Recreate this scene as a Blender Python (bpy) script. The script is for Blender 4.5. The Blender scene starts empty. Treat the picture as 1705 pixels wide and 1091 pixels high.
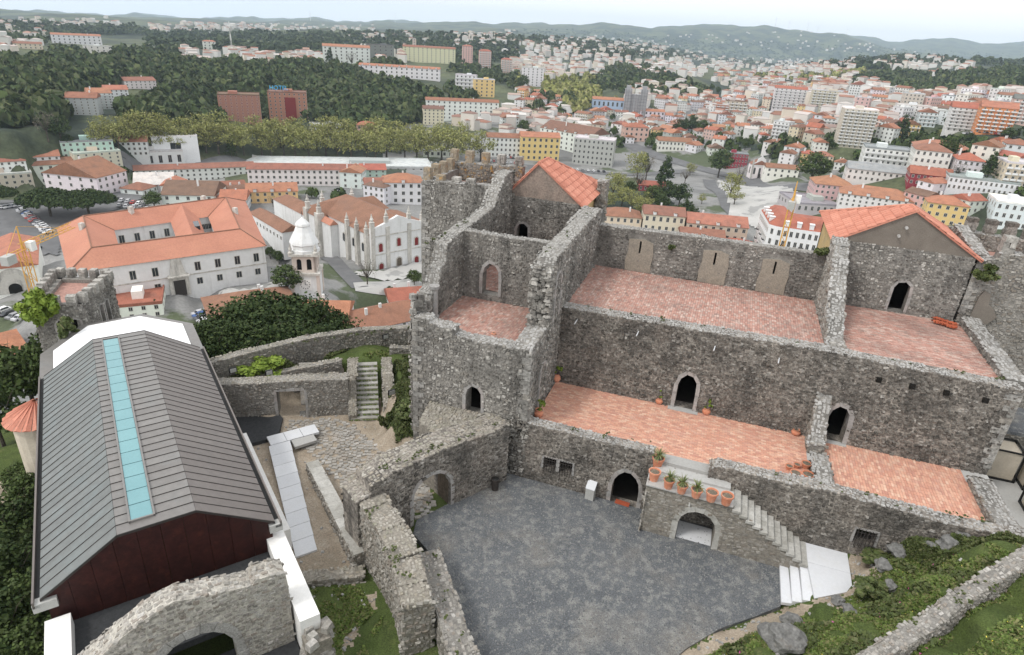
HAZE = 7e-5
import bpy, bmesh, math, random
import numpy as np
from mathutils import Vector, Matrix
from mathutils.geometry import tessellate_polygon
R_ = math.radians
SC = bpy.context.scene
COL = SC.collection

# ------------------------------------------------------------------ camera
HC = 25.0                                  # lens height above the gravel courtyard
FPX, ROLL, PITCH = 1060.0, R_(3.5478), R_(24.834)
def _cam():
    ux, uy = math.sin(ROLL), math.cos(ROLL)
    Z = np.array([ux*math.cos(PITCH), uy*math.cos(PITCH), math.sin(PITCH)])
    vx = 1258.0; vy = 54+0.062*(vx-852.5)
    Y = np.array([vx-852.5, -(vy-545.5), -FPX]); Y -= Z*Y.dot(Z); Y /= np.linalg.norm(Y)
    return np.array([np.cross(Y, Z), Y, Z])
CR = _cam()
cd = bpy.data.cameras.new('camera'); cam = bpy.data.objects.new('camera', cd); COL.objects.link(cam)
cd.sensor_width = 36; cd.lens = FPX/1705*36; cd.clip_start = .3; cd.clip_end = 40000
m4 = Matrix([list(CR[0])+[0], list(CR[1])+[0], list(CR[2])+[HC], [0, 0, 0, 1]])
cam.matrix_world = m4
SC.camera = cam

# ------------------------------------------------------------------ sky, sun, exposure
SUN_EL, SUN_AZ = R_(52), R_(-75)            # soft light from behind the left shoulder
w = bpy.data.worlds.new('World'); SC.world = w; w.use_nodes = True
nt = w.node_tree; nt.nodes.clear()
def N(t, typ, **kw):
    n = t.nodes.new(typ)
    for k, v in kw.items():
        if k.startswith('i_'): n.inputs[k[2:].replace('_', ' ')].default_value = v
        else: setattr(n, k, v)
    return n
sky = N(nt, 'ShaderNodeTexSky', sky_type='NISHITA', sun_disc=False, sun_elevation=SUN_EL, sun_rotation=R_(200), air_density=1.0, dust_density=2.0, ozone_density=1.0)
bg1 = N(nt, 'ShaderNodeBackground'); bg1.inputs[1].default_value = .10
nt.links.new(sky.outputs[0], bg1.inputs[0])
tc = N(nt, 'ShaderNodeTexCoord'); mp = N(nt, 'ShaderNodeMapping'); mp.inputs['Scale'].default_value = (1.2, 1.2, 5)
nz = N(nt, 'ShaderNodeTexNoise'); nz.inputs['Scale'].default_value = 1.6; nz.inputs['Detail'].default_value = 5
nt.links.new(tc.outputs['Generated'], mp.inputs[0]); nt.links.new(mp.outputs[0], nz.inputs[0])
cr = N(nt, 'ShaderNodeValToRGB'); cr.color_ramp.elements[0].position = .3; cr.color_ramp.elements[1].position = .65
cr.color_ramp.elements[0].color = (.95, .965, .985, 1); cr.color_ramp.elements[1].color = (1, 1, 1, 1)
nt.links.new(nz.outputs[0], cr.inputs[0])
bg2 = N(nt, 'ShaderNodeBackground'); bg2.inputs[1].default_value = 1.16
nt.links.new(cr.outputs[0], bg2.inputs[0])
mx = N(nt, 'ShaderNodeMixShader'); mx.inputs[0].default_value = .93
nt.links.new(bg1.outputs[0], mx.inputs[1]); nt.links.new(bg2.outputs[0], mx.inputs[2])
wo = N(nt, 'ShaderNodeOutputWorld'); nt.links.new(mx.outputs[0], wo.inputs[0])
sd = bpy.data.lights.new('sun', 'SUN'); sd.energy = 1.5; sd.angle = R_(12); sd.color = (1, .965, .91)
sun = bpy.data.objects.new('sun', sd); COL.objects.link(sun)
_sd = Vector((math.sin(R_(-140))*math.cos(SUN_EL), math.cos(R_(-140))*math.cos(SUN_EL), math.sin(SUN_EL)))
sun.rotation_euler = _sd.to_track_quat('Z', 'Y').to_euler()
sky.sun_rotation = R_(-140)
SC.view_settings.view_transform = 'Standard'; SC.view_settings.look = 'None'
SC.view_settings.exposure = 0.3; SC.view_settings.gamma = 1; SC.view_settings.use_curve_mapping = False
SC.render.engine = 'CYCLES'
SC.cycles.max_bounces = 5; SC.cycles.diffuse_bounces = 3; SC.cycles.glossy_bounces = 2
SC.cycles.transparent_max_bounces = 4; SC.cycles.volume_bounces = 1
SC.cycles.use_adaptive_sampling = True; SC.cycles.use_denoising = True

# ------------------------------------------------------------------ measuring helpers (photo pixel -> point at a true height/plane)
def ray(px, py): return CR @ np.array([px-852.5, -(py-545.5), -FPX])
def atz(px, py, z): r = ray(px, py); t = (z-HC)/r[2]; return (r[0]*t, r[1]*t, z)

# ------------------------------------------------------------------ material kit
MATS = {}
def surf(name, ramp, drive='noise', scale=1.0, stain=None, stain2=None, fine=.25, fscale=8, bump=.3, bscale=12, rough=.9, objcol=False, spec=.25, metal=0, streak=None, emis=None, coord='Object'):
    m = bpy.data.materials.new(name); m.use_nodes = True; t = m.node_tree; t.nodes.clear()
    L = t.links.new
    out = N(t, 'ShaderNodeOutputMaterial'); p = N(t, 'ShaderNodeBsdfPrincipled')
    L(p.outputs[0], out.inputs[0]); p.inputs['Roughness'].default_value = rough; p.inputs['Metallic'].default_value = metal
    p.inputs['Specular IOR Level'].default_value = spec
    tc = N(t, 'ShaderNodeTexCoord'); co = tc.outputs[coord]
    def noise(s, det=6, sc=None):
        n = N(t, 'ShaderNodeTexNoise'); n.inputs['Scale'].default_value = s; n.inputs['Detail'].default_value = det; n.inputs['Roughness'].default_value = .6
        if sc:
            mp = N(t, 'ShaderNodeMapping'); mp.inputs['Scale'].default_value = sc; L(co, mp.inputs[0]); L(mp.outputs[0], n.inputs[0])
        else: L(co, n.inputs[0])
        return n.outputs[0]
    def mix(fac, a, b, bt='MIX'):
        x = N(t, 'ShaderNodeMix', data_type='RGBA', blend_type=bt)
        for i, v in ((0, fac), (6, a), (7, b)):
            if hasattr(v, 'is_linked'): L(v, x.inputs[i])
            elif i == 0: x.inputs[0].default_value = v
            else: x.inputs[i].default_value = (*v, 1)
        return x.outputs[2]
    def rng(v, lo, hi, a=0, b=1):
        x = N(t, 'ShaderNodeMapRange'); x.inputs[1].default_value = lo; x.inputs[2].default_value = hi
        x.inputs[3].default_value = a; x.inputs[4].default_value = b; L(v, x.inputs[0]); return x.outputs[0]
    if drive == 'island':
        g = N(t, 'ShaderNodeNewGeometry'); d = g.outputs['Random Per Island']
    elif drive == 'object':
        g = N(t, 'ShaderNodeObjectInfo'); d = g.outputs['Random']
    else: d = rng(noise(scale), .3, .7)
    r = N(t, 'ShaderNodeValToRGB'); e = r.color_ramp.elements
    k = len(ramp)
    for i, c in enumerate(ramp):
        if i < 2: q = e[i]
        else: q = e.new(i/(k-1))
        q.color = (*c, 1)
    if k == 1: e[1].color = (*ramp[0], 1)
    for i, q in enumerate(sorted(e, key=lambda q: q.position)): pass
    if k > 2:
        while len(e) > 1: e.remove(e[-1])
        e[0].position = 0; e[0].color = (*ramp[0], 1)
        for i in range(1, k):
            q = e.new(i/(k-1)); q.color = (*ramp[i], 1)
    L(d, r.inputs[0]); c = r.outputs[0]
    if objcol:
        oi = N(t, 'ShaderNodeObjectInfo'); c = mix(1.0, c, oi.outputs['Color'], 'MULTIPLY')
    if stain: c = mix(rng(noise(stain[1], 5), stain[2], stain[3], 0, stain[4] if len(stain) > 4 else 1), c, stain[0])
    if stain2: c = mix(rng(noise(stain2[1], 8), stain2[2], stain2[3], 0, stain2[4] if len(stain2) > 4 else 1), c, stain2[0])
    if streak: c = mix(rng(noise(streak[1], 4, (1, 1, .12)), streak[2], streak[3], 0, streak[4]), c, streak[0])
    if fine:
        f = rng(noise(fscale, 8), .3, .7, 1-fine, 1+fine*.7)
        hv = N(t, 'ShaderNodeHueSaturation'); L(c, hv.inputs['Color']); L(f, hv.inputs['Value']); c = hv.outputs[0]
    L(c, p.inputs['Base Color'])
    if bump:
        b = N(t, 'ShaderNodeBump'); b.inputs['Strength'].default_value = bump; b.inputs['Distance'].default_value = .06
        L(noise(bscale, 6), b.inputs['Height']); L(b.outputs[0], p.inputs['Normal'])
    MATS[name] = m
    return m

# ------------------------------------------------------------------ mesh kit
class MB:
    def __init__(s): s.v = []; s.f = []
    def add(s, vs, fs):
        o = len(s.v); s.v.extend([tuple(map(float, q)) for q in vs]); s.f.extend([tuple(i+o for i in f) for f in fs])
    def hexa(s, b, t):                     # b,t: 4 bottom and 4 top points, counter-clockwise from above
        s.add(list(b)+list(t), [(3, 2, 1, 0), (4, 5, 6, 7), (0, 1, 5, 4), (1, 2, 6, 5), (2, 3, 7, 6), (3, 0, 4, 7)])
    def box(s, c, size, yaw=0, taper=1.0):  # c = centre of the base
        a, b, h = size[0]/2, size[1]/2, size[2]; co, si = math.cos(yaw), math.sin(yaw)
        def q(x, y, z): return (c[0]+x*co-y*si, c[1]+x*si+y*co, c[2]+z)
        k = taper
        s.hexa([q(-a, -b, 0), q(a, -b, 0), q(a, b, 0), q(-a, b, 0)], [q(-a*k, -b*k, h), q(a*k, -b*k, h), q(a*k, b*k, h), q(-a*k, b*k, h)])
    def tube(s, p0, p1, r0, r1=None, n=8, cap=True):
        r1 = r0 if r1 is None else r1
        p0, p1 = Vector(p0), Vector(p1); d = (p1-p0).normalized(); a = d.orthogonal().normalized(); b = d.cross(a)
        vs = [p0+(a*math.cos(k*2*math.pi/n)+b*math.sin(k*2*math.pi/n))*r0 for k in range(n)]+[p1+(a*math.cos(k*2*math.pi/n)+b*math.sin(k*2*math.pi/n))*r1 for k in range(n)]
        fs = [(k, (k+1) % n, n+(k+1) % n, n+k) for k in range(n)]
        if cap: fs += [tuple(range(n-1, -1, -1)), tuple(range(n, 2*n))]
        s.add(vs, fs)
    def lathe(s, c, prof, n=14):            # prof [(r,z)...]
        vs = []; fs = []
        for r, z in prof: vs += [(c[0]+r*math.cos(k*2*math.pi/n), c[1]+r*math.sin(k*2*math.pi/n), c[2]+z) for k in range(n)]
        for i in range(len(prof)-1): fs += [(i*n+k, i*n+(k+1) % n, (i+1)*n+(k+1) % n, (i+1)*n+k) for k in range(n)]
        s.add(vs, fs)
    def prism(s, poly, z0, z1):             # poly xy, z1 may be a list of heights
        n = len(poly); zz = z1 if isinstance(z1, (list, tuple)) else [z1]*n; z00 = z0 if isinstance(z0, (list, tuple)) else [z0]*n
        a = sum(poly[i][0]*poly[(i+1) % n][1]-poly[(i+1) % n][0]*poly[i][1] for i in range(n))
        if a < 0: poly = poly[::-1]; zz = zz[::-1]; z00 = z00[::-1]
        o = len(s.v)
        s.add([(p[0], p[1], z00[i]) for i, p in enumerate(poly)]+[(p[0], p[1], zz[i]) for i, p in enumerate(poly)],
              [(k, (k+1) % n, n+(k+1) % n, n+k) for k in range(n)])
        for tri in tessellate_polygon([[Vector((p[0], p[1], 0)) for p in poly]]):
            i, j, k = tri
            ar = (poly[j][0]-poly[i][0])*(poly[k][1]-poly[i][1])-(poly[k][0]-poly[i][0])*(poly[j][1]-poly[i][1])
            if ar < 0: j, k = k, j
            s.f.append((o+n+i, o+n+j, o+n+k)); s.f.append((o+i, o+k, o+j))
    def build(s, name, mat, parent=None, smooth=False, at=None, **props):
        me = bpy.data.meshes.new(name)
        if parent is not None: off = parent.get('_base', (0, 0, 0))
        elif at is not None: off = at
        elif s.v:
            a = np.array(s.v); off = ((a[:, 0].min()+a[:, 0].max())/2, (a[:, 1].min()+a[:, 1].max())/2, a[:, 2].min())
        else: off = (0, 0, 0)
        ox, oy, oz = off
        me.from_pydata([(x-ox, y-oy, z-oz) for x, y, z in s.v], [], s.f)
        if mat is not None: me.materials.append(MATS[mat] if isinstance(mat, str) else mat)
        if smooth: me.polygons.foreach_set('use_smooth', [True]*len(me.polygons))
        o = bpy.data.objects.new(name, me); COL.objects.link(o)
        if parent is not None:
            o.parent = parent; o['_base'] = tuple(parent['_base'])
        else:
            o.location = off; o['_base'] = tuple(off)
        tag(o, **props)
        return o
def tag(o, label=None, cat=None, group=None, kind=None):
    if label: o['label'] = label
    if cat: o['category'] = cat
    if group: o['group'] = group
    if kind: o['kind'] = kind
def thing(name, loc, label, cat, group=None, kind=None, rz=0):
    o = bpy.data.objects.new(name, None); COL.objects.link(o); o.location = loc; o.rotation_euler = (0, 0, rz)
    o['_base'] = tuple(loc); o.empty_display_size = .5
    tag(o, label, cat, group, kind); return o
def local(o): o['_base'] = (0, 0, 0); return o       # children given in the thing's own frame
def copy_tree(o, parent=None):
    c = o.copy(); COL.objects.link(c)
    if parent is not None: c.parent = parent
    for ch in o.children: copy_tree(ch, c)
    return c

def inpoly(P, x, y):
    c = False; n = len(P); j = n-1
    for i in range(n):
        xi, yi = P[i]; xj, yj = P[j]
        if (yi > y) != (yj > y) and x < (xj-xi)*(y-yi)/(yj-yi+1e-12)+xi: c = not c
        j = i
    return c
def arch(cx, z0, w, h, pointed=True, n=7):   # opening outline
    r = w/2; sp = h-(w*.75 if pointed else r)
    P = [(cx-r, z0), (cx-r, z0+sp)]
    H_ = h-sp
    for k in range(1, 2*n):
        a = k/(2*n)
        if pointed:
            if a <= .5: q = a*2; x = cx-r+r*(1-math.cos(q*math.pi/2.6))/(1-math.cos(math.pi/2.6)); z = z0+sp+H_*math.sin(q*math.pi/2.6)/math.sin(math.pi/2.6)
            else: q = (1-a)*2; x = cx+r-r*(1-math.cos(q*math.pi/2.6))/(1-math.cos(math.pi/2.6)); z = z0+sp+H_*math.sin(q*math.pi/2.6)/math.sin(math.pi/2.6)
        else: x = cx-r*math.cos(a*math.pi); z = z0+sp+H_*math.sin(a*math.pi)
        P.append((x, z))
    return P+[(cx+r, z0+sp), (cx+r, z0)]
def rectp(x0, x1, z0, z1): return [(x0, z0), (x0, z1), (x1, z1), (x1, z0)]

def slab(mb, O, u, v, n, t, outline, holes=()):
    """extrude a 2-D outline with holes: front face in the plane O,u,v, back face t behind (against n)"""
    O, u, v, n = map(Vector, (O, u, v, n)); loops = [outline]+list(holes)
    flat = [p for l in loops for p in l]
    base = len(mb.v)
    mb.v += [tuple(O+u*a+v*b) for a, b in flat]; mb.v += [tuple(O+u*a+v*b-n*t) for a, b in flat]
    K = len(flat)
    for i, j, k in tessellate_polygon([[Vector((a, b, 0)) for a, b in l] for l in loops]):
        A, B_, C = Vector(mb.v[base+i]), Vector(mb.v[base+j]), Vector(mb.v[base+k])
        if (B_-A).cross(C-A).dot(n) < 0: j, k = k, j
        mb.f.append((base+i, base+j, base+k)); mb.f.append((base+K+i, base+K+k, base+K+j))
    o = 0
    for l in loops:
        m = len(l)
        for q in range(m):
            a, b = base+o+q, base+o+(q+1) % m
            mb.f.append((a, b, b+K, a+K))
        o += m

def lay_stones(mb, O, u, v, n, rect, test, sw=.42, sh=.24, dep=.07, rnd=None, jit=.28, skip=.03, sink=.05):
    """rubble courses: irregular, tapered stones standing proud of a wall face; rect=(a0,a1,b0,b1) in u,v"""
    rnd = rnd or random.Random(1)
    O, u, v, n = Vector(O), Vector(u), Vector(v), Vector(n)
    a0, a1, b0, b1 = rect; b = b0
    sw *= .6; sh *= .72
    while b < b1:
        h = sh*rnd.uniform(.75, 1.3); a = a0-rnd.random()*sw
        while a < a1:
            w_ = sw*rnd.uniform(.45, 1.55); h2 = h*rnd.uniform(.7, 1.3)
            ca, cb = a+w_/2, b+h/2+rnd.uniform(-.3, .3)*h
            if rnd.random() > skip and test(ca, cb):
                d = dep*(rnd.uniform(.1, .8) if rnd.random() < .85 else rnd.uniform(.9, 1.6))
                hw, hh = w_/2*1.02, h2/2*1.02; th = rnd.uniform(-.22, .22); co, si = math.cos(th), math.sin(th)
                q = []
                for sx, sy in ((-1, -1), (1, -1), (1, 1), (-1, 1)):
                    x, y = sx*hw*rnd.uniform(.62, 1.08), sy*hh*rnd.uniform(.6, 1.1); q.append((x*co-y*si, x*si+y*co))
                k = rnd.uniform(.6, .85)
                vs = [O+u*(ca+x)+v*(cb+y)-n*sink for x, y in q]+[O+u*(ca+x*k)+v*(cb+y*k)+n*(d*rnd.uniform(.6, 1.3)) for x, y in q]
                mb.add(vs, [(4, 5, 6, 7), (0, 1, 5, 4), (1, 2, 6, 5), (2, 3, 7, 6), (3, 0, 4, 7)])
            a += w_
        b += h
def wall(parent, A, B, t, outline, holes=(), faces='f', name='wall', stone='stone_grey', core='mortar_grey', cap='cap_stone', sw=.42, sh=.24, dep=.07, seed=1, capmin=.25, margin=.12, label=None, skip=.03, caps=True, endA=False, endB=False):
    """masonry wall whose front face runs A->B (xy); outline in (s,z)"""
    A, B = Vector((A[0], A[1], 0)), Vector((B[0], B[1], 0)); u = (B-A).normalized(); L = (B-A).length
    n = Vector((u.y, -u.x, 0)); Z = Vector((0, 0, 1)); rnd = random.Random(seed)
    mb = MB(); slab(mb, A, u, Z, n, t, outline, holes)
    o = mb.build(name, core, parent)
    if label: o['label'] = label
    zs = [p[1] for p in outline]; ss = [p[0] for p in outline]; rect = (min(ss), max(ss), min(zs), max(zs))
    def test(a, b):
        if not inpoly(outline, a, b): return False
        for h in holes:
            hx = sum(p[0] for p in h)/len(h); hz = sum(p[1] for p in h)/len(h)
            if inpoly([(hx+(p[0]-hx)*1.0+math.copysign(margin, p[0]-hx), hz+(p[1]-hz)+math.copysign(margin*.6, p[1]-hz)) for p in h], a, b): return False
        return True
    ms = MB()
    if 'f' in faces: lay_stones(ms, A, u, Z, n, rect, test, sw, sh, dep, rnd, skip=skip)
    if 'b' in faces: lay_stones(ms, A-n*t, u, Z, -n, rect, test, sw, sh, dep, rnd, skip=skip)
    if endB: lay_stones(ms, A+u*max(ss), -n, Z, u, (0, t, rect[2], [p[1] for p in outline if p[0] == max(ss)] and max(p[1] for p in outline if p[0] == max(ss))), lambda a, b: True, sw, sh, dep, rnd)
    if endA: lay_stones(ms, A+u*min(ss)-n*t, n, Z, -u, (0, t, rect[2], max(p[1] for p in outline if p[0] == min(ss))), lambda a, b: True, sw, sh, dep, rnd)
    if ms.v: ms.build('masonry', stone, o, kind='stuff')
    if caps:
        mc = MB(); m = len(outline)
        ar = sum(outline[i][0]*outline[(i+1) % m][1]-outline[(i+1) % m][0]*outline[i][1] for i in range(m))
        for i in range(m):
            p, q = outline[i], outline[(i+1) % m]
            d = Vector((q[0]-p[0], q[1]-p[1])); l = d.length
            if l < 1e-4: continue
            nn = (d.y/l, -d.x/l) if ar > 0 else (-d.y/l, d.x/l)
            if nn[1] < capmin: continue
            uu = (u*d.x+Z*d.y)/l; vv = -n; N3 = u*nn[0]+Z*nn[1]
            if uu.cross(vv).dot(N3) < 0: uu = -uu; P0 = A+u*q[0]+Z*q[1]
            else: P0 = A+u*p[0]+Z*p[1]
            lay_stones(mc, P0, uu, vv, N3, (0, l, 0, t), lambda a, b: -.05 < a < l+.05, sw*.9, sw*.6, .035, rnd, skip=.12, sink=.03)
        if mc.v: mc.build('coping', cap, o, kind='stuff')
    return o
def surround(parent, A, B, t, P, wd=.22, proud=.05, mat='dressed_stone', deep=.3, name='jamb_stone', seg=.55, rnd=None):
    """dressed stones round an opening outline P (s,z), each its own part"""
    rnd = rnd or random.Random(5)
    A, B = Vector((A[0], A[1], 0)), Vector((B[0], B[1], 0)); u = (B-A).normalized(); n = Vector((u.y, -u.x, 0)); Z = Vector((0, 0, 1))
    cx = (min(p[0] for p in P)+max(p[0] for p in P))/2
    pts = []
    for i in range(len(P)-1):
        p, q = P[i], P[i+1]; l = math.hypot(q[0]-p[0], q[1]-p[1]); k = max(1, round(l/seg))
        for j in range(k): pts.append((p[0]+(q[0]-p[0])*j/k, p[1]+(q[1]-p[1])*j/k))
    pts.append(P[-1])
    if len(pts) > 12:                     # thin the crowded arc points
        keep = [pts[0]]; 
        for q in pts[1:-1]:
            if math.hypot(q[0]-keep[-1][0], q[1]-keep[-1][1]) > seg*.62: keep.append(q)
        pts = keep+[pts[-1]]
    def outn(i):
        a = pts[max(0, i-1)]; b = pts[min(len(pts)-1, i+1)]; dx, dz = b[0]-a[0], b[1]-a[1]; l = math.hypot(dx, dz)
        return (-dz/l, dx/l)
    for i in range(len(pts)-1):
        n0, n1 = outn(i), outn(i+1); p, q = pts[i], pts[i+1]; e = wd*rnd.uniform(.9, 1.15); pr = proud*rnd.uniform(.7, 1.3)
        if i == 0: n0 = (-1, 0)
        if i == len(pts)-2: n1 = (1, 0)
        mb = MB(); c = [p, q, (q[0]+n1[0]*e, q[1]+n1[1]*e), (p[0]+n0[0]*e, p[1]+n0[1]*e)]
        mx_, mz_ = sum(a for a, _ in c)/4, sum(b for _, b in c)/4
        c = [(mx_+(a-mx_)*.96, mz_+(b-mz_)*.97) for a, b in c]
        slab(mb, A+n*pr, u, Z, n, deep, c)
        mb.build(name, mat, parent)
# ------------------------------------------------------------------ materials
surf('stone_grey', [(.15, .141, .127), (.21, .198, .18), (.275, .26, .237), (.345, .328, .3), (.235, .215, .188), (.56, .54, .5)], 'island', stain=((.085, .08, .073), .4, .49, .66, .6), stain2=((.36, .34, .3), 1.7, .56, .72, .4), streak=((.075, .07, .064), .9, .5, .64, .65), fine=.45, fscale=7, bump=.9, bscale=14)
surf('stone_dark', [(.085, .078, .069), (.125, .114, .101), (.175, .16, .142), (.24, .22, .195), (.145, .129, .113), (.38, .36, .33)], 'island', stain=((.05, .047, .044), .5, .47, .66, .5), stain2=((.27, .225, .19), .35, .5, .66, .5), fine=.55, fscale=7, bump=.8, bscale=14)
surf('stone_warm', [(.18, .168, .148), (.25, .235, .21), (.31, .29, .26), (.39, .37, .335), (.22, .19, .158), (.28, .26, .23)], 'island', stain=((.13, .12, .1), .7, .5, .72, .5), stain2=((.1, .12, .05), 2.2, .6, .75, .3), fine=.3, fscale=9, bump=.7, bscale=14)
surf('stone_pale', [(.24, .226, .2), (.31, .295, .268), (.38, .365, .335), (.27, .235, .2), (.48, .46, .43), (.19, .178, .162)], 'island', stain=((.2, .18, .15), .9, .48, .7, .5), fine=.3, fscale=9, bump=.7, bscale=14)
surf('mortar_grey', [(.22, .208, .188), (.31, .294, .27)], scale=3, stain=((.05, .048, .045), .5, .45, .65, .6), fine=.4, bump=.8)
surf('mortar_dark', [(.25, .224, .197), (.35, .318, .28)], scale=3, stain=((.07, .065, .06), .5, .47, .64, .75), streak=((.07, .065, .06), 1.0, .5, .66, .65), fine=.6, fscale=6, bump=.8)
surf('mortar_warm', [(.2, .182, .155), (.3, .275, .235)], scale=3, fine=.35, bump=.7)
surf('mortar_white', [(.44, .41, .36), (.6, .57, .51)], scale=3, fine=.2, bump=.5)
surf('cap_stone', [(.34, .333, .318), (.37, .362, .345), (.41, .4, .385), (.46, .452, .435), (.36, .35, .335)], 'island', stain=((.14, .135, .125), 1.3, .5, .68, .6), fine=.3, fscale=12, bump=.7, bscale=18)
surf('cap_cement', [(.3, .29, .27), (.42, .41, .39)], scale=2, stain=((.17, .165, .155), 1.6, .48, .68, .7), fine=.35, fscale=14, bump=.6)
surf('cap_warm', [(.29, .268, .23), (.34, .315, .275), (.4, .375, .335), (.31, .272, .22), (.46, .44, .4)], 'island', stain=((.22, .21, .16), 1.2, .45, .65, .6), stain2=((.1, .13, .04), 1.6, .6, .72, .5), fine=.35, bump=.8)
surf('dressed_stone', [(.3, .29, .28), (.4, .385, .37), (.36, .32, .3)], 'object', stain=((.2, .19, .18), 2, .45, .7, .6), fine=.25, bump=.4)
surf('patch_tan', [(.27, .238, .195), (.33, .295, .245)], scale=1.2, stain=((.2, .18, .155), 1.2, .5, .7, .6), fine=.3, fscale=12, bump=.4, bscale=25)
surf('render_tan', [(.155, .135, .115), (.2, .176, .15)], scale=1.2, stain=((.16, .14, .118), .8, .5, .7, .5), fine=.2, fscale=15, bump=.35, bscale=25)
surf('render_ochre', [(.5, .36, .17), (.58, .43, .23)], scale=1.5, stain=((.32, .28, .2), 1.2, .5, .75, .5), fine=.15, bump=.2)
surf('render_cream', [(.5, .44, .35), (.58, .52, .43)], scale=1.5, stain=((.38, .33, .26), 1, .5, .75, .5), fine=.12, bump=.2)
surf('render_brick', [(.24, .19, .16), (.3, .24, .2)], scale=2, stain=((.18, .16, .14), 1.5, .45, .7, .6), fine=.3, bump=.5)
surf('terracotta', [(.54, .275, .2), (.61, .325, .235), (.66, .4, .29), (.56, .285, .205), (.7, .48, .36), (.49, .25, .19), (.59, .35, .27)], 'island', stain=((.5, .24, .17), .6, .5, .75, .35), stain2=((.3, .2, .16), 4, .63, .78, .5), fine=.14, fscale=5, bump=.2)
surf('terracotta_old', [(.38, .21, .17), (.46, .25, .2), (.52, .33, .275), (.4, .23, .19), (.56, .42, .36), (.3, .2, .17)], 'island', stain=((.22, .15, .13), .4, .48, .68, .55), stain2=((.3, .25, .22), 2.5, .6, .75, .5), fine=.25, fscale=6, bump=.4)
surf('grout', [(.3, .2, .16), (.4, .28, .22)], scale=4, fine=.2)
surf('grout_old', [(.13, .1, .085), (.2, .16, .135)], scale=3, fine=.3)
surf('roof_tile_new', [(.47, .19, .13), (.53, .22, .155), (.58, .26, .185), (.42, .165, .115)], 'object', stain=((.4, .19, .14), 1.2, .5, .7, .6), stain2=((.28, .2, .16), 5, .62, .75, .5), fine=.18, bump=.25)
surf('gravel', [(.125, .134, .145), (.18, .188, .196)], scale=.5, stain=((.27, .25, .222), .3, .52, .68, .7), stain2=((.33, .33, .31), 2.2, .5, .62, .65), fine=.55, fscale=22, bump=1.0, bscale=45)
surf('pebble', [(.12, .125, .13), (.16, .165, .17), (.21, .215, .215), (.27, .27, .265), (.18, .18, .18)], 'island', fine=.2, bump=.2)
surf('asphalt_roof', [(.045, .047, .05), (.075, .078, .082)], scale=6, fine=.5, fscale=60, bump=.8, bscale=60)
surf('white_slab', [(.58, .59, .61), (.65, .66, .68)], 'object', stain=((.58, .58, .57), 1.5, .5, .75, .5), fine=.05, bump=.05, rough=.6)
surf('grey_slab', [(.36, .355, .34), (.45, .445, .43)], 'object', stain=((.4, .4, .39), 1.5, .5, .75, .5), fine=.1, bump=.1, rough=.7)
surf('step_stone', [(.33, .32, .29), (.42, .41, .38), (.48, .47, .44)], 'object', stain=((.26, .25, .22), 2, .45, .7, .7), fine=.25, bump=.4)
surf('whitewash', [(.78, .77, .74), (.84, .83, .81)], scale=1.2, stain=((.6, .58, .53), 1.4, .55, .8, .5), fine=.06, bump=.15)
surf('membrane_white', [(.86, .86, .86), (.9, .9, .9)], scale=.5, fine=.02, bump=.02, rough=.5)
surf('soil', [(.3, .245, .185), (.42, .355, .28)], scale=.8, stain=((.2, .17, .12), .5, .5, .7, .5), stain2=((.5, .45, .38), 2, .55, .7, .5), fine=.35, fscale=10, bump=.8, bscale=14)
surf('path_stone', [(.3, .285, .26), (.4, .38, .35), (.25, .235, .21), (.46, .44, .41)], 'island', stain=((.33, .27, .21), .7, .5, .7, .5), fine=.3, bump=.5)
surf('grass', [(.065, .095, .025), (.115, .15, .045)], scale=.45, stain=((.04, .055, .02), .9, .5, .68, .6), stain2=((.17, .17, .07), 1.4, .58, .74, .6), fine=.5, fscale=14, bump=1.0, bscale=20)
surf('grass_blade', [(.06, .1, .02), (.1, .15, .032), (.15, .2, .05), (.08, .12, .03), (.2, .2, .08), (.12, .12, .05)], 'island', fine=.1, bump=0, rough=.7)
surf('zinc', [(.19, .178, .168), (.225, .213, .202)], 'object', stain=((.2, .205, .2), .8, .5, .7, .5), fine=.12, fscale=3, bump=.05, rough=.42, metal=.25, spec=.5)
surf('zinc_sky_tint', [(.14, .148, .142), (.168, .175, .168)], 'object', stain=((.17, .2, .2), .8, .5, .7, .6), stain2=((.12, .125, .12), 1.7, .55, .72, .5), fine=.12, fscale=3, bump=.05, rough=.38, metal=.25, spec=.5)  # sky reflection on the left slope, put into the zinc colour
surf('zinc_brown', [(.165, .143, .131), (.19, .167, .154)], 'object', stain=((.17, .15, .14), .8, .5, .7, .5), fine=.12, fscale=3, bump=.05, rough=.42, metal=.25, spec=.5)
surf('zinc_seam', [(.05, .045, .043), (.07, .065, .06)], scale=2, fine=.1, bump=0, rough=.5, metal=.4)
surf('corten', [(.028, .009, .008), (.05, .015, .012)], scale=1.2, stain=((.1, .03, .018), 2.2, .55, .75, .5), fine=.35, fscale=4, bump=.15, rough=.6)
surf('skylight_glass', [(.15, .3, .325), (.17, .34, .36)], 'object', stain=((.22, .4, .42), .6, .5, .75, .4), fine=.05, bump=0, rough=.15, spec=.5)
surf('black_metal', [(.012, .012, .012), (.02, .02, .02)], scale=2, bump=0, fine=.1, rough=.5)
surf('void_shade', [(.008, .007, .006), (.014, .012, .01)], scale=2, bump=0, fine=.1)  # near-black colour standing in for the shade inside openings
surf('dark_glass', [(.02, .024, .028), (.035, .04, .045)], scale=1, bump=0, fine=.1, rough=.15, spec=.5)
surf('room_shade', [(.02, .018, .016), (.035, .032, .028)], scale=2, fine=.2, bump=.3)  # walls coloured almost black in place of indoor shade
surf('iron', [(.03, .027, .025), (.06, .05, .045)], scale=5, bump=.1, rough=.6)
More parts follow.
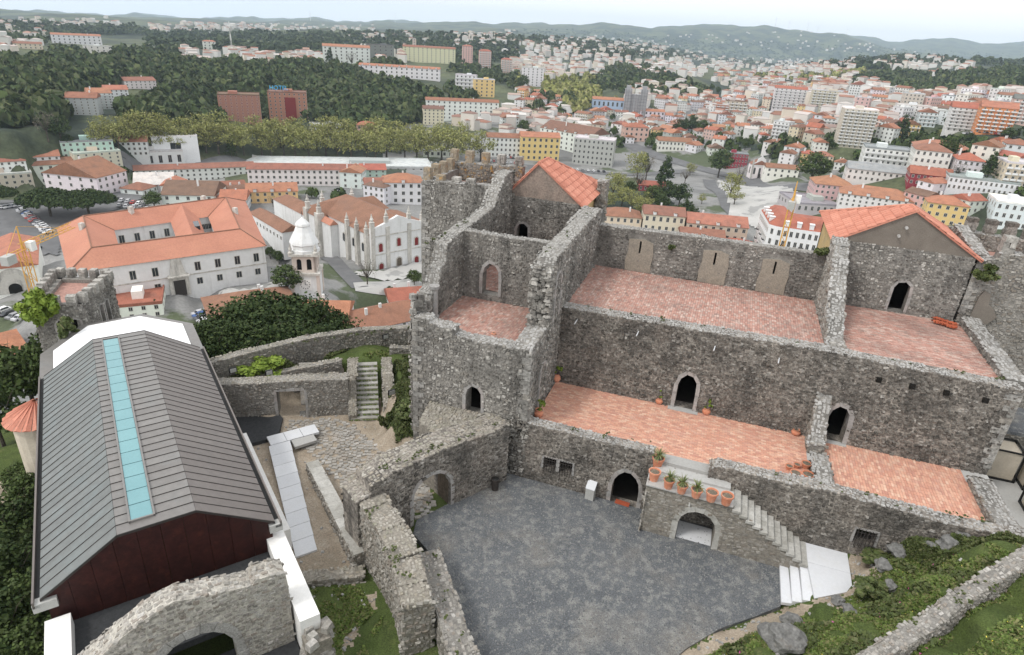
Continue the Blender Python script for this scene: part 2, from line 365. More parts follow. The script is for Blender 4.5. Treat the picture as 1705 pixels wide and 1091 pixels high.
surf('pot_clay', [(.55, .22, .13), (.62, .27, .17)], 'object', stain=((.62, .42, .33), 3, .5, .7, .6), fine=.12, bump=.1)
surf('pot_soil', [(.12, .1, .075), (.2, .17, .13)], scale=6, fine=.4)
surf('leaf_yucca', [(.1, .14, .045), (.2, .23, .09), (.14, .18, .07), (.28, .28, .14)], 'island', fine=.15, bump=0, rough=.6)
surf('shrub_leaf', [(.045, .065, .02), (.075, .1, .03), (.12, .145, .05), (.06, .08, .03), (.15, .15, .07)], 'island', fine=.15, bump=0, rough=.7)
surf('ivy_leaf', [(.1, .16, .02), (.2, .27, .04), (.14, .2, .03)], 'island', fine=.15, bump=0, rough=.7)
surf('box_grey', [(.4, .4, .38), (.45, .45, .43)], scale=2, fine=.08, bump=0, rough=.5)
surf('rock', [(.13, .13, .125), (.25, .245, .235)], scale=1.5, stain=((.1, .1, .095), 2, .5, .7, .6), stain2=((.42, .34, .25), 1.2, .58, .72, .4), fine=.35, fscale=7, bump=1, bscale=8)
surf('wood_old', [(.1, .08, .06), (.16, .13, .1)], scale=2, fine=.3)
surf('oak_bark', [(.06, .05, .04), (.12, .1, .08)], scale=4, fine=.4, bump=.8)
surf('clay_dark', [(.35, .08, .04), (.45, .12, .06)], 'object', fine=.15, bump=.1)

# ------------------------------------------------------------------ terrain height field
def _ax(x, y): return math.atan2(x, y), math.log(math.hypot(x, y))
NEAR = [(-9,22,-.3),(-5,25,-.3),(0,27,-.3),(5,28,-.3),(-9,29,-.3),(0,30,-.3),(3,24.5,-.3),(-6,18.5,-.3),(-2,19,-.2),(6.1,26.4,-.25),(-7,20,-.3),(-3,22,-.3),(-11,25,-.3),(1,23,-.3),(4,26,-.3),(-8,26,-.3),(2.7,22.6,-.1),
 (7.4,26,.25),(8.5,30.8,.1),(8.7,29,.1),(10.5,30.7,.7),(10.3,28,.8),(11.6,29,2),(13,30.7,2.8),(14.3,30.8,3.5),(16.5,30.8,4.1),(6,22.8,.95),(3.7,22.6,.15),(9,24,2.4),(8,26,.9),(12.3,25.9,4.1),(15.2,28.6,5.0),(9.3,21.9,3.6),(12,24,3.2),(11,21,2.8),(14.8,26,4.0),(10,18,3),(0,14,2),(5,15,3),(4,20,1),(0,17,.8),(0,8,6),(8,10,6),(17,27,4.6),(8.9,19.8,3.3),(11.6,22.1,3.7),(13.6,24.4,4.3),(15.4,26.3,4.9),(17.6,28.4,5.2),
 (18,36,1),(20,42,0),(22,50,-3),(19,33,3),(17.4,38,-1),(18,41,-1),
 (-12.3,26,-.1),(-13.5,26,-.15),(-15.5,27,-.6),(-18,30,-1.2),(-21,33,-1.5),(-25,31.5,-1.5),(-22,28,-1.3),(-19,24.5,-1.2),(-17,21,-1.1),(-18,20,-1.1),(-15.7,18.8,-1.1),(-13.3,19,-1.2),(-12,17,-.8),(-11,15.5,-.5),(-13.5,21,-1.2),(-15,24,-1),(-10,13,.2),(-28,29,-1.5),(-29.5,30,-1.5),(-24,33.5,-1.5),(-25.5,29,-1.5),(-20.5,30,-1.4),(-14.5,16.5,-1.1),(-11.5,18.3,-.9),
 (-17.2,32.5,.6),(-17.8,36,1),(-19,40,1.2),(-17.5,44,1.2),(-19.5,36,.8),(-20.5,39,1),
 (-22,40.5,1),(-25,40,1),(-26.5,34.2,-1.7),(-27.3,35.4,-1.2),(-28.3,36.6,-.2),(-27.6,34.4,-1.5),(-30,35.2,.8),(-22.9,35.6,-1.6),(-23.6,36.8,-1.2),(-24.2,38,-.6),(-22.3,34.9,-1.7),(-24.7,37.8,-.5),(-23.2,37.6,-.9),(-31,32.7,.5),(-24.6,39.2,.9),(-26.2,38.2,.8),(-22.4,34.2,-1.5),(-33,30,.4),
 (-36,34,-4),(-32,41,-4),(-24.5,46.5,-4),(-17,53,-5),(-40,38,-9),(-35,45,-9),(-28,52,-9),(-10,56,-5),(0,56,-5),(10,58,-5),(20,60,-6),
 (-30,12,-3),(-34,16,-3.5),(-39,19,-4),(-25,8,-2),(-44,24,-5),(-50,32,-7),(-20,6,0),(-45,15,-6),(-55,20,-10),(-30,5,-2),(-43,31,-5),(-42,36,-6),
 (-28,20,-1),(-22,16,-1),(-18,14,-1),(-33,26,-1),(0,3,10),(-10,6,6),(10,5,10),(3,10,5)]
def ring(r, z, azs): return [(r*math.sin(R_(a)), r*math.cos(R_(a)), z) for a in azs]
NEAR += [(-150,132,-52.5),(-128,155,-53),(-165,110,-52),(-140,145,-53),(-180,170,-54),(-205,145,-54),(-190,200,-58),(-157,120,-52.3),(-120,185,-60),(-110,215,-61),(-100,225,-62),(-130,210,-61),(-170,225,-62),(-160,245,-62),(-135,170,-56)]
NEAR += ring(78, -22, (-75, -66, -58, -50, -42, -34, -25, -15, -5, 5, 15, 25, 35))+ring(105, -42, (-75, -64, -55, -46, -37, -28, -20, -10, 0, 10, 20, 30))+ring(140, -54, (-75, -62, -52, -42, -32, -22, -10, 2, 12, 22, 35))
NEAR += ring(200, -57, (-75, -62, -52, -45, -38))+ring(200, -66, (-30, -20, -10, 0, 12, 25))+ring(270, -70, (-75, -60, -50, -40, -30, -20, -10, 0, 10, 20, 30))
FARP = [(0,330,-72),(100,320,-74),(300,300,-74),(500,280,-75),(720,262,-75),(850,262,-75),(1000,280,-75),(1200,300,-75),(1400,310,-70),(1600,330,-66),(1700,300,-62),(0,235,-75),(200,235,-75),(330,215,-75),(480,222,-75),(600,222,-75),(700,215,-74),(900,205,-74),(1100,210,-73),(1300,210,-71),(1200,170,-73),(1300,170,-72),
 (1200,120,-73),(1300,125,-73),(1250,100,-74),(1400,108,-73),(1180,135,-73),(400,215,-75),(520,215,-75),(150,240,-75),(80,235,-75),(400,206,-75),(482,210,-75),(440,208,-75)]
HILL = [(60,212,470),(60,190,530),(60,165,600),(60,140,690),(60,115,810),(60,100,950),(60,85,1200),(60,60,2000),(0,215,460),(0,190,520),(0,160,600),(0,130,700),(0,105,850),(0,80,1200),(130,208,500),(150,195,520),(180,182,570),(210,168,650),(240,152,740),(262,138,850),
 (150,125,880),(150,100,1050),(150,85,1300),(220,110,1000),(250,85,1400),(110,165,620),(200,135,780),(300,205,600),(300,175,680),(300,150,760),(300,125,870),(300,110,970),(300,95,1250),(400,185,680),(400,160,750),(400,135,850),(400,112,980),(500,185,690),(500,160,770),(500,130,900),(500,108,1040),(600,205,640),(600,175,730),(600,145,860),(600,128,960),(600,105,1130),(670,180,740),(680,150,870),(665,130,990),(700,195,690),(740,165,850),(740,130,1050),(640,95,1250),(715,105,1250),(575,106,1150),(250,180,650),(350,150,770),(450,150,800),(550,150,830),(450,120,940),
 (420,80,1700),(550,75,1800),(700,75,1900),(300,70,1800),(450,50,2600),(600,50,2700),(300,45,2600),(780,90,1700),(800,125,1200),(810,160,900),(850,110,1400),(830,70,2100),
 (900,140,1150),(940,160,980),(1000,150,1120),(1060,150,1080),(1080,118,1450),(1000,125,1380),(1130,140,1220),(1060,170,950),(900,95,1900),(1000,90,2100),(1000,70,2900),(900,65,2600),(1080,80,2900),(1150,110,2000),
 (1420,150,1150),(1450,130,1500),(1520,120,1800),(1520,150,1180),(1640,150,1150),(1640,115,1850),(1700,130,1500),(1560,105,2400),(1700,100,2500),(1500,165,1000),(1690,165,950),(1560,190,780),(1650,220,620),(1600,250,530),(1690,270,460),(1500,235,630),(1418,247,600)]
FR = []
for px, py, z in FARP:
    x, y, _ = atz(px, py, z); FR.append((x, y, z))
for px, py, d in HILL:
    q = ray(px, py); k = d/math.hypot(q[0], q[1]); FR.append((q[0]*k, q[1]*k, HC+q[2]*k))
# distant ridges given by bearing, range and elevation angle
def ridge(r, spec): return [(r*math.sin(R_(a)), r*math.cos(R_(a)), HC+r*math.tan(R_(e))) for a, e in spec]
RID = ridge(3200, [(-75,-1.3),(-60,-1.4),(-52,-1.5),(-45,-1.2),(-38,-1.2),(-30,-.9),(-24,-1.2)])
RID += ridge(5600, [(-75,-.9),(-62,-.8),(-54,-.75),(-48,-.8),(-42,-.55),(-36,-.75),(-30,-.3),(-25,-.2),(-20,.0),(-15,-.2),(-10,-.35),(-5,-.9),(0,-1.2),(6,-1.1),(12,-1.3),(18,-1.0),(26,-1.0)])
RID += ridge(9000, [(-75,-.5),(-60,-.5),(-54,-.8),(-48,-.75),(-40,-.55),(-34,-.15),(-28,.05),(-24,.35),(-21,.45),(-18,.65),(-14,.75),(-10,.85),(-6,1.1),(-3,1.35),(-1,1.2),(1,1.5),(3,1.5),(5,1.0),(8,.55),(11,.15),(14,-.3),(20,-.5),(30,-.4)])
RID += ridge(13500, [(-75,-.6),(-55,-.7),(-45,-.5),(-35,.0),(-25,.3),(-15,.6),(-5,.9),(3,1.1),(7,.9),(10,.95),(12,.75),(14,1.25),(15.5,1.05),(17,1.35),(20,1.2),(28,1.1)])
CP = np.array([(*_ax(x, y), z) for x, y, z in NEAR+FR+RID])
def hgt_np(x, y):
    az, lr = np.arctan2(x, y), np.log(np.maximum(np.hypot(x, y), 3.0))
    out = np.zeros(x.shape)
    for i in range(0, x.size, 20000):
        a = az.ravel()[i:i+20000, None]; l = lr.ravel()[i:i+20000, None]
        d2 = (a-CP[None, :, 0])**2+(l-CP[None, :, 1])**2+2e-5
        w_ = d2**-2.0
        out.ravel()[i:i+20000] = (w_*CP[None, :, 2]).sum(1)/w_.sum(1)
    r = np.hypot(x, y)
    # rolling relief, absent near the castle and growing with range
    k = np.clip((r-60)/2500, 0, 1)
    n = np.sin(x/37+1.3)*np.sin(y/41+.5)*1.2*np.clip((r-60)/80, 0, 1)+k*(22*np.sin(x/310+y/470)*np.sin(y/390-x/610+1)+10*np.sin(x/133+2)*np.sin(y/171+x/240))*np.clip((r-900)/2500, 0, 1)
    kk = np.clip((r-6500)/4000, 0, 1)
    n = n+kk*(18*np.sin(np.arctan2(x, y)*61+1)+9*np.sin(np.arctan2(x, y)*143+.4)+5*np.sin(np.arctan2(x, y)*317))
    return out+n
def hgt(x, y): return float(hgt_np(np.array([float(x)]), np.array([float(y)]))[0])
# a table for quick look-ups
_AZ = np.linspace(R_(-80), R_(42), 560); _LR = np.linspace(math.log(5), math.log(16000), 420)
_A, _L = np.meshgrid(_AZ, _LR); _X = np.exp(_L)*np.sin(_A); _Y = np.exp(_L)*np.cos(_A); _Z = hgt_np(_X, _Y)
def hq(x, y):
    a = (math.atan2(x, y)-_AZ[0])/(_AZ[1]-_AZ[0]); l = (math.log(max(5.01, math.hypot(x, y)))-_LR[0])/(_LR[1]-_LR[0])
    i = int(min(max(l, 0), 418)); j = int(min(max(a, 0), 558)); fl = min(max(l-i, 0), 1); fa = min(max(a-j, 0), 1)
    return (_Z[i, j]*(1-fl)*(1-fa)+_Z[i+1, j]*fl*(1-fa)+_Z[i, j+1]*(1-fl)*fa+_Z[i+1, j+1]*fl*fa)
def ground(px, py, far=12000, near=60):
    """first terrain point along the sight line of a photo pixel"""
    d = ray(px, py); d = d/math.hypot(d[0], d[1]); t = near; pt = t
    while t < far:
        if HC+d[2]*t < hq(d[0]*t, d[1]*t):
            lo, hi = pt, t
            for _ in range(14):
                m = (lo+hi)/2
                if HC+d[2]*m < hq(d[0]*m, d[1]*m): hi = m
                else: lo = m
            return (d[0]*hi, d[1]*hi, hq(d[0]*hi, d[1]*hi))
        pt = t; t *= 1.006
    return (d[0]*far, d[1]*far, hq(d[0]*far, d[1]*far))
# ------------------------------------------------------------------ terrain mesh
surf('field', [(.075, .088, .05), (.12, .135, .065)], scale=.02, stain=((.03, .042, .032), .006, .44, .56, .95), stain2=((.2, .16, .1), .03, .62, .72, .4), fine=.4, fscale=.3, bump=.6, bscale=.2)
surf('paving', [(.2, .2, .195), (.3, .295, .285)], scale=.06, stain=((.13, .13, .13), .03, .5, .6, .7), stain2=((.07, .09, .04), .022, .54, .58, .9), fine=.2, fscale=1.2, bump=.2, bscale=2)
def zone_town(x, y):
    r = math.hypot(x, y); z = 0
    return None
RJ = np.random.default_rng(9)
me = bpy.data.meshes.new('ground')
_lr = np.concatenate([np.linspace(math.log(5), math.log(75), 440)[:-1], np.linspace(math.log(75), math.log(16000), 320)])
_A2, _L2 = np.meshgrid(_AZ, _lr); _X2 = np.exp(_L2)*np.sin(_A2); _Y2 = np.exp(_L2)*np.cos(_A2); _Z2 = hgt_np(_X2, _Y2)
nl, na = _Z2.shape
vs = np.stack([_X2, _Y2, _Z2], -1).reshape(-1, 3)
idx = np.arange(nl*na).reshape(nl, na)
fq = np.stack([idx[:-1, :-1], idx[:-1, 1:], idx[1:, 1:], idx[1:, :-1]], -1).reshape(-1, 4)
me.vertices.add(len(vs)); me.vertices.foreach_set('co', vs.ravel())
me.loops.add(fq.size); me.loops.foreach_set('vertex_index', fq.ravel())
me.polygons.add(len(fq)); me.polygons.foreach_set('loop_start', np.arange(0, fq.size, 4)); me.polygons.foreach_set('loop_total', np.full(len(fq), 4))
me.polygons.foreach_set('use_smooth', np.ones(len(fq), bool))
fc = vs[fq].mean(1); fr = np.hypot(fc[:, 0], fc[:, 1]); fa = np.degrees(np.arctan2(fc[:, 0], fc[:, 1]))
mi = np.zeros(len(fq), int)                       # 0 grass, 1 soil, 2 paving, 3 field
mi[fr > 130] = 2
mi[(fr > 350) & (fc[:, 2] > -59)] = 3
mi[(fr > 380) & (fa < -28) & (fc[:, 2] > -73)] = 3
mi[(fr > 1500)] = 3
def in_np(P, x, y):
    c = np.zeros(x.shape, bool); j = len(P)-1
    for i in range(len(P)):
        xi, yi = P[i]; xj, yj = P[j]
        m = ((yi > y) != (yj > y)) & (x < (xj-xi)*(y-yi)/(yj-yi+1e-12)+xi); c ^= m; j = i
    return c
SOILZ = [[(-13.0,27),(-14.5,29.5),(-17.5,33.3),(-21,36),(-24.6,37.9),(-28.5,36.6),(-29.5,33),(-31.5,29.8),(-30,26),(-17.6,18.8),(-14.3,20.9),(-14.4,22.4),(-13.4,24.8)], [(-12.8,20.3),(-13.5,20.2),(-13.8,16),(-12.4,14),(-12.2,16),(-12.6,18)], [(1.2,21.3),(6.5,26.6),(7.9,26.5),(5.8,24.2),(3.8,22.2),(1,20.4)], [(9.7,30.8),(11.5,30.8),(10.9,29.5),(10.2,27),(7.9,26.3),(7.8,27),(9.7,28.2)], [(-38,20),(-42,24),(-44,21),(-41,18)], [(-22,42.8),(-19,43.5),(-17,44),(-17,41.5),(-20,41)]]
jx = fc[:, 0]+.16*np.sin(fc[:, 1]*3.1+fc[:, 0])+.09*np.sin(fc[:, 1]*9.7+1)+RJ.normal(0, .07, len(fc)); jy = fc[:, 1]+.16*np.sin(fc[:, 0]*2.7+2)+.09*np.sin(fc[:, 0]*8.3)+RJ.normal(0, .07, len(fc))
for P in SOILZ: mi[in_np(P, jx, jy)] = 1
for m_ in ('grass', 'soil', 'paving', 'field'): me.materials.append(MATS[m_])
me.polygons.foreach_set('material_index', mi); me.update()
g = bpy.data.objects.new('ground', me); COL.objects.link(g); tag(g, kind='structure')

# ------------------------------------------------------------------ courtyard, paths
yard = [(-9.65, 30.85), (-12.9, 24.9), (-12.6, 23.9), (-10.6, 22.6), (-9.4, 21.6), (-7.6, 19.2), (-6.2, 17.6), (-5.4, 16), (-2, 16.5), (.6, 19.6), (2.2, 22.2), (3.6, 23.9), (5.2, 25.3), (6.36, 26.4), (6.5, 29.4), (7.4, 30.85)]
mb = MB(); mb.prism(yard, -.35, 0.0); mb.build('courtyard', 'gravel', kind='structure')
rnd = random.Random(3); mb = MB()
for k in range(14000):
    x, y = rnd.uniform(-12.5, 7), rnd.uniform(16.5, 30.7)
    if not inpoly(yard, x, y): continue
    s = rnd.uniform(.015, .05); a = rnd.random()*6
    mb.box((x, y, -.005), (s*2, s*1.4, s*.8), a, .6)
mb.build('loose_gravel', 'pebble', kind='stuff')

# ------------------------------------------------------------------ the palace
PAL = thing('castle_palace', (0, 39, 3), 'roofless grey stone castle palace with brick-tiled floors, arcaded doors and two small tiled roofs', 'castle')
ZT, ZH = 3.5, 8.8
def tiles(parent, name, x0, x1, y0, y1, z, tw, th, mat, grout, brick=True, seed=1, yf=None, slabmat=None):
    rnd = random.Random(seed); mb = MB(); mb.prism([(x0, y0), (x1, y0), (x1, y1), (x0, y1)], z-.5, z)
    fl = mb.build(name, grout, parent); ms = MB(); y = y0; r = 0
    while y < y1-.02:
        x = x0-(tw/2 if (brick and r % 2) else 0)
        while x < x1:
            a, b = max(x, x0)+.008, min(x+tw, x1)-.008
            if b-a > .04:
                h = z+rnd.uniform(.008, .026); t = [rnd.uniform(-.004, .004) for _ in range(4)]; y2 = min(y+th, y1)-.012
                ms.add([(a, y, z-.01), (b, y, z-.01), (b, y2, z-.01), (a, y2, z-.01), (a, y, h+t[0]), (b, y, h+t[1]), (b, y2, h+t[2]), (a, y2, h+t[3])],
                       [(4, 5, 6, 7), (0, 1, 5, 4), (1, 2, 6, 5), (2, 3, 7, 6), (3, 0, 4, 7)])
            x += tw
        y += th; r += 1
    ms.build('paving_tiles', mat, fl, kind='stuff')
    return fl
tiles(PAL, 'terrace_floor', -8.6, 7.35, 31.5, 37.3, ZT, .3, .15, 'terracotta', 'grout')
tiles(PAL, 'terrace_floor', 8.15, 16.5, 31.5, 37.3, ZT, .15, .3, 'terracotta', 'grout', brick=False, seed=2)
tiles(PAL, 'hall_floor', -9.0, 7.35, 38.2, 47.3, ZH, .15, .3, 'terracotta_old', 'grout_old', brick=False, seed=3)
tiles(PAL, 'hall_floor', 8.3, 16.6, 38.2, 47.5, ZH, .34, .15, 'terracotta_old', 'grout_old', seed=4)
tiles(PAL, 'hall_floor', -15.9, -9.8, 31.7, 37.8, 8.3, .15, .3, 'terracotta_old', 'grout_old', brick=False, seed=5)
tiles(PAL, 'hall_floor', -15.9, -9.8, 38.4, 47.3, 8.8, .15, .3, 'terracotta_old', 'grout_old', seed=6)
# terrace retaining walls
aw = arch(-2.35+9.9, -.2, 1.55, 2.55, True)
w1, w2 = rectp(-7.4+9.9, -6.62+9.9, 1.05, 1.9), rectp(-6.4+9.9, -5.62+9.9, 1.05, 1.9)
W = wall(PAL, (-9.9, 30.9), (-1.1, 30.9), .75, [(0, -1.5), (8.8, -1.5), (8.8, 3.98), (5, 3.95), (1.6, 3.98), (.7, 4.2), (0, 4.0)], [aw, w1, w2], stone='stone_dark', core='mortar_dark', seed=11, sw=.38, sh=.19)
surround(W, (-9.9, 30.9), (-1.1, 30.9), .7, aw, .24, .05, deep=.5)
for q in (w1, w2): surround(W, (-9.9, 30.9), (-1.1, 30.9), .7, q, .14, .04, deep=.3, seg=.9)
W2 = wall(PAL, (-1.1, 30.9), (2.0, 30.9), .75, rectp(0, 3.1, -1.5, 3.3), [], stone='stone_dark', core='mortar_dark', seed=12, caps=False)
gw = rectp(9.75-2, 10.75-2, 1.5, 2.4)
W3 = wall(PAL, (2.0, 30.9), (17.0, 30.9), .85, [(0, -1.5), (15, -1.5), (15, 4.35), (13.5, 4.1), (11.5, 4.0), (9.5, 4.1), (6, 4.25), (3, 4.1), (1, 4.15), (.3, 4.12), (0, 3.9)], [gw], stone='stone_dark', core='mortar_dark', seed=13, faces='f', sw=.38, sh=.19, endA=True)
surround(W3, (2, 30.9), (17, 30.9), .7, gw, .14, .04, seg=.9)
def bar(parent, x0, x1, y0, y1, z0, prof, name='wall', stone='stone_grey', core='mortar_grey', cap='cap_stone', seed=1, faces='wesn', axis='y', sw=.42, sh=.24, dep=.07, caps=True, holes=(), label=None, capsw=.36):
    """thick wall with its length on one axis; prof = [(s,ztop)...] along it; masonry on the named sides"""
    rnd = random.Random(seed); mb = MB()
    if axis == 'y':
        O, u, n, t = Vector((x1, y0, 0)), Vector((0, 1, 0)), Vector((1, 0, 0)), x1-x0; off = y0; L = y1-y0
    else:
        O, u, n, t = Vector((x0, y0, 0)), Vector((1, 0, 0)), Vector((0, -1, 0)), y1-y0; off = x0; L = x1-x0
    out = [(0, z0)]+[(L, z0)]+[(s-off, z) for s, z in reversed(prof)]
    slab(mb, O, u, Vector((0, 0, 1)), n, t, out, holes); o = mb.build(name, core, parent)
    if label: o['label'] = label
    def test(a, b): return inpoly(out, a, b) and not any(inpoly(h, a, b) for h in holes)
    ms = MB(); zm = max(z for _, z in prof); Z = Vector((0, 0, 1))
    main = {'y': 'ew', 'x': 'sn'}[axis]
    if main[0] in faces: lay_stones(ms, O, u, Z, n, (0, L, z0, zm), test, sw, sh, dep, rnd)
    if main[1] in faces: lay_stones(ms, O-n*t, u, Z, -n, (0, L, z0, zm), test, sw, sh, dep, rnd)
    e0, e1 = ('s', 'n') if axis == 'y' else ('w', 'e')
    if e0 in faces: lay_stones(ms, O-n*t, n, Z, -u, (0, t, z0, prof[0][1]), lambda a, b: True, sw, sh, dep*1.4, rnd)
    if e1 in faces: lay_stones(ms, O+u*L, -n, Z, u, (0, t, z0, prof[-1][1]), lambda a, b: True, sw, sh, dep, rnd)
    if ms.v: ms.build('masonry', stone, o, kind='stuff')
    if caps:
        mc = MB()
        for (s0, za), (s1, zb) in zip(prof, prof[1:]):
            d = Vector((0, 0, 0))+u*(s1-s0)+Z*(zb-za); l = d.length
            if l < .02: continue
            uu = d/l; N3 = n.cross(uu) if n.cross(uu).z > 0 else uu.cross(n)
            P0 = O+u*(s0-off)+Z*za
            lay_stones(mc, P0, uu, -n, N3, (0, l, 0, t), lambda a, b: -.08 < a < l+.08, capsw*1.1, capsw*.75, .035, rnd, skip=.12, sink=.03)
        mc.build('coping', cap, o, kind='stuff')
    return o
bar(PAL, 15.8, 16.9, 31.76, 36.1, 3.0, [(31.76, 4.15), (33, 4.0), (36.1, 3.95)], faces='wn', seed=16, stone='stone_warm')
# low divider wall between the two terraces, with the broken buttress behind it
bar(PAL, 7.45, 8.25, 31.76, 34.5, 3.3, [(31.76, 4.25), (34.5, 4.15)], faces='wen', seed=17)
bar(PAL, 7.35, 8.15, 35.4, 37.3, 3.3, [(35.4, 4.2), (35.9, 4.5), (36.3, 5.0), (36.8, 5.9), (37.3, 6.6)], faces='wes', seed=18, stone='stone_warm', sw=.5, sh=.35, dep=.08)
mb = MB(); mb.prism([(7.3, 34.4), (8.2, 34.4), (8.2, 35.5), (7.3, 35.5)], 3.4, 3.53); mb.build('threshold', 'grey_slab', PAL)
mb = MB(); mb.prism([(15.75, 36.1), (17.1, 36.1), (17.1, 37.3), (15.75, 37.3)], 3.4, 3.54); mb.build('threshold', 'grey_slab', PAL)
# the tall inner facade
d1 = arch(-.05+9.0, 3.5, 1.15, 2.6); d2 = arch(8.85+9.0, 3.5, 1.1, 2.55)
U = wall(PAL, (-9.0, 37.3), (17.0, 37.3), 1.0, [(0, 2), (26, 2), (26, 9.1), (25, 9.12), (20, 9.2), (16.2, 9.3), (9, 9.15), (0, 9.0)], [d1, d2], stone='stone_dark', core='mortar_dark', cap='cap_stone', seed=21, sw=.36, sh=.2, dep=.09)
surround(U, (-9, 37.3), (17, 37.3), 1, d1, .24, .08, deep=.6); surround(U, (-9, 37.3), (17, 37.3), 1, d2, .28, .05, deep=.6)
mb = MB(); mb.box((-.05, 37.15, 3.5), (1.9, .5, .06)); mb.build('door_sill', 'grey_slab', U)
mb = MB(); mb.box((8.85, 37.2, 3.5), (1.6, .4, .05)); mb.build('door_sill', 'grey_slab', U)
for x in (10.2, 11.9, 13.6, 15.5):            # putlog holes: blocks on the face, their shade painted near-black
    mb = MB(); mb.box((x, 37.2, 8.05), (.28, .14, .28)); mb.build('putlog_shade', 'void_shade', U)
for x in (-7.6, -3.6, 1.1, 4.8):              # white metal spouts
    mb = MB(); mb.tube((x, 37.3, 8.35), (x-.05, 36.85, 8.2), .035, n=8); mb.build('water_spout', 'white_slab', U)
# rooms behind the doors, interior shade painted into their walls
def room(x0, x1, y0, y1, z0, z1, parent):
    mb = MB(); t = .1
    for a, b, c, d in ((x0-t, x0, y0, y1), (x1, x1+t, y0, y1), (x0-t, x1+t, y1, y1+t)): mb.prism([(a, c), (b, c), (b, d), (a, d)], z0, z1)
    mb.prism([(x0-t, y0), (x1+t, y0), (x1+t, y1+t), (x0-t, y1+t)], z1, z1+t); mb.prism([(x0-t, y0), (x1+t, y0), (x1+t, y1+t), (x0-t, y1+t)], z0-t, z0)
    return mb.build('inner_room', 'room_shade', parent)
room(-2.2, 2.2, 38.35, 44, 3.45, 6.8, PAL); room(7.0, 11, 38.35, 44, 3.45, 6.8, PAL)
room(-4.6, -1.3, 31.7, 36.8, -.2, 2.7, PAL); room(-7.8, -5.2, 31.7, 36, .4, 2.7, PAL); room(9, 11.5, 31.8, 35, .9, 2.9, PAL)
# west block, lower part
td = arch(-12.1+16.1, 3.6, 1.0, 2.1)
T = wall(PAL, (-16.1, 30.9), (-9.9, 30.9), .9, [(0, -3), (6.2, -3), (6.2, 8.72), (3.6, 8.62), (2.6, 8.7), (2.55, 9.1), (1.1, 9.15), (.9, 9.4), (0, 9.4)], [td], seed=31, stone='stone_grey', sw=.4, sh=.21)
surround(T, (-16.1, 30.9), (-9.9, 30.9), .9, td, .2, .06, deep=.6)
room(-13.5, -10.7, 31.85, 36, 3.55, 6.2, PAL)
bar(PAL, -9.9, -8.7, 30.9, 34.2, -2, [(30.9, 8.75), (34.2, 9.0)], faces='se', seed=32)
bar(PAL, -9.9, -8.7, 34.2, 47.3, -2, [(34.2, 12.6), (34.8, 13.1), (37, 13.15), (42, 13.25), (47.3, 13.3)], faces='sew', seed=33, dep=.08, cap='cap_cement')
mb = MB(); rnd = random.Random(4)
for k in range(150):
    z = 8.8+rnd.random()*3.9; mb.box((-9.3+rnd.uniform(-.6, .6), 34.12-rnd.uniform(0, .22), z), (rnd.uniform(.15, .42), rnd.uniform(.15, .4), rnd.uniform(.1, .24)), rnd.uniform(-.7, .7), .75)
mb.build('broken_wall_end', 'stone_grey', PAL, kind='stuff')
# side arches of the west block seen edge-on from the terrace
for (y, z, h) in ((33.7, 3.55, 3.1), (35.6, 8.9, 3.1)):
    a = arch(y-30.9, z, 1.2, h); surround(PAL, (-8.7, 30.9), (-8.7, 40), .5, a, .22, .1, deep=.25)
    mb = MB(); slab(mb, (-8.69, 30.9, 0), (0, 1, 0), (0, 0, 1), (1, 0, 0), .02, a); mb.build('blocked_arch', 'mortar_grey', PAL)
# west wall of the west block (ragged) and the ruined window pier
bar(PAL, -16.75, -15.9, 31.8, 47.3, -3, [(31.8, 9.2), (32.5, 9.3), (33.0, 10.2), (33.9, 10.3), (34.3, 11.4), (34.9, 11.6), (35.1, 12.7), (36, 12.9), (40, 13.05), (43.5, 13.3), (44.1, 14.2), (45.5, 15.1), (46.5, 15.3), (47.3, 15.3)], faces='ewsn', seed=34, stone='stone_grey', cap='cap_cement')
mb = MB(); mb.lathe((-15.9, 33.3, 8.4), [(.32, 0), (.32, .15), (.24, .25), (.22, 1.9), (.3, 2.0), (.34, 2.2), (0, 2.2)], 10); mb.build('window_pier', 'dressed_stone', PAL)
mb = MB()
for k in range(14): mb.box((-16.3+rnd.uniform(-.3, .4), 31.7+rnd.uniform(-.5, .9), 9.2+k*.1*rnd.random()*1.4), (rnd.uniform(.3, .6), rnd.uniform(.3, .5), rnd.uniform(.25, .5)), rnd.random(), .8)
mb.build('broken_stones', 'stone_grey', PAL, kind='stuff')
# separating wall with the pointed doorway
sp = arch(-13.85+15.9, 8.75, 1.15, 2.3)
S = wall(PAL, (-15.9, 37.75), (-9.9, 37.75), .65, [(0, 8), (6, 8), (6, 13.0), (3, 12.9), (0, 12.95)], [sp], seed=35, faces='fb', cap='cap_cement', sw=.36, sh=.2)
surround(S, (-15.9, 37.75), (-9.9, 37.75), .65, sp, .22, .07, deep=.72)
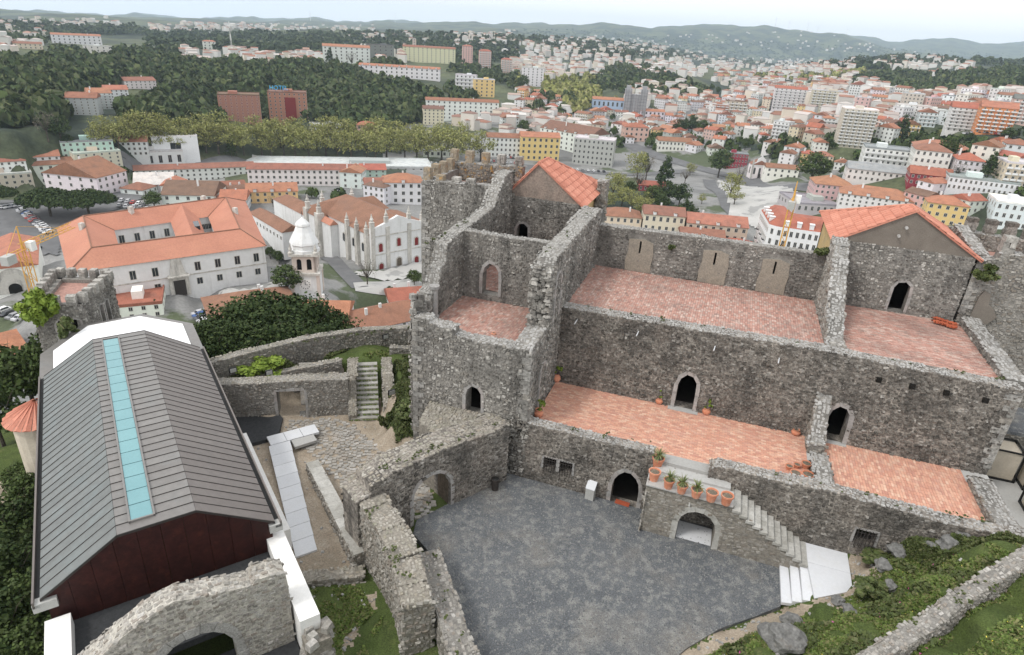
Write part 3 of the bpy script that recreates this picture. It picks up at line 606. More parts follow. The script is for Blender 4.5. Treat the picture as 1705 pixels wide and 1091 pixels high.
# hall back wall, loopholes in tan patches
lo = [rectp(x-.07+8.7, x+.07+8.7, 10.3, 11.25) for x in (-5.4, .1, 4.25)]
Bk = wall(PAL, (-8.7, 47.3), (7.4, 47.3), .8, [(0, -6), (16.1, -6), (16.1, 12.2), (8, 12.15), (0, 12.0)], lo, seed=36, faces='f', cap='cap_cement', margin=.9, sw=.38, sh=.2)
for x in (-5.4, .1, 4.25):
    mb = MB(); mb.box((x, 47.75, 10.2), (.3, .1, 1.2)); mb.build('loophole_shade', 'void_shade', Bk)  # dark box added in the slit, so it reads black
    mb = MB(); rr = random.Random(int(x*7)+99)
    P = [(x+8.7-.95, 8.85), (x+8.7+1.0, 8.85), (x+8.7+.98, 9.6), (x+8.7+1.05, 10.3), (x+8.7+.93, 11.2), (x+8.7+.3, 11.42), (x+8.7-.5, 11.36), (x+8.7-.9, 11.3), (x+8.7-.86, 10.4), (x+8.7-1.0, 9.7)]
    slab(mb, (-8.7, 47.2, 0), (1, 0, 0), (0, 0, 1), (0, -1, 0), .1, P, [rectp(x-.07+8.7, x+.07+8.7, 10.3, 11.25)]); mb.build('plaster_patch', 'patch_tan', Bk)
# divider between hall and east room, stepped ruin
bar(PAL, 7.4, 8.3, 38.3, 47.3, 7.5, [(38.3, 9.3), (39.6, 9.35), (40.6, 9.9), (40.7, 10.2), (41.6, 10.4), (42.3, 11.0), (43, 11.5), (43.8, 12.0), (44.3, 12.7), (45.2, 12.9), (45.7, 13.5), (47.3, 13.6)], faces='sew', seed=37, stone='stone_pale', sw=.5, sh=.33, dep=.08)
# east room parapet and end wall
bar(PAL, 16.5, 17.5, 38.3, 47.3, 2.0, [(38.3, 9.25), (47.3, 9.4)], faces='we', seed=38)
# gabled blocks
def gable(x0, x1, y0, y1, zm, zap, xa, holes, seed, tan, side, rows=10, cols=20, zsill=8, yr=49):
    W = wall(PAL, (x0, y0), (x1, y0), .6, [(0, zsill), (x1-x0, zsill), (x1-x0, zm), (0, zm)], holes, seed=seed, sw=.36, sh=.2, caps=False)
    mb = MB(); slab(mb, (x0, y0+.03, 0), (1, 0, 0), (0, 0, 1), (0, -1, 0), .4, [(0, zm), (x1-x0, zm), (xa-x0, zap)]); mb.build('gable_render', tan, PAL)
    # ochre side and back walls
    for xs in ((x0, x0+.4), (x1-.4, x1)):
        mb = MB(); mb.prism([(xs[0], y0+.6), (xs[1], y0+.6), (xs[1], y1), (xs[0], y1)], -6, zm-.05); mb.build('side_wall', side, PAL)
    mb = MB(); slab(mb, (x1, y1, 0), (-1, 0, 0), (0, 0, 1), (0, 1, 0), .4, [(0, -6), (x1-x0, -6), (x1-x0, zm), (0, zm)]); mb.build('back_wall', side, PAL)
    # roof: two slopes carrying separate tiles
    for sgn, xe in ((-1, x0), (1, x1)):
        ov = .35; dx = xa-(xe+sgn*ov); slope = (zap-zm)/abs(xa-xe); ze = zm-ov*slope; ya, yb = y0-.12, y1+.25
        L = math.hypot(dx, zap-ze); uu = Vector((dx/L, 0, (zap-ze)/L)); vv = Vector((0, 1, 0)); nn = uu.cross(vv)
        if nn.z < 0: nn = -nn
        O = Vector((xe+sgn*ov, ya, ze)); mb = MB(); c = [O, O+vv*(yb-ya), O+vv*(yr-ya)+uu*L, O+uu*L]
        if (c[1]-c[0]).cross(c[2]-c[1]).z < 0: c = [c[0], c[3], c[2], c[1]]
        mb.hexa(c, [p+nn*.1 for p in c]); rf = mb.build('roof', 'roof_tile_new', PAL)
        me0 = None; tw, tl = (yb-ya)/cols, L/rows; base = Vector(PAL['_base'])
        mb = MB(); B0 = MB()
        # one tile: a shallow convex pan
        pts0 = []
        for (a, h) in ((0, .0), (.25, .06), (.5, .075), (.75, .06), (1, .0)): pts0.append((a, h))
        vs = []
        for t_, lift in ((.0, .045), (1.04, .005)):
            for a, h in pts0: vs.append(uu*(t_*tl)+vv*(a*tw*.985)+nn*(.1+h+lift))
        fs = [(i, i+1, i+6, i+5) for i in range(4)]
        k0 = len(vs); vs += [uu*0+vv*(a*tw*.985)+nn*.1 for a, _ in pts0]; fs += [(k0+i, k0+i+1, i+1, i) for i in range(4)]
        if (vs[1]-vs[0]).cross(vs[6]-vs[1]).dot(nn) < 0: fs = [tuple(reversed(f)) for f in fs]
        mt = bpy.data.meshes.new('tile'); mt.from_pydata([tuple(v) for v in vs], [], fs); mt.materials.append(MATS['roof_tile_new'])
        for i in range(rows):
            for j in range(cols):
                if (j+.6)*tw > (yb-ya)-(i+.5)/rows*(yb-yr): continue
                t = bpy.data.objects.new('tile', mt); COL.objects.link(t); t.parent = rf; t.location = O+uu*(i*tl)+vv*(j*tw)-base
    o_ = .35; z_ = zm-o_*(zap-zm)/(xa-x0); mb = MB(); mb.add([(x0-o_, y1+.25, z_), (x1+o_, y1+.25, z_), (xa, yr, zap), (x0-o_, y1+.25, z_+.1), (x1+o_, y1+.25, z_+.1), (xa, yr, zap+.1)], [(0, 1, 2), (4, 3, 5), (1, 0, 3, 4)]); mb.build('roof', 'roof_tile_new', PAL)
    mb = MB()
    for k in range(4):
        ya_ = y0-.12+(yr-y0+.12)*k/4; mb.tube((xa, ya_, zap+.14), (xa, ya_+(yr-y0+.12)/4+.03, zap+.12), .13, .11, 8)
    for xe in (x0-o_, x1+o_):
        for k in range(12):
            p_, q_ = Vector((xa, yr, zap+.14)), Vector((xe, y1+.25, z_+.14)); mb.tube(p_.lerp(q_, k/12), p_.lerp(q_, (k+1.1)/12), .11, .13, 8)
    mb.build('ridge_tiles', 'roof_tile_new', PAL)
    return W
gd = arch(-14.85+16.3, 9.6, .95, 1.65, False)
G1 = gable(-16.3, -10.4, 47.3, 56.0, 13.35, 16.0, -13.85, [gd], 41, 'render_brick', 'render_ochre', rows=9, cols=16, yr=49.6)
surround(G1, (-16.3, 47.3), (-10.4, 47.3), .6, gd, .2, .05)
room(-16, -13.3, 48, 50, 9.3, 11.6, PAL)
ed = arch(12.55-7.8, 8.95, 1.0, 2.15, False)
G2 = gable(7.8, 16.1, 47.5, 56.0, 13.35, 15.85, 11.9, [ed], 42, 'render_tan', 'render_ochre', rows=9, cols=17, yr=49.0)
surround(G2, (7.8, 47.5), (16.1, 47.5), .6, ed, .2, .05)
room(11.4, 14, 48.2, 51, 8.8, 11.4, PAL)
mb = MB(); mb.tube((11.6, 47.4, 14.8), (11.6, 47.2, 14.8), .1); mb.tube((11.3, 47.4, 14.2), (11.3, 47.2, 14.2), .1); mb.build('vent_tile', 'cap_stone', PAL)
# piece of wall east of the little house, and the stone pier beside it
bar(PAL, -10.2, -9.4, 47.6, 52.5, -6, [(47.6, 12.0), (52.5, 12.0)], faces='w', seed=43, caps=True)
bar(PAL, -10.2, -9.5, 52.6, 53.9, 6, [(52.6, 14.2), (53.9, 14.2)], faces='swe', seed=44, stone='stone_warm')
# towers at both ends with battlements, each merlon a part
def merlon(parent, x, y, z, sx, sy, h, yaw, seed, stone='stone_grey', top='cap_stone'):
    rnd = random.Random(seed); mb = MB(); nrow = max(3, int(h/.28))
    for k in range(nrow):
        zz = z+h*k/nrow; j = rnd.uniform(.9, 1.06)
        n = 2 if k % 2 else 1
        for i in range(n):
            off = (i-(n-1)/2)*sx/n; mb.box((x+off*math.cos(yaw)+rnd.uniform(-.02, .02), y+off*math.sin(yaw)+rnd.uniform(-.02, .02), zz), (sx/n*j*.97, sy*rnd.uniform(.9, 1.05), h/nrow*.97), yaw+rnd.uniform(-.04, .04), .97)
    return mb.build('merlon', stone, parent)
WT = thing('battlement_tower', (-19, 46, 8), 'tall battlemented stone tower with orange lichen on its merlons, left end of the palace', 'tower')
surf('stone_lichen', [(.12, .115, .105), (.2, .19, .17), (.3, .285, .26), (.33, .22, .09), (.25, .235, .21)], 'island', stain=((.42, .22, .05), 2.2, .56, .68, .7), fine=.35, bump=.7)
wt = [(-22.3, 44.5), (-16.75, 44.5)]
wall(WT, wt[0], wt[1], .8, [(0, -12), (5.55, -12), (5.55, 14.5), (0, 14.3)], [], seed=51, sw=.42, sh=.24)
bar(WT, -22.3, -21.5, 45.3, 49.5, -12, [(45.3, 14.4), (49.5, 14.4)], faces='w', seed=52)
bar(WT, -22.3, -15.9, 49.5, 50.3, 5, [(-22.3, 14.9), (-15.9, 15.2)], faces='s', axis='x', seed=53, stone='stone_lichen')
mb = MB(); mb.prism([(-21.5, 45.3), (-16.7, 45.3), (-16.7, 49.5), (-21.5, 49.5)], 12.5, 13.5); mb.build('tower_floor', 'terracotta_old', WT)
for i, x in enumerate((-22.0, -20.9, -19.6, -18.4)): merlon(WT, x, 44.85, 14.3, .62, .6, .95 if i == 0 else .5, 0, 60+i, 'stone_lichen' if i < 2 else 'stone_grey')
for i, x in enumerate((-22.0, -20.6, -19.2, -17.8, -16.3)): merlon(WT, x, 49.85, 15.0, .62, .6, .95, 0, 70+i, 'stone_lichen' if i < 3 else 'stone_grey')
for i, y in enumerate((46.2, 47.6, 48.9)): merlon(WT, -21.95, y, 14.4, .6, .62, .9, 0, 80+i, 'stone_lichen')
ET = thing('battlement_tower', (20, 50, 8), 'battlemented stone tower cut by the right edge of the photo beside the wide gabled roof', 'tower')
wall(ET, (16.35, 47.7), (25, 47.7), .9, [(0, -6), (8.65, -6), (8.65, 13.9), (1.1, 13.9), (1.0, 13.4), (0, 13.2)], [], seed=55, stone='stone_warm', core='mortar_grey', sw=.48, sh=.2)
bar(ET, 16.4, 17.2, 48.6, 54.5, 5, [(48.6, 13.4), (54.5, 14.0)], faces='we', seed=56)
bar(ET, 16.4, 25, 54.5, 55.3, 5, [(16.4, 13.6), (25, 13.2)], faces='s', axis='x', seed=57, stone='stone_warm')
mb = MB(); mb.prism([(17.2, 48.6), (25, 48.6), (25, 54.5), (17.2, 54.5)], 11.4, 12.3); mb.build('tower_floor', 'terracotta_old', ET)
for i, x in enumerate((17.5, 18.75, 20.0, 21.25, 22.5, 23.75)): merlon(ET, x, 54.9, 13.4, .72, .7, 1.15, 0, 90+i, 'stone_dark')
for i, x in enumerate((17.75, 19.1, 20.45, 21.8, 23.15)): merlon(ET, x, 48.15, 13.9, .75, .75, 1.05, 0, 95+i, 'stone_grey')
# plastered scar where the next building joined
mb = MB(); slab(mb, (16.9, 47.55, 0), (1, 0, 0), (0, 0, 1), (0, -1, 0), .1, [(.1, 9.0), (1.2, 9.0), (1.6, 9.6), (1.3, 10.1), (.9, 10.4), (.8, 11.1), (.4, 11.3), (.2, 10.8)]); mb.build('plaster_scar', 'render_tan', ET)

def quoins(x, y, z0, z1, sx, sy, seed, parent=PAL):
    r = random.Random(seed); z = z0; k = 0        # sx, sy: which way the building lies from the corner
    while z < z1:
        h = r.uniform(.26, .4); a, b = (r.uniform(.55, .8), r.uniform(.3, .42)) if k % 2 else (r.uniform(.3, .42), r.uniform(.55, .8))
        mb = MB(); mb.box((x+sx*(a/2-.07), y+sy*(b/2-.07), z), (a, b, min(h, z1-z)-.02), r.uniform(-.02, .02)); mb.build('quoin', 'quoin_stone', parent); z += h; k += 1
surf('quoin_stone', [(.22, .212, .195), (.3, .288, .268), (.36, .35, .33), (.26, .24, .21)], 'object', stain=((.1, .096, .09), .9, .48, .68, .7), fine=.5, fscale=6, bump=.5)
quoins(-16.1, 30.9, .5, 9.3, 1, 1, 1); quoins(-8.7, 30.9, 4.1, 8.6, -1, 1, 2); quoins(17.0, 37.3, 4.0, 9.0, -1, 1, 3); quoins(-22.3, 44.5, 2, 14.2, 1, 1, 4, WT); quoins(17.0, 30.9, 2.5, 4.2, -1, 1, 5); quoins(16.35, 47.7, 9.5, 13.0, 1, 1, 6, ET)
# ------------------------------------------------------------------ outside stair, landing, white platform
ST = thing('stone_staircase', (3.2, 29.1, 0), 'stone block with an arched passage and a flight of worn steps up to the terrace', 'staircase')
sa = arch(1.85+1.1, -.1, 1.95, 2.3, False)
N_ST = 11; XS, XE, ZL, ZB = 3.4, 7.6, 3.2, .68
run = (XE-XS)/N_ST; rise = (ZL-ZB)/N_ST
prof = [(0, -.3), (XE+1.1, -.3), (XE+1.1, ZB)]
for k in range(N_ST, 0, -1): prof += [(XS+1.1+run*(k), ZL-rise*k-.02), (XS+1.1+run*(k-1), ZL-rise*k-.02)]
prof += [(XS+1.1, ZL-.08), (0, ZL-.08)]
SW = wall(ST, (-1.1, 29.1), (XE, 29.1), 1.78, prof, [sa], seed=61, stone='stone_warm', core='mortar_warm', caps=False, sw=.5, sh=.26, dep=.03)
surround(SW, (-1.1, 29.1), (XE, 29.1), 1.7, sa, .3, .02, 'step_stone', deep=.5)
mb = MB()
lay_stones(mb, (-1.1, 30.9, 0), (0, -1, 0), (0, 0, 1), (-1, 0, 0), (0, 1.8, 0, 3.1), lambda a, b: True, .5, .26, .03, random.Random(8)); mb.build('masonry', 'stone_warm', SW, kind='stuff')
for k in range(N_ST):
    for half in (0, 1):
        mb = MB(); y0, y1 = ((29.0, 29.95), (29.96, 30.86))[half]
        x0 = XS+run*k; mb.prism([(x0, y0), (x0+run+.03, y0), (x0+run+.03, y1), (x0, y1)], ZL-rise*(k+1)-.14, ZL-rise*(k+1)+.002*k)
        mb.build('step', 'step_stone', ST)
mb = MB(); mb.prism([(-1.16, 29.0), (XS, 29.0), (XS, 30.3), (-1.16, 30.3)], ZL-.08, ZL); mb.build('landing_slab', 'grey_slab', ST)
mb = MB(); mb.prism([(-.9, 30.3), (XS-.2, 30.3), (XS-.2, 31.0), (-.9, 31.0)], ZL-.08, ZL+.13); mb.build('step', 'grey_slab', ST)
mb = MB(); mb.prism([(-.7, 31.0), (2.1, 31.0), (2.1, 31.8), (-.7, 31.8)], ZL-.08, ZT+.03); mb.build('step', 'grey_slab', ST)
mb = MB(); mb.prism([(.92, 29.3), (2.8, 29.3), (2.8, 30.7), (.92, 30.7)], -.05, .03); mb.build('passage_floor', 'white_slab', ST)
mb = MB(); mb.tube((1.25, 29.1, 2.65), (1.25, 28.85, 2.6), .05); mb.build('water_spout', 'box_grey', ST)
PF = thing('white_platform', (8.6, 28.8, 0), 'white stone platform with three wide white steps at the foot of the staircase', 'platform')
for P, z in (([(7.62, 29.35), (7.62, 30.85), (9.72, 30.85), (9.70, 29.35)], .68), ([(7.8, 26.85), (7.62, 29.33), (9.70, 29.33), (9.66, 28.1)], .683)):
    mb = MB(); mb.prism(P, .0, z); mb.build('slab', 'white_slab', PF)
for k, (xa, xb) in enumerate(((6.36, 6.84), (6.84, 7.3), (7.3, 7.78))):
    mb = MB(); mb.prism([(xa, 26.5+.1*k), (xb, 26.6+.1*k), (xb-.05, 29.1), (xa, 29.3)], 0, .17*(k+1)); mb.build('step', 'white_slab', PF)

# window grilles
def grille(x0, x1, z0, z1, y, parent, n=5):
    mb = MB()
    for k in range(n): x = x0+(x1-x0)*(k+.5)/n; mb.tube((x, y, z0-.12), (x, y, z1+.12), .022, n=6)
    for z in (z0+.1, (z0+z1)/2, z1-.1): mb.tube((x0-.05, y, z), (x1+.05, y, z), .018, n=6)
    mb.build('window_grille', 'iron', parent)
grille(-7.4, -6.62, 1.05, 1.9, 30.78, PAL); grille(-6.4, -5.62, 1.05, 1.9, 30.78, PAL); grille(9.75, 10.75, 1.5, 2.4, 30.75, PAL, 6)

# ------------------------------------------------------------------ arched wall and its neighbours
AW = thing('arched_curtain_wall', (-13, 25, 0), 'stone curtain wall with a round gateway, joining the palace to the lower ward', 'wall')
A_, B_ = (-14.75, 21.95), (-9.5, 30.25); Lw = math.hypot(B_[0]-A_[0], B_[1]-A_[1])
ga = arch(4.5, -.4, 2.45, 3.1, False, 8)
w = wall(AW, A_, B_, 1.75, [(0, -2.2), (Lw, -2.2), (Lw, 4.05), (8.6, 3.95), (7.2, 4.0), (5, 4.1), (2.4, 3.9), (.9, 3.6), (.8, 3.1), (0, 2.9)], [ga], seed=71, faces='fb', stone='stone_dark', core='mortar_dark', cap='cap_warm', sw=.42, sh=.2)
surround(w, A_, B_, 1, ga, .22, .04, deep=.5)
P_ = [(-15.0, 30.85), (-14.6, 28.6), (-12.8, 27.6), (-11.6, 29.0), (-11.0, 30.85)]
mb = MB(); mb.prism(P_, -1.6, 3.9); o = mb.build('buttress', 'mortar_warm', AW)
mc = MB(); lay_stones(mc, (-15.2, 27, 3.9), (1, 0, 0), (0, 1, 0), (0, 0, 1), (0, 5, 0, 4), lambda a, b: inpoly(P_, -15.2+a, 27+b), .4, .35, .08, random.Random(9)); mc.build('coping', 'cap_warm', o, kind='stuff')
CW = thing('curved_wall', (-12, 20, 0), 'thick ruined wall curving down from the gateway, its top of pale loose stones', 'wall')
cpts = [(-15.0, 22.3, 2.9), (-14.2, 21.75, 2.8), (-12.8, 20.75, 2.7), (-11.4, 19.5, 2.6), (-10.4, 18.3, 2.5), (-9.8, 17.5, 2.3)]
for i in range(len(cpts)-1):
    a, b = cpts[i], cpts[i+1]; L = math.hypot(b[0]-a[0], b[1]-a[1])
    wall(CW, a[:2], b[:2], 1.3, [(0, -2), (L, -2), (L, b[2]+.05*(i % 2)), (0, a[2]-.08*(i % 2))], [], seed=72+i, faces='fb', stone='stone_warm', core='mortar_warm', cap='cap_warm', endB=(i == 4))
PW = thing('parapet_wall', (-8, 18.5, 0), 'pale crumbling parapet wall along the near edge of the gravel courtyard', 'wall')
ppts = [(-11.1, 21.5, 1.3), (-9.3, 19.4, 1.2), (-7.5, 17.15, 1.2), (-5.9, 15.2, 1.3), (-4.8, 13.8, 1.4)]
for i in range(len(ppts)-1):
    a, b = ppts[i], ppts[i+1]; L = math.hypot(b[0]-a[0], b[1]-a[1])
    wall(PW, a[:2], b[:2], 1.1, [(0, -2.5), (L, -2.5), (L, b[2]), (0, a[2])], [], seed=82+i, faces='fb', stone='stone_warm', core='mortar_grey', cap='stone_pale')
surf('mortar_ruin', [(.4, .375, .33), (.56, .53, .475)], scale=1.2, stain=((.2, .175, .145), .6, .48, .66, .7), fine=.4, bump=.9)
# ------------------------------------------------------------------ church with the metal roof
ca = R_(-52.226); DA = Vector((math.sin(ca), math.cos(ca), 0)); DX = Vector((DA.y, -DA.x, 0))    # along, across
def cp(al, ac, z=0): v = DA*al+DX*ac; return (v.x, v.y, z)
def cxy(al, ac): return cp(al, ac)[:2]
CH = thing('metal_roofed_church', (*cxy(35, 0), 0), 'long church ruin rebuilt with a folded zinc roof, a turquoise skylight strip and rust-red gable', 'church')
A0, A1, E0, E1, ZE, ZB5 = 25.6, 46.3, -4.9, 4.42, 3.0, 5.0
BL, BR = -1.83, 1.21
mb = MB()                                      # roof shell under the sheets
sec = [(E0, ZE), (BL, ZB5), (BR, ZB5+.04), (E1, ZE)]
for (a0, z0), (a1, z1) in zip(sec, sec[1:]):
    q = [cp(A0, a0, z0-.12), cp(A0, a1, z1-.12), cp(A1, a1, z1-.12), cp(A1, a0, z0-.12)]
    mb.hexa(q, [(x, y, z+.1) for x, y, z in q])
RF = mb.build('roof', 'zinc_seam', CH)
NS = 33
for k in range(NS):
    a0 = A0+(A1-A0)*k/NS; a1 = A0+(A1-A0)*(k+1)/NS
    for i, ((c0, z0), (c1, z1)) in enumerate(zip(sec, sec[1:])):
        mm = ('zinc_sky_tint', 'zinc', 'zinc_brown')[i]
        segs = [(c0, z0, c1, z1)]
        if i == 1 and 1 <= k < NS-1:
            s0, s1 = -1.27, -.42; f = lambda c: z0+(z1-z0)*(c-c0)/(c1-c0)
            segs = [(c0, z0, s0, f(s0)), (s1, f(s1), c1, z1)]
        for (p, zp, q, zq) in segs:
            mb = MB(); g = .018
            b = [cp(a0+g, p+.006, zp), cp(a0+g, q-.006, zq), cp(a1-g, q-.006, zq), cp(a1-g, p+.006, zp)]
            mb.hexa(b, [(x, y, z+.02) for x, y, z in b]); mb.build('roof_sheet', mm, RF)
            mb = MB(); mb.hexa([cp(a1-.014, p, zp), cp(a1-.014, q, zq), cp(a1+.014, q, zq), cp(a1+.014, p, zp)], [cp(a1-.01, p, zp+.05), cp(a1-.01, q, zq+.05), cp(a1+.01, q, zq+.05), cp(a1+.01, p, zp+.05)]); mb.build('standing_seam', 'zinc_seam', RF)
SKF = MB()
for c in (-1.3, -.36):
    SKF.hexa([cp(A0+.5, c-.04, ZB5), cp(A0+.5, c+.04, ZB5), cp(A1-.5, c+.04, ZB5), cp(A1-.5, c-.04, ZB5)], [cp(A0+.5, c-.04, ZB5+.14), cp(A0+.5, c+.04, ZB5+.14), cp(A1-.5, c+.04, ZB5+.14), cp(A1-.5, c-.04, ZB5+.14)])
for a in (A0+.5, A1-.5): SKF.hexa([cp(a, -1.34, ZB5), cp(a, -.32, ZB5), cp(a+.08, -.32, ZB5), cp(a+.08, -1.34, ZB5)], [cp(a, -1.34, ZB5+.135), cp(a, -.32, ZB5+.135), cp(a+.08, -.32, ZB5+.135), cp(a+.08, -1.34, ZB5+.135)])
SKO = SKF.build('skylight', 'zinc', CH)
NP = 18
for k in range(NP):
    a0 = A0+.6+(A1-A0-1.15)*k/NP; a1 = A0+.6+(A1-A0-1.15)*(k+1)/NP-.05
    mb = MB(); b = [cp(a0, -1.25, ZB5+.03), cp(a0, -.41, ZB5+.03), cp(a1, -.41, ZB5+.03), cp(a1, -1.25, ZB5+.03)]
    mb.hexa(b, [(x, y, z+.07) for x, y, z in b]); mb.build('pane', 'skylight_glass', SKO)
def cbar(a0, a1, c0, c1, z0, z1, name, mat, parent=None, za=None, zb=None):
    mb = MB(); b = [cp(a0, c0, z0), cp(a0, c1, z0), cp(a1, c1, z0), cp(a1, c0, z0)]
    mb.hexa(b, [cp(a0, c0, z1), cp(a0, c1, z1), cp(a1, c1, zb if zb is not None else z1), cp(a1, c0, zb if zb is not None else z1)]); return mb.build(name, mat, parent or CH)
for c, s in ((E0, -1), (E1, 1)):              # gutters
    cbar(A0-.1, A1+.1, c-.02 if s > 0 else c-.22, c+.22 if s > 0 else c+.02, ZE-.3, ZE-.16, 'gutter', 'black_metal')
    cbar(A0-.1, A1+.1, c+(.2 if s > 0 else -.28), c+(.28 if s > 0 else -.2), ZE-.3, ZE+.03, 'gutter_lip', 'zinc_brown')
    cbar(A0+.2, A1, c-s*.5, c-s*.15, -6 if s < 0 else -2, ZE-.3, 'side_wall', 'corten')
# rust-red gable in vertical plates
for k in range(10):
    c0 = E0+.15+(E1-E0-.3)*k/10; c1 = E0+.15+(E1-E0-.3)*(k+1)/10-.015
    f = lambda c: ZE+(ZB5-ZE)*(c-E0)/(BL-E0) if c < BL else (ZB5 if c < BR else ZB5-(ZB5-ZE)*(c-BR)/(E1-BR))
    pts = [(c0, .9), (c1, .9), (c1, f(c1)-.14)]+([(BL, f(BL)-.14)] if c0 < BL < c1 else [])+([(BR, f(BR)-.14)] if c0 < BR < c1 else [])+[(c0, f(c0)-.14)]
    mb = MB(); slab(mb, cp(A0+.15, 0, 0), DX, (0, 0, 1), -DA, .2, pts); mb.build('gable_plate', 'corten', CH)
cbar(A0-.1, A0+.3, E0-.3, E0+.55, ZE-.55, ZE-.13, 'corner_box', 'box_grey'); cbar(A0-.1, A0+.3, E1-.3, E1+.3, ZE-.55, ZE-.13, 'corner_box', 'box_grey')
# flat gravel strip, white side walls, ruined wall with the round opening
cbar(22.2, A0+.1, -4.4, 4.3, .9, 1.25, 'gravel_roof', 'asphalt_roof'); cbar(14, 22.1, -4.0, 3.9, -2.2, -.1, 'gravel_floor', 'asphalt_roof')
cbar(20.2, A0+2.2, 3.95, 4.8, -2, 2.0, 'white_wall', 'whitewash'); cbar(14, A0-.15, -4.95, -4.05, -5, 1.95, 'white_wall', 'whitewash')
cbar(A0+2.2, 38, 4.62, 5.5, -2, .3, 'white_wall', 'whitewash')
def cwall(parent, al, c0, c1, t, prof, holes, **k):
    return wall(parent, cxy(al, c0), cxy(al, c1), t, prof, holes, **k)
ra = arch(4.5, -1.2, 2.9, 3.75, False, 9)
RW = cwall(CH, 21.2, -4.45, 3.85, .95, [(0, -3), (8.3, -3), (8.3, 3.2), (8.25, 3.9), (7.9, 4.1), (7.1, 4.15), (6.9, 3.95), (6.1, 4.1), (5.2, 4.3), (4.7, 4.42), (4.2, 4.6), (3.7, 4.5), (3.0, 4.2), (2.2, 3.75), (1.4, 3.2), (.7, 2.7), (0, 2.2)], [ra], seed=101, stone='stone_pale', core='mortar_ruin', cap='stone_pale', sw=.42, sh=.2, dep=.05, faces='fb', margin=.35, skip=.15)
# (ring of cement round the ruined opening, built stone by stone)
surround(RW, cxy(21.2, -4.45), cxy(21.2, 3.85), 1, ra, .42, .07, 'cap_cement', deep=.6, seg=.5)
WTOP = thing('stone_pier', (*cxy(20.5, 5), -1), 'broken stone pier at the end of the white-capped church wall', 'pier')
mb = MB(); rnd = random.Random(12)
for k in range(60):
    c = cp(19.9+rnd.uniform(-.5, .6), 4.4+rnd.uniform(-.5, .7), -2+rnd.random()*3.4); mb.box(c, (rnd.uniform(.3, .7), rnd.uniform(.3, .6), rnd.uniform(.15, .35)), rnd.random()*3, .8)
mb.build('broken_stones', 'stone_pale', WTOP, kind='stuff')
cb = MB(); cb.prism([cxy(19.5, 3.95), cxy(20.6, 3.95), cxy(20.6, 5.0), cxy(19.5, 5.0)], -2.5, 1.2); cb.build('core', 'mortar_warm', WTOP)
# apse beyond the roof: white membrane with a zinc-grey rim
def ring_poly(s): return [cxy(46.9-.3, E0*s), cxy(50.5, E0*s), cxy(54.5*1-(1-s)*4, BL*1.35*s), cxy(54.8-(1-s)*4, BR*1.2*s), cxy(51.5, E1*s), cxy(46.6, E1*s)]
AP = thing('white_roofed_apse', (*cxy(49, 0), 0), 'polygonal apse with a bright white membrane roof and grey metal rim behind the zinc roof', 'apse')
mb = MB(); mb.prism(ring_poly(.97), -6, 2.4); mb.build('wall', 'whitewash', AP)
mb = MB(); mb.prism(ring_poly(1.06), 2.4, 2.75); mb.build('rim', 'zinc', AP)
mb = MB(); mb.prism(ring_poly(.9), 2.75, 2.86); mb.build('roof_membrane', 'membrane_white', AP)
# white and grey slabs beside the church
PV = thing('slab_path', (*cxy(33, 6), -1), 'row of square white slabs laid as a path beside the zinc-roofed church', 'path')
rnd = random.Random(7)
for k in range(9):
    a0 = 27.0+k*1.19; cA = 5.45+.14*k; cB = cA+1.15+.03*k
    mb = MB(); mb.prism([cxy(a0, cA), cxy(a0, cB), cxy(a0+1.16, cB+.14), cxy(a0+1.16, cA+.14)], -1.15, -.98); mb.build('slab', 'white_slab', PV)
for k in range(3):
    cA = 5.6+.14*9+k*1.1; mb = MB(); mb.prism([cxy(37.75, cA), cxy(37.75, cA+1.07), cxy(38.85, cA+1.07), cxy(38.85, cA)], -1.15, -.985); mb.build('slab', 'white_slab', PV)
mb = MB(); mb.prism([cxy(36.8, 8.2), cxy(36.9, 9.7), cxy(37.7, 9.7), cxy(37.7, 8.2)], -1.2, -1.0); mb.build('slab', 'grey_slab', PV)
GP = MB(); GP.prism([cxy(38.9, 4.7), cxy(38.9, 7.6), cxy(41, 8.5), cxy(43.5, 8.2), cxy(44.2, 7.6), cxy(44.8, 4.7)], -1.6, -1.22); GP.build('dark_gravel_bed', 'asphalt_roof', kind='structure')
# cobbled path
mb = MB(); rnd = random.Random(21); cob = [(-12.3, 25.6), (-14.6, 24.3), (-16.2, 26), (-19.3, 27.2), (-23, 29.2), (-25.5, 30.2), (-26.8, 32), (-24.2, 33.6), (-22.4, 33.6), (-20.4, 32.2), (-17.6, 30.4), (-15.8, 29.6), (-13, 27.6)]
def in_c(x, y): return inpoly(cob, x, y)
y = 24.0
while y < 34:
    x = -27+rnd.random()*.3
    while x < -12:
        s = rnd.uniform(.2, .48)
        if in_c(x+s/2, y+.15) and rnd.random() > .12:
            z = hq(x+s/2, y+.15)
            mb.box((x+s/2, y+.15+rnd.uniform(-.04, .04), z-.05), (s*.93, .27*rnd.uniform(.8, 1.05), .1+rnd.random()*.035), rnd.uniform(-.25, .25)+.5, .9)
        x += s
    y += .29
mb.build('cobbled_path', 'path_stone', kind='stuff')
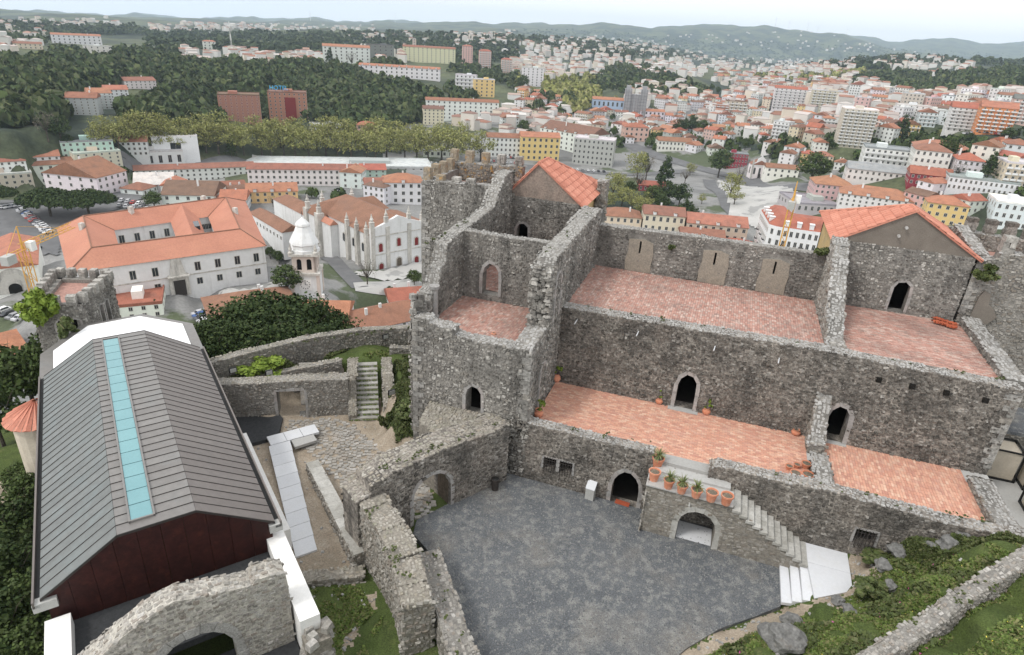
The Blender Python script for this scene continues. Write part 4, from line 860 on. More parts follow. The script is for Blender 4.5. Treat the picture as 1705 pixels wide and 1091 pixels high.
# gate wall of the ward
GW = thing('ward_wall', (-27, 32.5, -1.5), 'long mossy stone wall with a low framed gateway in the lower ward', 'wall')
gA, gB = (-31.4, 29.95), (-23.4, 34.55); gL = math.hypot(gB[0]-gA[0], gB[1]-gA[1])
gg = rectp(4.25, 6.15, -1.6, .75)
w = wall(GW, gA, gB, 1.0, [(0, -2.2), (gL, -2.2), (gL, 1.5), (6, 1.55), (3, 1.45), (0, 1.5)], [gg], seed=111, stone='stone_warm', core='mortar_grey', cap='cap_warm', faces='fb', sw=.36, sh=.2)
surround(w, gA, gB, 1, gg, .2, .06, deep=.7, seg=.7)
mb = MB(); mb.hexa([(-27.4, 34.2, -1.55), (-25.2, 35.4, -1.55), (-26.8, 37.6, .6), (-29, 36.4, .6)], [(-27.4, 34.2, -1.45), (-25.2, 35.4, -1.45), (-26.8, 37.6, .7), (-29, 36.4, .7)]); mb.build('passage_ramp', 'path_stone', GW)
# steps up to the terrace
SG = thing('garden_steps', (-22, 35, -1.5), 'flight of long mossy stone steps climbing between two low walls', 'steps')
s0, s1, s2, s3 = Vector((-22.95, 33.8)), Vector((-21.05, 34.8)), Vector((-25.3, 37.6)), Vector((-23.4, 38.7))
for k in range(12):
    f0, f1 = k/12, (k+1)/12; a, b = s0.lerp(s2, f0), s1.lerp(s3, f0); c, d = s1.lerp(s3, f1+.02), s0.lerp(s2, f1+.02)
    z = -1.5+(k+1)*.2
    mb = MB(); mb.prism([(a.x, a.y), (b.x, b.y), (c.x, c.y), (d.x, d.y)], z-.35, z); mb.build('step', 'step_stone', SG)
    mg = MB(); rnd = random.Random(k)
    for q in range(50):
        f = rnd.random(); p = a.lerp(b, f); s = .05+.07*rnd.random()
        mg.box((p.x+rnd.uniform(-.04, .06), p.y+rnd.uniform(-.04, .05), z-.17+rnd.random()*.05), (s, s, s*.7), rnd.random()*3, .3)
    mg.build('moss', 'grass_blade', SG, kind='stuff')
for (p, q) in ((s0, s2), (s1+Vector((.35, .15)), s3+Vector((.35, .15)))):
    L = (q-p).length; wall(SG, (q.x, q.y), (p.x, p.y), .55 if p is s0 else .7, [(0, -2), (L, -2), (L, -.3 if p is not s0 else -1.0), (L*.45, 1.0), (0, 1.35)], [], seed=int(p.x*10) % 50+120, faces='fb', stone='stone_warm', core='mortar_warm', cap='cap_warm', name='side_wall')
# outer parapet and inner kerb walls of the terrace
OP = thing('outer_parapet', (-29, 38, 1), 'low outer parapet wall of rough stone overlooking the dark trees', 'wall')
op = [(-33.6, 30.9, 1.9), (-31.4, 34.6, 2.0), (-28.9, 38.1, 2.1), (-26, 40.9, 2.2), (-22.4, 43.2, 2.2), (-16.5, 45.2, 2.2)]
for i in range(len(op)-1):
    a, b = op[i], op[i+1]; L = math.hypot(b[0]-a[0], b[1]-a[1])
    wall(OP, a[:2], b[:2], .7, [(0, -6), (L, -6), (L, b[2]), (0, a[2])], [], seed=130+i, faces='fb', stone='stone_warm', core='mortar_grey', cap='cap_warm')
IK = thing('retaining_wall', (-27, 36, 0), 'low retaining wall holding up the grassy terrace above the ward wall', 'wall')
ik = [(-31.8, 31.6, .6), (-28.2, 35.2, .9), (-25.6, 37.2, 1.25)]
for i in range(len(ik)-1):
    a, b = ik[i], ik[i+1]; L = math.hypot(b[0]-a[0], b[1]-a[1])
    wall(IK, a[:2], b[:2], .5, [(0, -2), (L, -2), (L, b[2]), (0, a[2])], [], seed=140+i, faces='f', stone='stone_warm', core='mortar_grey', cap='cap_warm')
BW = thing('bed_wall', (-18.5, 38, 1), 'short stone wall across the top of the planted slope beside the palace tower', 'wall')
wall(BW, (-23.2, 40.3), (-16.9, 42.6), .5, rectp(0, 6.7, -1, 1.5), [], seed=145, stone='stone_warm', core='mortar_grey', cap='cap_warm')
# long low wall in the dirt yard
DW = thing('low_yard_wall', (-18.5, 25, -1), 'long low wall with smooth cement top crossing the dirt yard diagonally', 'wall')
wall(DW, (-22.0, 27.4), (-14.75, 21.3), .75, [(0, -2), (9.47, -2), (9.47, -.1), (4, -.3), (0, -.6)], [], seed=150, faces='fb', stone='stone_warm', core='mortar_warm', caps=False, endB=True)
mb = MB(); u_ = Vector((7.25, -6.1, 0)).normalized(); n_ = Vector((-u_.y, u_.x, 0)); p_ = Vector((-22.0, 27.4, 0))
for k in range(12):
    a, b = p_+u_*(9.47*k/12+.01), p_+u_*(9.47*(k+1)/12); f = lambda q: -.6+.3*min(1, q/4)+.2*max(0, (q-4)/5.47)+.0
    za, zb = f(9.47*k/12)-.01, f(9.47*(k+1)/12)-.01
    mb = MB(); mb.hexa([(*a.xy, za), (*b.xy, zb), (*(b+n_*.78).xy, zb), (*(a+n_*.78).xy, za)], [(*a.xy, za+.06), (*b.xy, zb+.06), (*(b+n_*.78).xy, zb+.06), (*(a+n_*.78).xy, za+.06)]); mb.build('cap_slab', 'step_stone', DW)
# low wall by the grass strip
LW = thing('low_garden_wall', (-16, 19, -1), 'low rubble wall between the dirt yard and the bright grass', 'wall')
wall(LW, (-17.8, 18.6), (-13.9, 20.9), .6, rectp(0, 4.5, -2.2, -.75), [], seed=152, faces='f', stone='stone_warm', core='mortar_warm', cap='cap_warm')
# hillside wall, lower right
HW = thing('hillside_wall', (12, 24.5, 4), 'dry stone wall climbing the grassy bank in the lower right corner', 'wall')
hw = [(7.6, 19.4, 4.0), (9.4, 21.3, 4.1), (11.0, 22.9, 4.3), (12.6, 24.7, 4.7), (14.2, 26.2, 5.2), (16.2, 28.2, 5.7), (19, 31, 6)]
for i in range(len(hw)-1):
    a, b = hw[i], hw[i+1]; L = math.hypot(b[0]-a[0], b[1]-a[1])
    wall(HW, a[:2], b[:2], .62, [(0, 1.5), (L, 1.5), (L, b[2]), (0, a[2])], [], seed=160+i, faces='fb', stone='stone_warm', core='mortar_grey', cap='stone_pale', sw=.36, sh=.16)
# ------------------------------------------------------------------ ruined tower behind the church
RT = thing('ruined_church_tower', (-47, 34, -6), 'square ruined stone tower with worn battlements, twin arched windows and ivy', 'tower')
tq = [atz(48, 500, 5.0)[:2], atz(132, 494, 5.0)[:2], atz(184, 452, 5.0)[:2], atz(90, 449, 5.0)[:2]]
wl = [math.hypot(tq[i][0]-tq[(i+1) % 4][0], tq[i][1]-tq[(i+1) % 4][1]) for i in range(4)]
for i in range(4):
    a, b = tq[i], tq[(i+1) % 4]; L = wl[i]
    hs = []
    if i in (0, 1): hs = [arch(L*.5, 1.0, .62, 2.2, False, 5), arch(L*.5+1.0, 1.0, .62, 2.2, False, 5)]
    w = wall(RT, a, b, .6, rectp(0, L, -9, 4.4), hs, seed=170+i, stone='stone_grey', core='mortar_grey', sw=.4, sh=.22, caps=False)
    for h in hs: surround(w, a, b, .6, h, .14, .03, 'dressed_stone', deep=.4)
    n = max(3, int(L/.85)); yaw = math.atan2(b[1]-a[1], b[0]-a[0])
    for k in range(n):
        f = (k+.5)/n; merlon(RT, a[0]+(b[0]-a[0])*f, a[1]+(b[1]-a[1])*f, 4.4, L/n*.62, .6, .75, yaw, 180+i*9+k)
mb = MB(); c_ = (sum(p[0] for p in tq)/4, sum(p[1] for p in tq)/4)
mb.prism([(c_[0]+(p[0]-c_[0])*.85, c_[1]+(p[1]-c_[1])*.85) for p in tq], 3.2, 4.1); mb.build('tower_floor', 'terracotta_old', RT)
mb = MB(); mb.prism([(c_[0]+(p[0]-c_[0])*.6, c_[1]+(p[1]-c_[1])*.6) for p in tq], -8, 3.2); mb.build('shade_core', 'void_shade', RT)  # shade behind the tower windows, painted as a near-black block
# little house with a red roof by the church
HH = thing('cylindrical_annex', (*atz(62, 700, 0)[:2], -4), 'cream rendered round annex with a small red tiled roof beside the church', 'annex')
hc = atz(66, 690, 1.2); mb = MB(); mb.lathe((hc[0], hc[1], -5), [(1.55, 0), (1.55, 6.2), (0, 6.2)], 20); mb.build('wall', 'render_cream', HH)
mb = MB()
for k in range(22):
    a0, a1 = k*2*math.pi/22, (k+.92)*2*math.pi/22; p = lambda a, r, z: (hc[0]+r*math.cos(a), hc[1]+r*math.sin(a), z)
    mb = MB(); am = (a0+a1)/2; mb.add([p(a0, 1.95, 1.15), p(am, 1.97, 1.25), p(a1, 1.95, 1.15), p(a0, .2, 2.2), p(am, .2, 2.3), p(a1, .2, 2.2)], [(0, 1, 4, 3), (1, 2, 5, 4), (2, 1, 0)]); mb.build('tile', 'roof_tile_new', HH)
# ------------------------------------------------------------------ town kit
surf('plaster', [(.93, .93, .93), (1, 1, 1)], scale=.25, objcol=True, stain=((.36, .35, .33), .35, .6, .85, .45), fine=.06, fscale=1.5, bump=0)
surf('town_roof', [(.8, .8, .8), (1, 1, 1), (1.15, 1.1, 1.05)], scale=.35, objcol=True, stain=((.16, .11, .09), .22, .52, .75, .45), fine=.2, fscale=3, bump=.3, bscale=4)
surf('pale_trim', [(.5, .48, .44), (.6, .58, .53)], scale=1, fine=.1, bump=0)
surf('far_white', [(.5, .47, .43), (.72, .71, .69), (.62, .6, .57), (.7, .62, .52)], 'island', fine=0, bump=0)
surf('far_roof', [(.26, .135, .1), (.34, .18, .13), (.22, .135, .11), (.5, .47, .44), (.36, .22, .17), (.6, .59, .57)], 'island', fine=0, bump=0)
surf('road', [(.12, .12, .123), (.17, .17, .172)], scale=.2, fine=.15, bump=.1)
surf('plaza', [(.36, .355, .34), (.5, .49, .47)], scale=.06, stain=((.2, .2, .195), .1, .55, .6, .6), fine=.08, bump=0)
surf('car_paint', [(1, 1, 1)], scale=1, objcol=True, fine=0, bump=0, rough=.3, spec=.5)
surf('crane_yellow', [(.62, .33, .06), (.7, .4, .1)], scale=2, fine=.1, bump=0, rough=.5)
surf('curtain_wall_cloth', [(.3, .3, .31), (.38, .38, .39)], scale=.3, fine=.15, bump=.2)
surf('sign_blue', [(.06, .4, .75)], scale=1, fine=0, bump=0)
surf('red_frame', [(.2, .03, .03)], scale=1, fine=0, bump=0)
CW_ = dict(W=(.72, .72, .71), C=(.68, .6, .46), Y=(.72, .52, .24), P=(.62, .42, .37), G=(.44, .44, .43), B=(.36, .46, .62), R=(.3, .05, .07), O=(.66, .26, .12), K=(.4, .19, .135), E=(.56, .5, .42), N=(.45, .6, .55), D=(.2, .2, .2), V=(.85, .85, .85))
CR_ = dict(T=(.28, .135, .092), S=(.39, .18, .115), D=(.2, .12, .088), M=(.3, .31, .32), L=(.58, .58, .56), R=(.36, .13, .09), A=(.16, .16, .165), V=(.85, .85, .84))
def place(px, py, near=100):
    g_ = ground(px, py, near=near); c = CR.T @ (np.array(g_)-np.array([0, 0, HC])); return g_, FPX/(-c[2])
def view_yaw(g_): return -math.atan2(g_[0], g_[1])
WIN = {}
def win_mesh(w_, h_, frame='pale_trim', glass='dark_glass'):
    k = (round(w_, 1), round(h_, 1), frame, glass)
    if k in WIN: return WIN[k]
    me = bpy.data.meshes.new('window'); w2 = w_/2
    v = []; f = []
    def bx(x0, x1, z0, z1, y0, y1):
        o = len(v); v.extend([(x0, y0, z0), (x1, y0, z0), (x1, y0, z1), (x0, y0, z1), (x0, y1, z0), (x1, y1, z0), (x1, y1, z1), (x0, y1, z1)])
        f.extend([(o, o+1, o+2, o+3), (o, o+4, o+5, o+1), (o+3, o+2, o+6, o+7), (o, o+3, o+7, o+4), (o+1, o+5, o+6, o+2)])
    t = .13
    bx(-w2-t, w2+t, -t, 0, -.08, 0); bx(-w2-t, w2+t, h_, h_+t, -.08, 0); bx(-w2-t, -w2, 0, h_, -.07, 0); bx(w2, w2+t, 0, h_, -.07, 0); n = len(f)
    bx(-.04, .04, 0, h_, -.045, 0); n = len(f); bx(-w2, w2, 0, h_, -.03, 0)
    me.from_pydata(v, [], f); me.materials.append(MATS[frame]); me.materials.append(MATS[glass])
    for i, p in enumerate(me.polygons): p.material_index = 0 if i < n else 1
    WIN[k] = me; return me
def mesh_join(name, items, parent, kind=None):
    """items: (mesh, matrix) joined into one part"""
    v = []; f = []; mi = []; mats = list(items[0][0].materials)
    for me, M in items:
        o = len(v); v += [tuple(M @ q.co) for q in me.vertices]
        for p in me.polygons: f.append(tuple(i+o for i in p.vertices)); mi.append(p.material_index)
    me = bpy.data.meshes.new(name); me.from_pydata(v, [], f)
    for m in mats: me.materials.append(m)
    me.polygons.foreach_set('material_index', mi)
    o = bpy.data.objects.new(name, me); COL.objects.link(o); o.parent = parent
    if kind: o['kind'] = kind
    return o
def part(name, mb, mat, parent, color=None):
    me = bpy.data.meshes.new(name); me.from_pydata(mb.v, [], mb.f); me.materials.append(MATS[mat])
    o = bpy.data.objects.new(name, me); COL.objects.link(o); o.parent = parent
    if color: o.color = (*color, 1)
    return o
def roof_mb(w_, d, h, kind, ov=.4, pitch=.42, th=.18):
    mb = MB(); x0, x1, y0, y1 = -w_/2-ov, w_/2+ov, -ov, d+ov
    if kind == 'flat':
        mb.prism([(-w_/2-.05, -.05), (w_/2+.05, -.05), (w_/2+.05, d+.05), (-w_/2-.05, d+.05)], h-.02, h+.12)
        t = .25
        for a, b, c, e in ((x0+ov-.08, x1-ov+.08, y0+ov-.08, y0+ov+t), (x0+ov-.08, x1-ov+.08, y1-ov-t, y1-ov+.08), (x0+ov-.08, x0+ov+t, y0+ov+t+.01, y1-ov-t-.01), (x1-ov-t, x1-ov+.08, y0+ov+t+.01, y1-ov-t-.01)): mb.prism([(a, c), (b, c), (b, e), (a, e)], h-.2, h+.7)
        return mb
    W_, D_ = x1-x0, y1-y0; rh = min(W_, D_)/2*pitch
    if kind == 'hip':
        if W_ > D_: r = [(x0+D_/2, (y0+y1)/2), (x1-D_/2, (y0+y1)/2)]
        else: r = [((x0+x1)/2, y0+W_/2), ((x0+x1)/2, y1-W_/2)]
    elif kind == 'gable': r = [(x0, (y0+y1)/2), (x1, (y0+y1)/2)]
    else: r = [((x0+x1)/2, y0), ((x0+x1)/2, y1)]          # gabley
    if kind != 'hip': rh = (D_ if kind == 'gable' else W_)/2*pitch
    z0, z1 = h-ov*pitch, h-ov*pitch+rh
    E = [(x0, y0), (x1, y0), (x1, y1), (x0, y1)]
    vs = [(a, b, z0) for a, b in E]+[(a, b, z0+th) for a, b in E]+[(r[0][0], r[0][1], z1+th), (r[1][0], r[1][1], z1+th)]
    fs = [(3, 2, 1, 0), (0, 1, 5, 4), (1, 2, 6, 5), (2, 3, 7, 6), (3, 0, 4, 7)]
    if (kind == 'hip' and W_ > D_) or kind == 'gable': fs += [(4, 5, 9, 8), (6, 7, 8, 9), (5, 6, 9), (7, 4, 8)]
    else: fs += [(5, 6, 9, 8), (7, 4, 8, 9), (4, 5, 8), (6, 7, 9)]
    mb.add(vs, fs); return mb
BUILT = []; FRONT = []
NB = [0]
def house(g_, w_, d, h, yaw, wall_c='W', roof='hip', roof_c='T', floors=2, cols=4, label=None, cat='house', name='house', group=None, indiv=False, balcony=False, chim=1, frame='pale_trim', glass='dark_glass', sides=True, pitch=.42, wf=.36, ww=None, dorm=0, base=6, ground_doors=True):
    rnd = random.Random(NB[0]*7+5); NB[0] += 1
    T_ = thing(name, g_, label, cat, group, rz=yaw); 
    mb = MB(); mb.prism([(-w_/2, 0), (w_/2, 0), (w_/2, d), (-w_/2, d)], -base, h)
    if roof == 'gable':
        for s in (-1, 1): slab(mb, (s*w_/2, 0 if s > 0 else d, 0), (0, s, 0), (0, 0, 1), (s, 0, 0), .2, [(0, h), (d, h), (d/2, h+d/2*pitch-.02)])
    if roof == 'gabley':
        for yy, s in ((0, 1), (d, -1)): slab(mb, (-w_/2*s, yy, 0), (s, 0, 0), (0, 0, 1), (0, -s, 0), .2, [(0, h), (w_, h), (w_/2, h+w_/2*pitch-.02)])
    v = lambda c: tuple(min(1, max(0, q*rnd.uniform(.93, 1.05))) for q in c)
    part('wall', mb, 'plaster', T_, v(CW_[wall_c])); RFo = part('roof', roof_mb(w_, d, h, roof, pitch=pitch), 'town_roof', T_, v(CR_[roof_c]))
    if chim and roof != 'flat':
        mb = MB()
        for k in range(chim): mb = MB(); mb.box((rnd.uniform(-.35, .35)*w_, d*rnd.uniform(.3, .7), h), (.8, .6, d/2*pitch+1.2 if roof != 'gabley' else w_/3*pitch+1.5)); part('chimney', mb, 'plaster', RFo, CW_['W'])
    elif roof == 'flat' and w_ > 12:
        mb = MB(); mb.box((rnd.uniform(-.2, .2)*w_, d*.5, h), (w_*.22, d*.35, 2.4)); part('stair_housing', mb, 'plaster', RFo, v(CW_[wall_c]))
    fh = h/floors; wh = fh*.46; wwid = ww or min(w_/cols*wf, wh*.8); wm = win_mesh(wwid, wh, frame, glass); items = []
    for fl in range(floors):
        for c in range(cols):
            x = -w_/2+w_*(c+.5)/cols; items.append((wm, Matrix.Translation((x, 0, fl*fh+fh*.3))))
        if sides:
            nc = max(1, int(d/(w_/cols)*.8))
            for c in range(nc):
                y = d*(c+.5)/nc
                items.append((wm, Matrix.Translation((-w_/2, y, fl*fh+fh*.3)) @ Matrix.Rotation(-math.pi/2, 4, 'Z')))
                items.append((wm, Matrix.Translation((w_/2, y, fl*fh+fh*.3)) @ Matrix.Rotation(math.pi/2, 4, 'Z')))
    if indiv:
        for me, M in items:
            o = bpy.data.objects.new('window', me); COL.objects.link(o); o.parent = T_; o.matrix_local = M
    else: mesh_join('windows', items, T_, 'stuff')
    if balcony:
        mb = MB()
        for fl in range(1, floors):
            for c in range(cols):
                x = -w_/2+w_*(c+.5)/cols; mb.box((x, -.6, fl*fh+.1), (w_/cols*.82, 1.2, .16)); mb.box((x, -1.15, fl*fh+.2), (w_/cols*.82, .1, fh*.33))
        part('balconies', mb, 'plaster', T_, CW_['W'])['kind'] = 'stuff'
    if dorm:
        for c in range(dorm):
            x = -w_/2+w_*(c+.5)/dorm; mb = MB(); mb.box((x, .6, h), (1.5, 2.4, 1.5)); m2 = MB(); m2.box((x, .5, h+1.5), (1.8, 2.7, .2)); dn = part('dormer', mb, 'plaster', RFo, CW_['W']); part('dormer_roof', m2, 'town_roof', RFo, CR_[roof_c])
    BUILT.append((g_[0]-math.sin(yaw)*d/2, g_[1]+math.cos(yaw)*d/2, math.hypot(w_, d)/2))
    return T_
def hpx(px, py, wp, hp, d, yaw, *a, near=100, **k):
    g_, s = place(px, py, near); y = view_yaw(g_)+R_(yaw); FRONT.append((px-wp*.55, px+wp*.55, py-3, py+9 if py < 135 else py+14))
    return house(g_, wp/s/max(.5, math.cos(R_(yaw))), d, hp/s/.95, y, *a, **k)
# ---------------- landmark buildings (pixel of facade foot, width, height -> true size at its true distance)
K = [
 (297,271,68,40,26,4,'V','flat','V',1,1,'tall white windowless theatre block above the car parks','theatre',{}),
 (262,279,84,24,24,4,'W','flat','L',1,6,'low white hall in front of the tall theatre block','hall',{}),
 (330,302,180,20,11,2,'W','gable','T',3,20,'long white terrace with thin red roof, left half of the riverside row','terrace',{}),
 (506,309,172,25,11,-4,'W','gable','T',3,19,'long white terrace with galleries and red roof in front of the grey warehouse','terrace',{}),
 (565,287,310,9,34,-1,'G','flat','L',1,24,'very long low warehouse with pale flat roof beside the plane trees','warehouse',{}),
 (108,314,112,38,13,3,'W','gable','T',4,9,'white four-floor apartment row left of the L-shaped red roofs','apartments',{}),
 (22,318,62,26,16,2,'E','flat','L',3,6,'beige flat-roofed block at the left edge beside the white apartment row','block',{}),
 (192,322,44,30,30,48,'W','gable','T',3,5,'white corner house with red roof turned sideways to the white apartment row','house',{}),
 (74,276,48,14,12,2,'W','gable','S',2,5,'small white house with orange roof below the dark garage roof','house',{}),
 (18,284,46,14,12,2,'W','hip','T',2,5,'red-roofed white house at the left edge above the beige block','house',{}),
 (150,262,74,24,16,2,'N','flat','M',3,8,'pale green flat-roofed block near the lone dark conifer','block',{}),
 (222,260,46,22,14,-5,'W','gable','T',3,6,'white house with square windows left of the theatre','house',{}),
 (168,280,66,24,20,14,'C','flat','L',4,6,'cream stepped flats between the green block and the theatre','flats',{}),
 (316,348,78,22,22,-18,'W','gable','D',2,5,'white hall with wide brown gable roof behind the big orange-roofed palace','hall',{}),
 (258,320,58,12,20,-6,'G','gable','L',1,8,'pale barrel-roofed workshop beside the car park','workshop',{}),
 (455,338,80,18,14,0,'Y','gable','S',2,7,'yellow house with orange roof and dormers behind the cathedral','house',{'dorm':3}),
 (672,340,64,34,16,4,'W','hip','S',3,5,'white cubic house with bright orange hipped roof left of the battlemented tower','house',{'indiv':True,'dorm':1}),
 (622,302,42,18,12,4,'N','gable','R',3,4,'green-tinted house next to the end of the long white terrace','house',{}),
 (735,262,60,10,14,2,'W','flat','L',1,6,'low white pavilion just behind the battlemented tower','pavilion',{}),
 (402,203,64,40,22,-2,'K','flat','D',8,8,'left brick-red hotel slab of the pair, without a sign','hotel',{'glass':'red_frame'}),
 (545,224,52,14,14,4,'G','flat','L',2,6,'grey flat-roofed house right of the hotel with the blue sign','house',{}),
 (612,226,34,16,12,2,'P','hip','R',2,4,'pink house at the foot of the wooded hill','house',{}),
 (770,200,120,28,12,6,'W','gable','T',5,14,'long white five-floor block with red-brown roof at the foot of the wooded hill','block',{}),
 (722,208,34,24,12,6,'C','gable','D',5,5,'cream stub block at the left end of the long five-floor block','block',{}),
 (140,192,44,26,14,-12,'G','gable','T',6,5,'grey apartment block lowest in the wooded valley','apartments',{}),
 (171,182,34,24,14,6,'W','gable','S',6,5,'white balconied block beside the grey one in the wooded valley','apartments',{'balcony':True}),
 (198,174,34,22,14,6,'W','gable','S',5,5,'white block with orange roof third up the wooded valley','apartments',{}),
 (236,148,46,12,14,20,'W','gable','T',3,7,'string of white houses highest in the wooded valley','houses',{}),
 (578,106,76,24,16,2,'W','gable','S',5,9,'white and orange apartment block on the skyline of the wooded hill','apartments',{}),
 (634,98,44,20,16,4,'D','flat','A',4,5,'black modern block beside the white and orange hilltop apartments','block',{}),
 (715,105,86,22,14,4,'C','gable','T',7,12,'long ochre and white slab of flats on the hilltop','flats',{}),
 (690,90,6,22,6,0,'E','flat','L',6,1,'thin beige tower rising behind the ochre slab of flats','tower',{}),
 (665,130,132,16,12,-9,'W','gable','S',3,16,'sawtooth row of white houses with orange roofs on the hill brow','terrace',{'dorm':11}),
 (778,107,17,26,12,4,'P','hip','R',9,4,'slim pink tower block, left of three on the hillside','tower block',{}),
 (807,117,20,28,12,4,'P','hip','R',9,4,'pink tower block, middle of three on the hillside','tower block',{'balcony':True}),
 (843,122,18,20,12,4,'P','hip','R',7,4,'pink tower block, right of three on the hillside','tower block',{'balcony':True}),
 (775,150,34,22,14,-8,'W','flat','L',4,5,'white stepped flats below the sawtooth row','flats',{'balcony':True}),
 (806,162,34,26,14,8,'Y','flat','L',5,4,'yellow and white stepped flats at the end of the wooded hill','flats',{}),
 (130,74,70,13,14,4,'W','gable','S',3,10,'white terrace with orange roofs on the far left ridge','terrace',{}),
 (165,92,42,13,14,0,'W','flat','L',3,5,'white modern block with dark windows under the far left ridge','block',{}),
 (48,82,40,8,12,4,'C','gable','T',2,6,'cream farmhouse on the green slope, far left','farmhouse',{}),
 (350,83,20,12,10,4,'W','hip','S',3,3,'white villa with orange roof near the telecom mast','villa',{}),
 (898,268,64,36,16,10,'Y','gable','S',4,7,'pale yellow four-floor building with orange roof by the river','building',{'indiv':True}),
 (985,276,66,40,20,-6,'G','flat','L',5,9,'light grey modern cube with rows of narrow windows by the river','building',{'indiv':True}),
 (938,250,84,28,30,-38,'W','gable','D',4,10,'long white block with brown roof behind the grey modern cube','block',{'dorm':5}),
 (838,262,56,30,14,6,'W','gable','T',4,8,'white four-floor building left of the pale yellow one','building',{}),
 (1012,181,52,13,14,6,'B','gable','S',1,7,'pale blue hall with orange roof left of the shrouded twin towers','hall',{}),
 (886,144,36,27,14,4,'W','flat','L',7,5,'white seven-floor block above the bend of trees','block',{}),
 (1058,236,40,22,14,14,'P','hip','R',3,5,'pink house with red hipped roof below the shrouded twin towers','house',{}),
 (1122,252,54,15,14,14,'W','gable','T',2,9,'long low white house with arched windows beside the riverside road','house',{}),
 (1224,280,34,22,10,10,'R','flat','M',3,7,'dark red narrow building by the roundabout','building',{}),
 (1085,320,44,10,10,8,'R','gable','R',1,6,'garden pavilion with red roof among the park trees','pavilion',{}),
 (1418,247,50,58,18,10,'E','flat','V',12,6,'twelve-storey grey tower block with white balconies','tower block',{'balcony':True,'indiv':True}),
 (1470,284,68,32,18,8,'W','flat','M',4,8,'modern white block with dark red panels below the tower block','block',{'balcony':True}),
 (1545,286,52,32,18,10,'W','hip','T',3,6,'large white villa with red hipped roof on arcades','villa',{'indiv':True}),
 (1612,289,40,20,16,14,'W','hip','R',2,5,'smaller white villa with pointed red roof by the tall fir','villa',{}),
 (1565,262,82,14,16,8,'G','hip','S',2,10,'wide grey building with broad orange roof behind the large white villa','building',{}),
 (1545,311,60,18,14,10,'R','gable','R',2,7,'crimson building with white stepped trim in the street row','building',{}),
 (1632,322,98,20,16,12,'W','flat','M',2,14,'long white arcaded building right of the crimson one','building',{}),
 (1692,312,46,36,16,20,'C','flat','L',4,5,'cream hillside block at the right edge with round balcony','block',{'balcony':True}),
 (1455,304,86,18,14,10,'W','gable','M',2,10,'white row with grey roof left of the crimson building','row',{}),
 (1650,224,50,40,18,8,'O','gable','S',7,5,'orange seven-floor block with white balconies above the green slope','apartments',{'balcony':True}),
 (1597,220,40,36,18,8,'W','gable','R',7,5,'white and red seven-floor block left of the orange one','apartments',{'balcony':True}),
 (1515,203,50,24,16,8,'W','flat','L',6,6,'white slab with square windows left end of the hillside blocks','apartments',{}),
 (1552,206,34,20,16,8,'W','flat','L',5,4,'white cube block between the hillside slabs','apartments',{}),
 (1695,208,34,38,18,8,'P','gable','A',7,4,'pink and grey block at the right edge above the parked cars','apartments',{'balcony':True}),
 (1568,376,58,34,14,12,'Y','hip','S',3,5,'yellow three-floor house with glazed bay behind the wide gabled castle roof','house',{'indiv':True}),
 (1384,334,58,24,18,14,'P','hip','S',3,7,'pink and white house with orange roof and corner turret','house',{}),
 (1455,350,112,20,18,6,'W','hip','S',3,12,'long white house with orange roofs and dormers above the castle roof','house',{'dorm':4}),
 (1682,382,60,40,18,16,'W','flat','V',3,6,'white building with purple gallery near the right edge','building',{}),
 (1366,356,76,14,26,26,'G','flat','M',1,8,'low market building with green-grey flat roof beside the white square','market',{}),
 (1310,184,50,32,16,6,'W','gable','R',8,7,'white and brown balconied slab in the middle of the right-hand town','apartments',{'balcony':True}),
 (1378,188,60,32,18,8,'E','flat','L',8,8,'broad grey-beige slab behind the twelve-storey tower block','apartments',{'balcony':True}),
 (1222,198,34,26,14,8,'E','flat','D',6,5,'beige balconied block beside the brown one left of centre-right','apartments',{'balcony':True}),
 (1190,194,40,18,14,8,'K','flat','L',5,6,'brown brick block with open balconies near the beige one','apartments',{'balcony':True}),
 (1085,200,40,13,12,14,'W','gable','S',2,6,'white house with orange roof right of the shrouded twin towers','house',{}),
 (1345,390,30,12,10,20,'G','flat','L',1,3,'grey flat-roofed hut under the yellow crane','hut',{}),
 (1031,398,64,36,14,6,'C','hip','T',3,6,'cream house with red roof just behind the palace wall, leftmost of the street','house',{'near':90}),
 (1100,404,66,44,14,8,'C','gable','T',3,6,'cream house with twin gables and dark dormers behind the palace wall','house',{'dorm':2}),
 (1188,412,96,36,16,10,'E','gable','S',3,8,'house with broad orange roof behind the palace loopholes','house',{'dorm':3}),
 (1165,425,70,30,12,10,'W','gable','T',2,6,'red-roofed house touching the top of the palace wall','house',{'dorm':1}),
 (1225,430,60,18,12,14,'W','hip','R',2,5,'small dark-red roof in front of the white corner building','house',{}),
 (680,518,60,18,12,10,'W','gable','R',2,4,'white house with pink-red roof tucked against the palace tower','house',{'chim':2}),
 (640,562,118,20,15,24,'W','gable','T',2,7,'big red-brown roofed house just beyond the outer parapet','house',{'chim':2}),
 (430,540,140,18,18,8,'W','hip','T',2,9,'house with wide red-brown roof behind the dark trees','house',{'chim':2}),
 (535,545,84,16,13,-12,'W','gable','S',2,5,'house with bright orange roof right of the bell tower','house',{}),
 (232,532,74,24,14,-8,'V','flat','R',2,4,'white modern house with red roof edge beyond the apse','house',{}),
 (10,612,70,20,14,10,'V','gable','S',2,4,'white house with orange roof at the left edge below the ruined tower','house',{'near':60}),
 (35,458,0,0,0,0,None,None,None,0,0,'','',{}),
]
for e in K:
    px, py, wp, hp, d, yaw, wc, rk, rc, fl, co, lab, cat, kw = e
    if wc is None: continue
    nm = {'hotel': 'hotel', 'house': 'house'}.get(cat, cat.replace(' ', '_'))
    hpx(px, py, wp, hp, d, yaw, wc, rk, rc, fl, co, label=lab, cat=cat, name=nm, **kw)
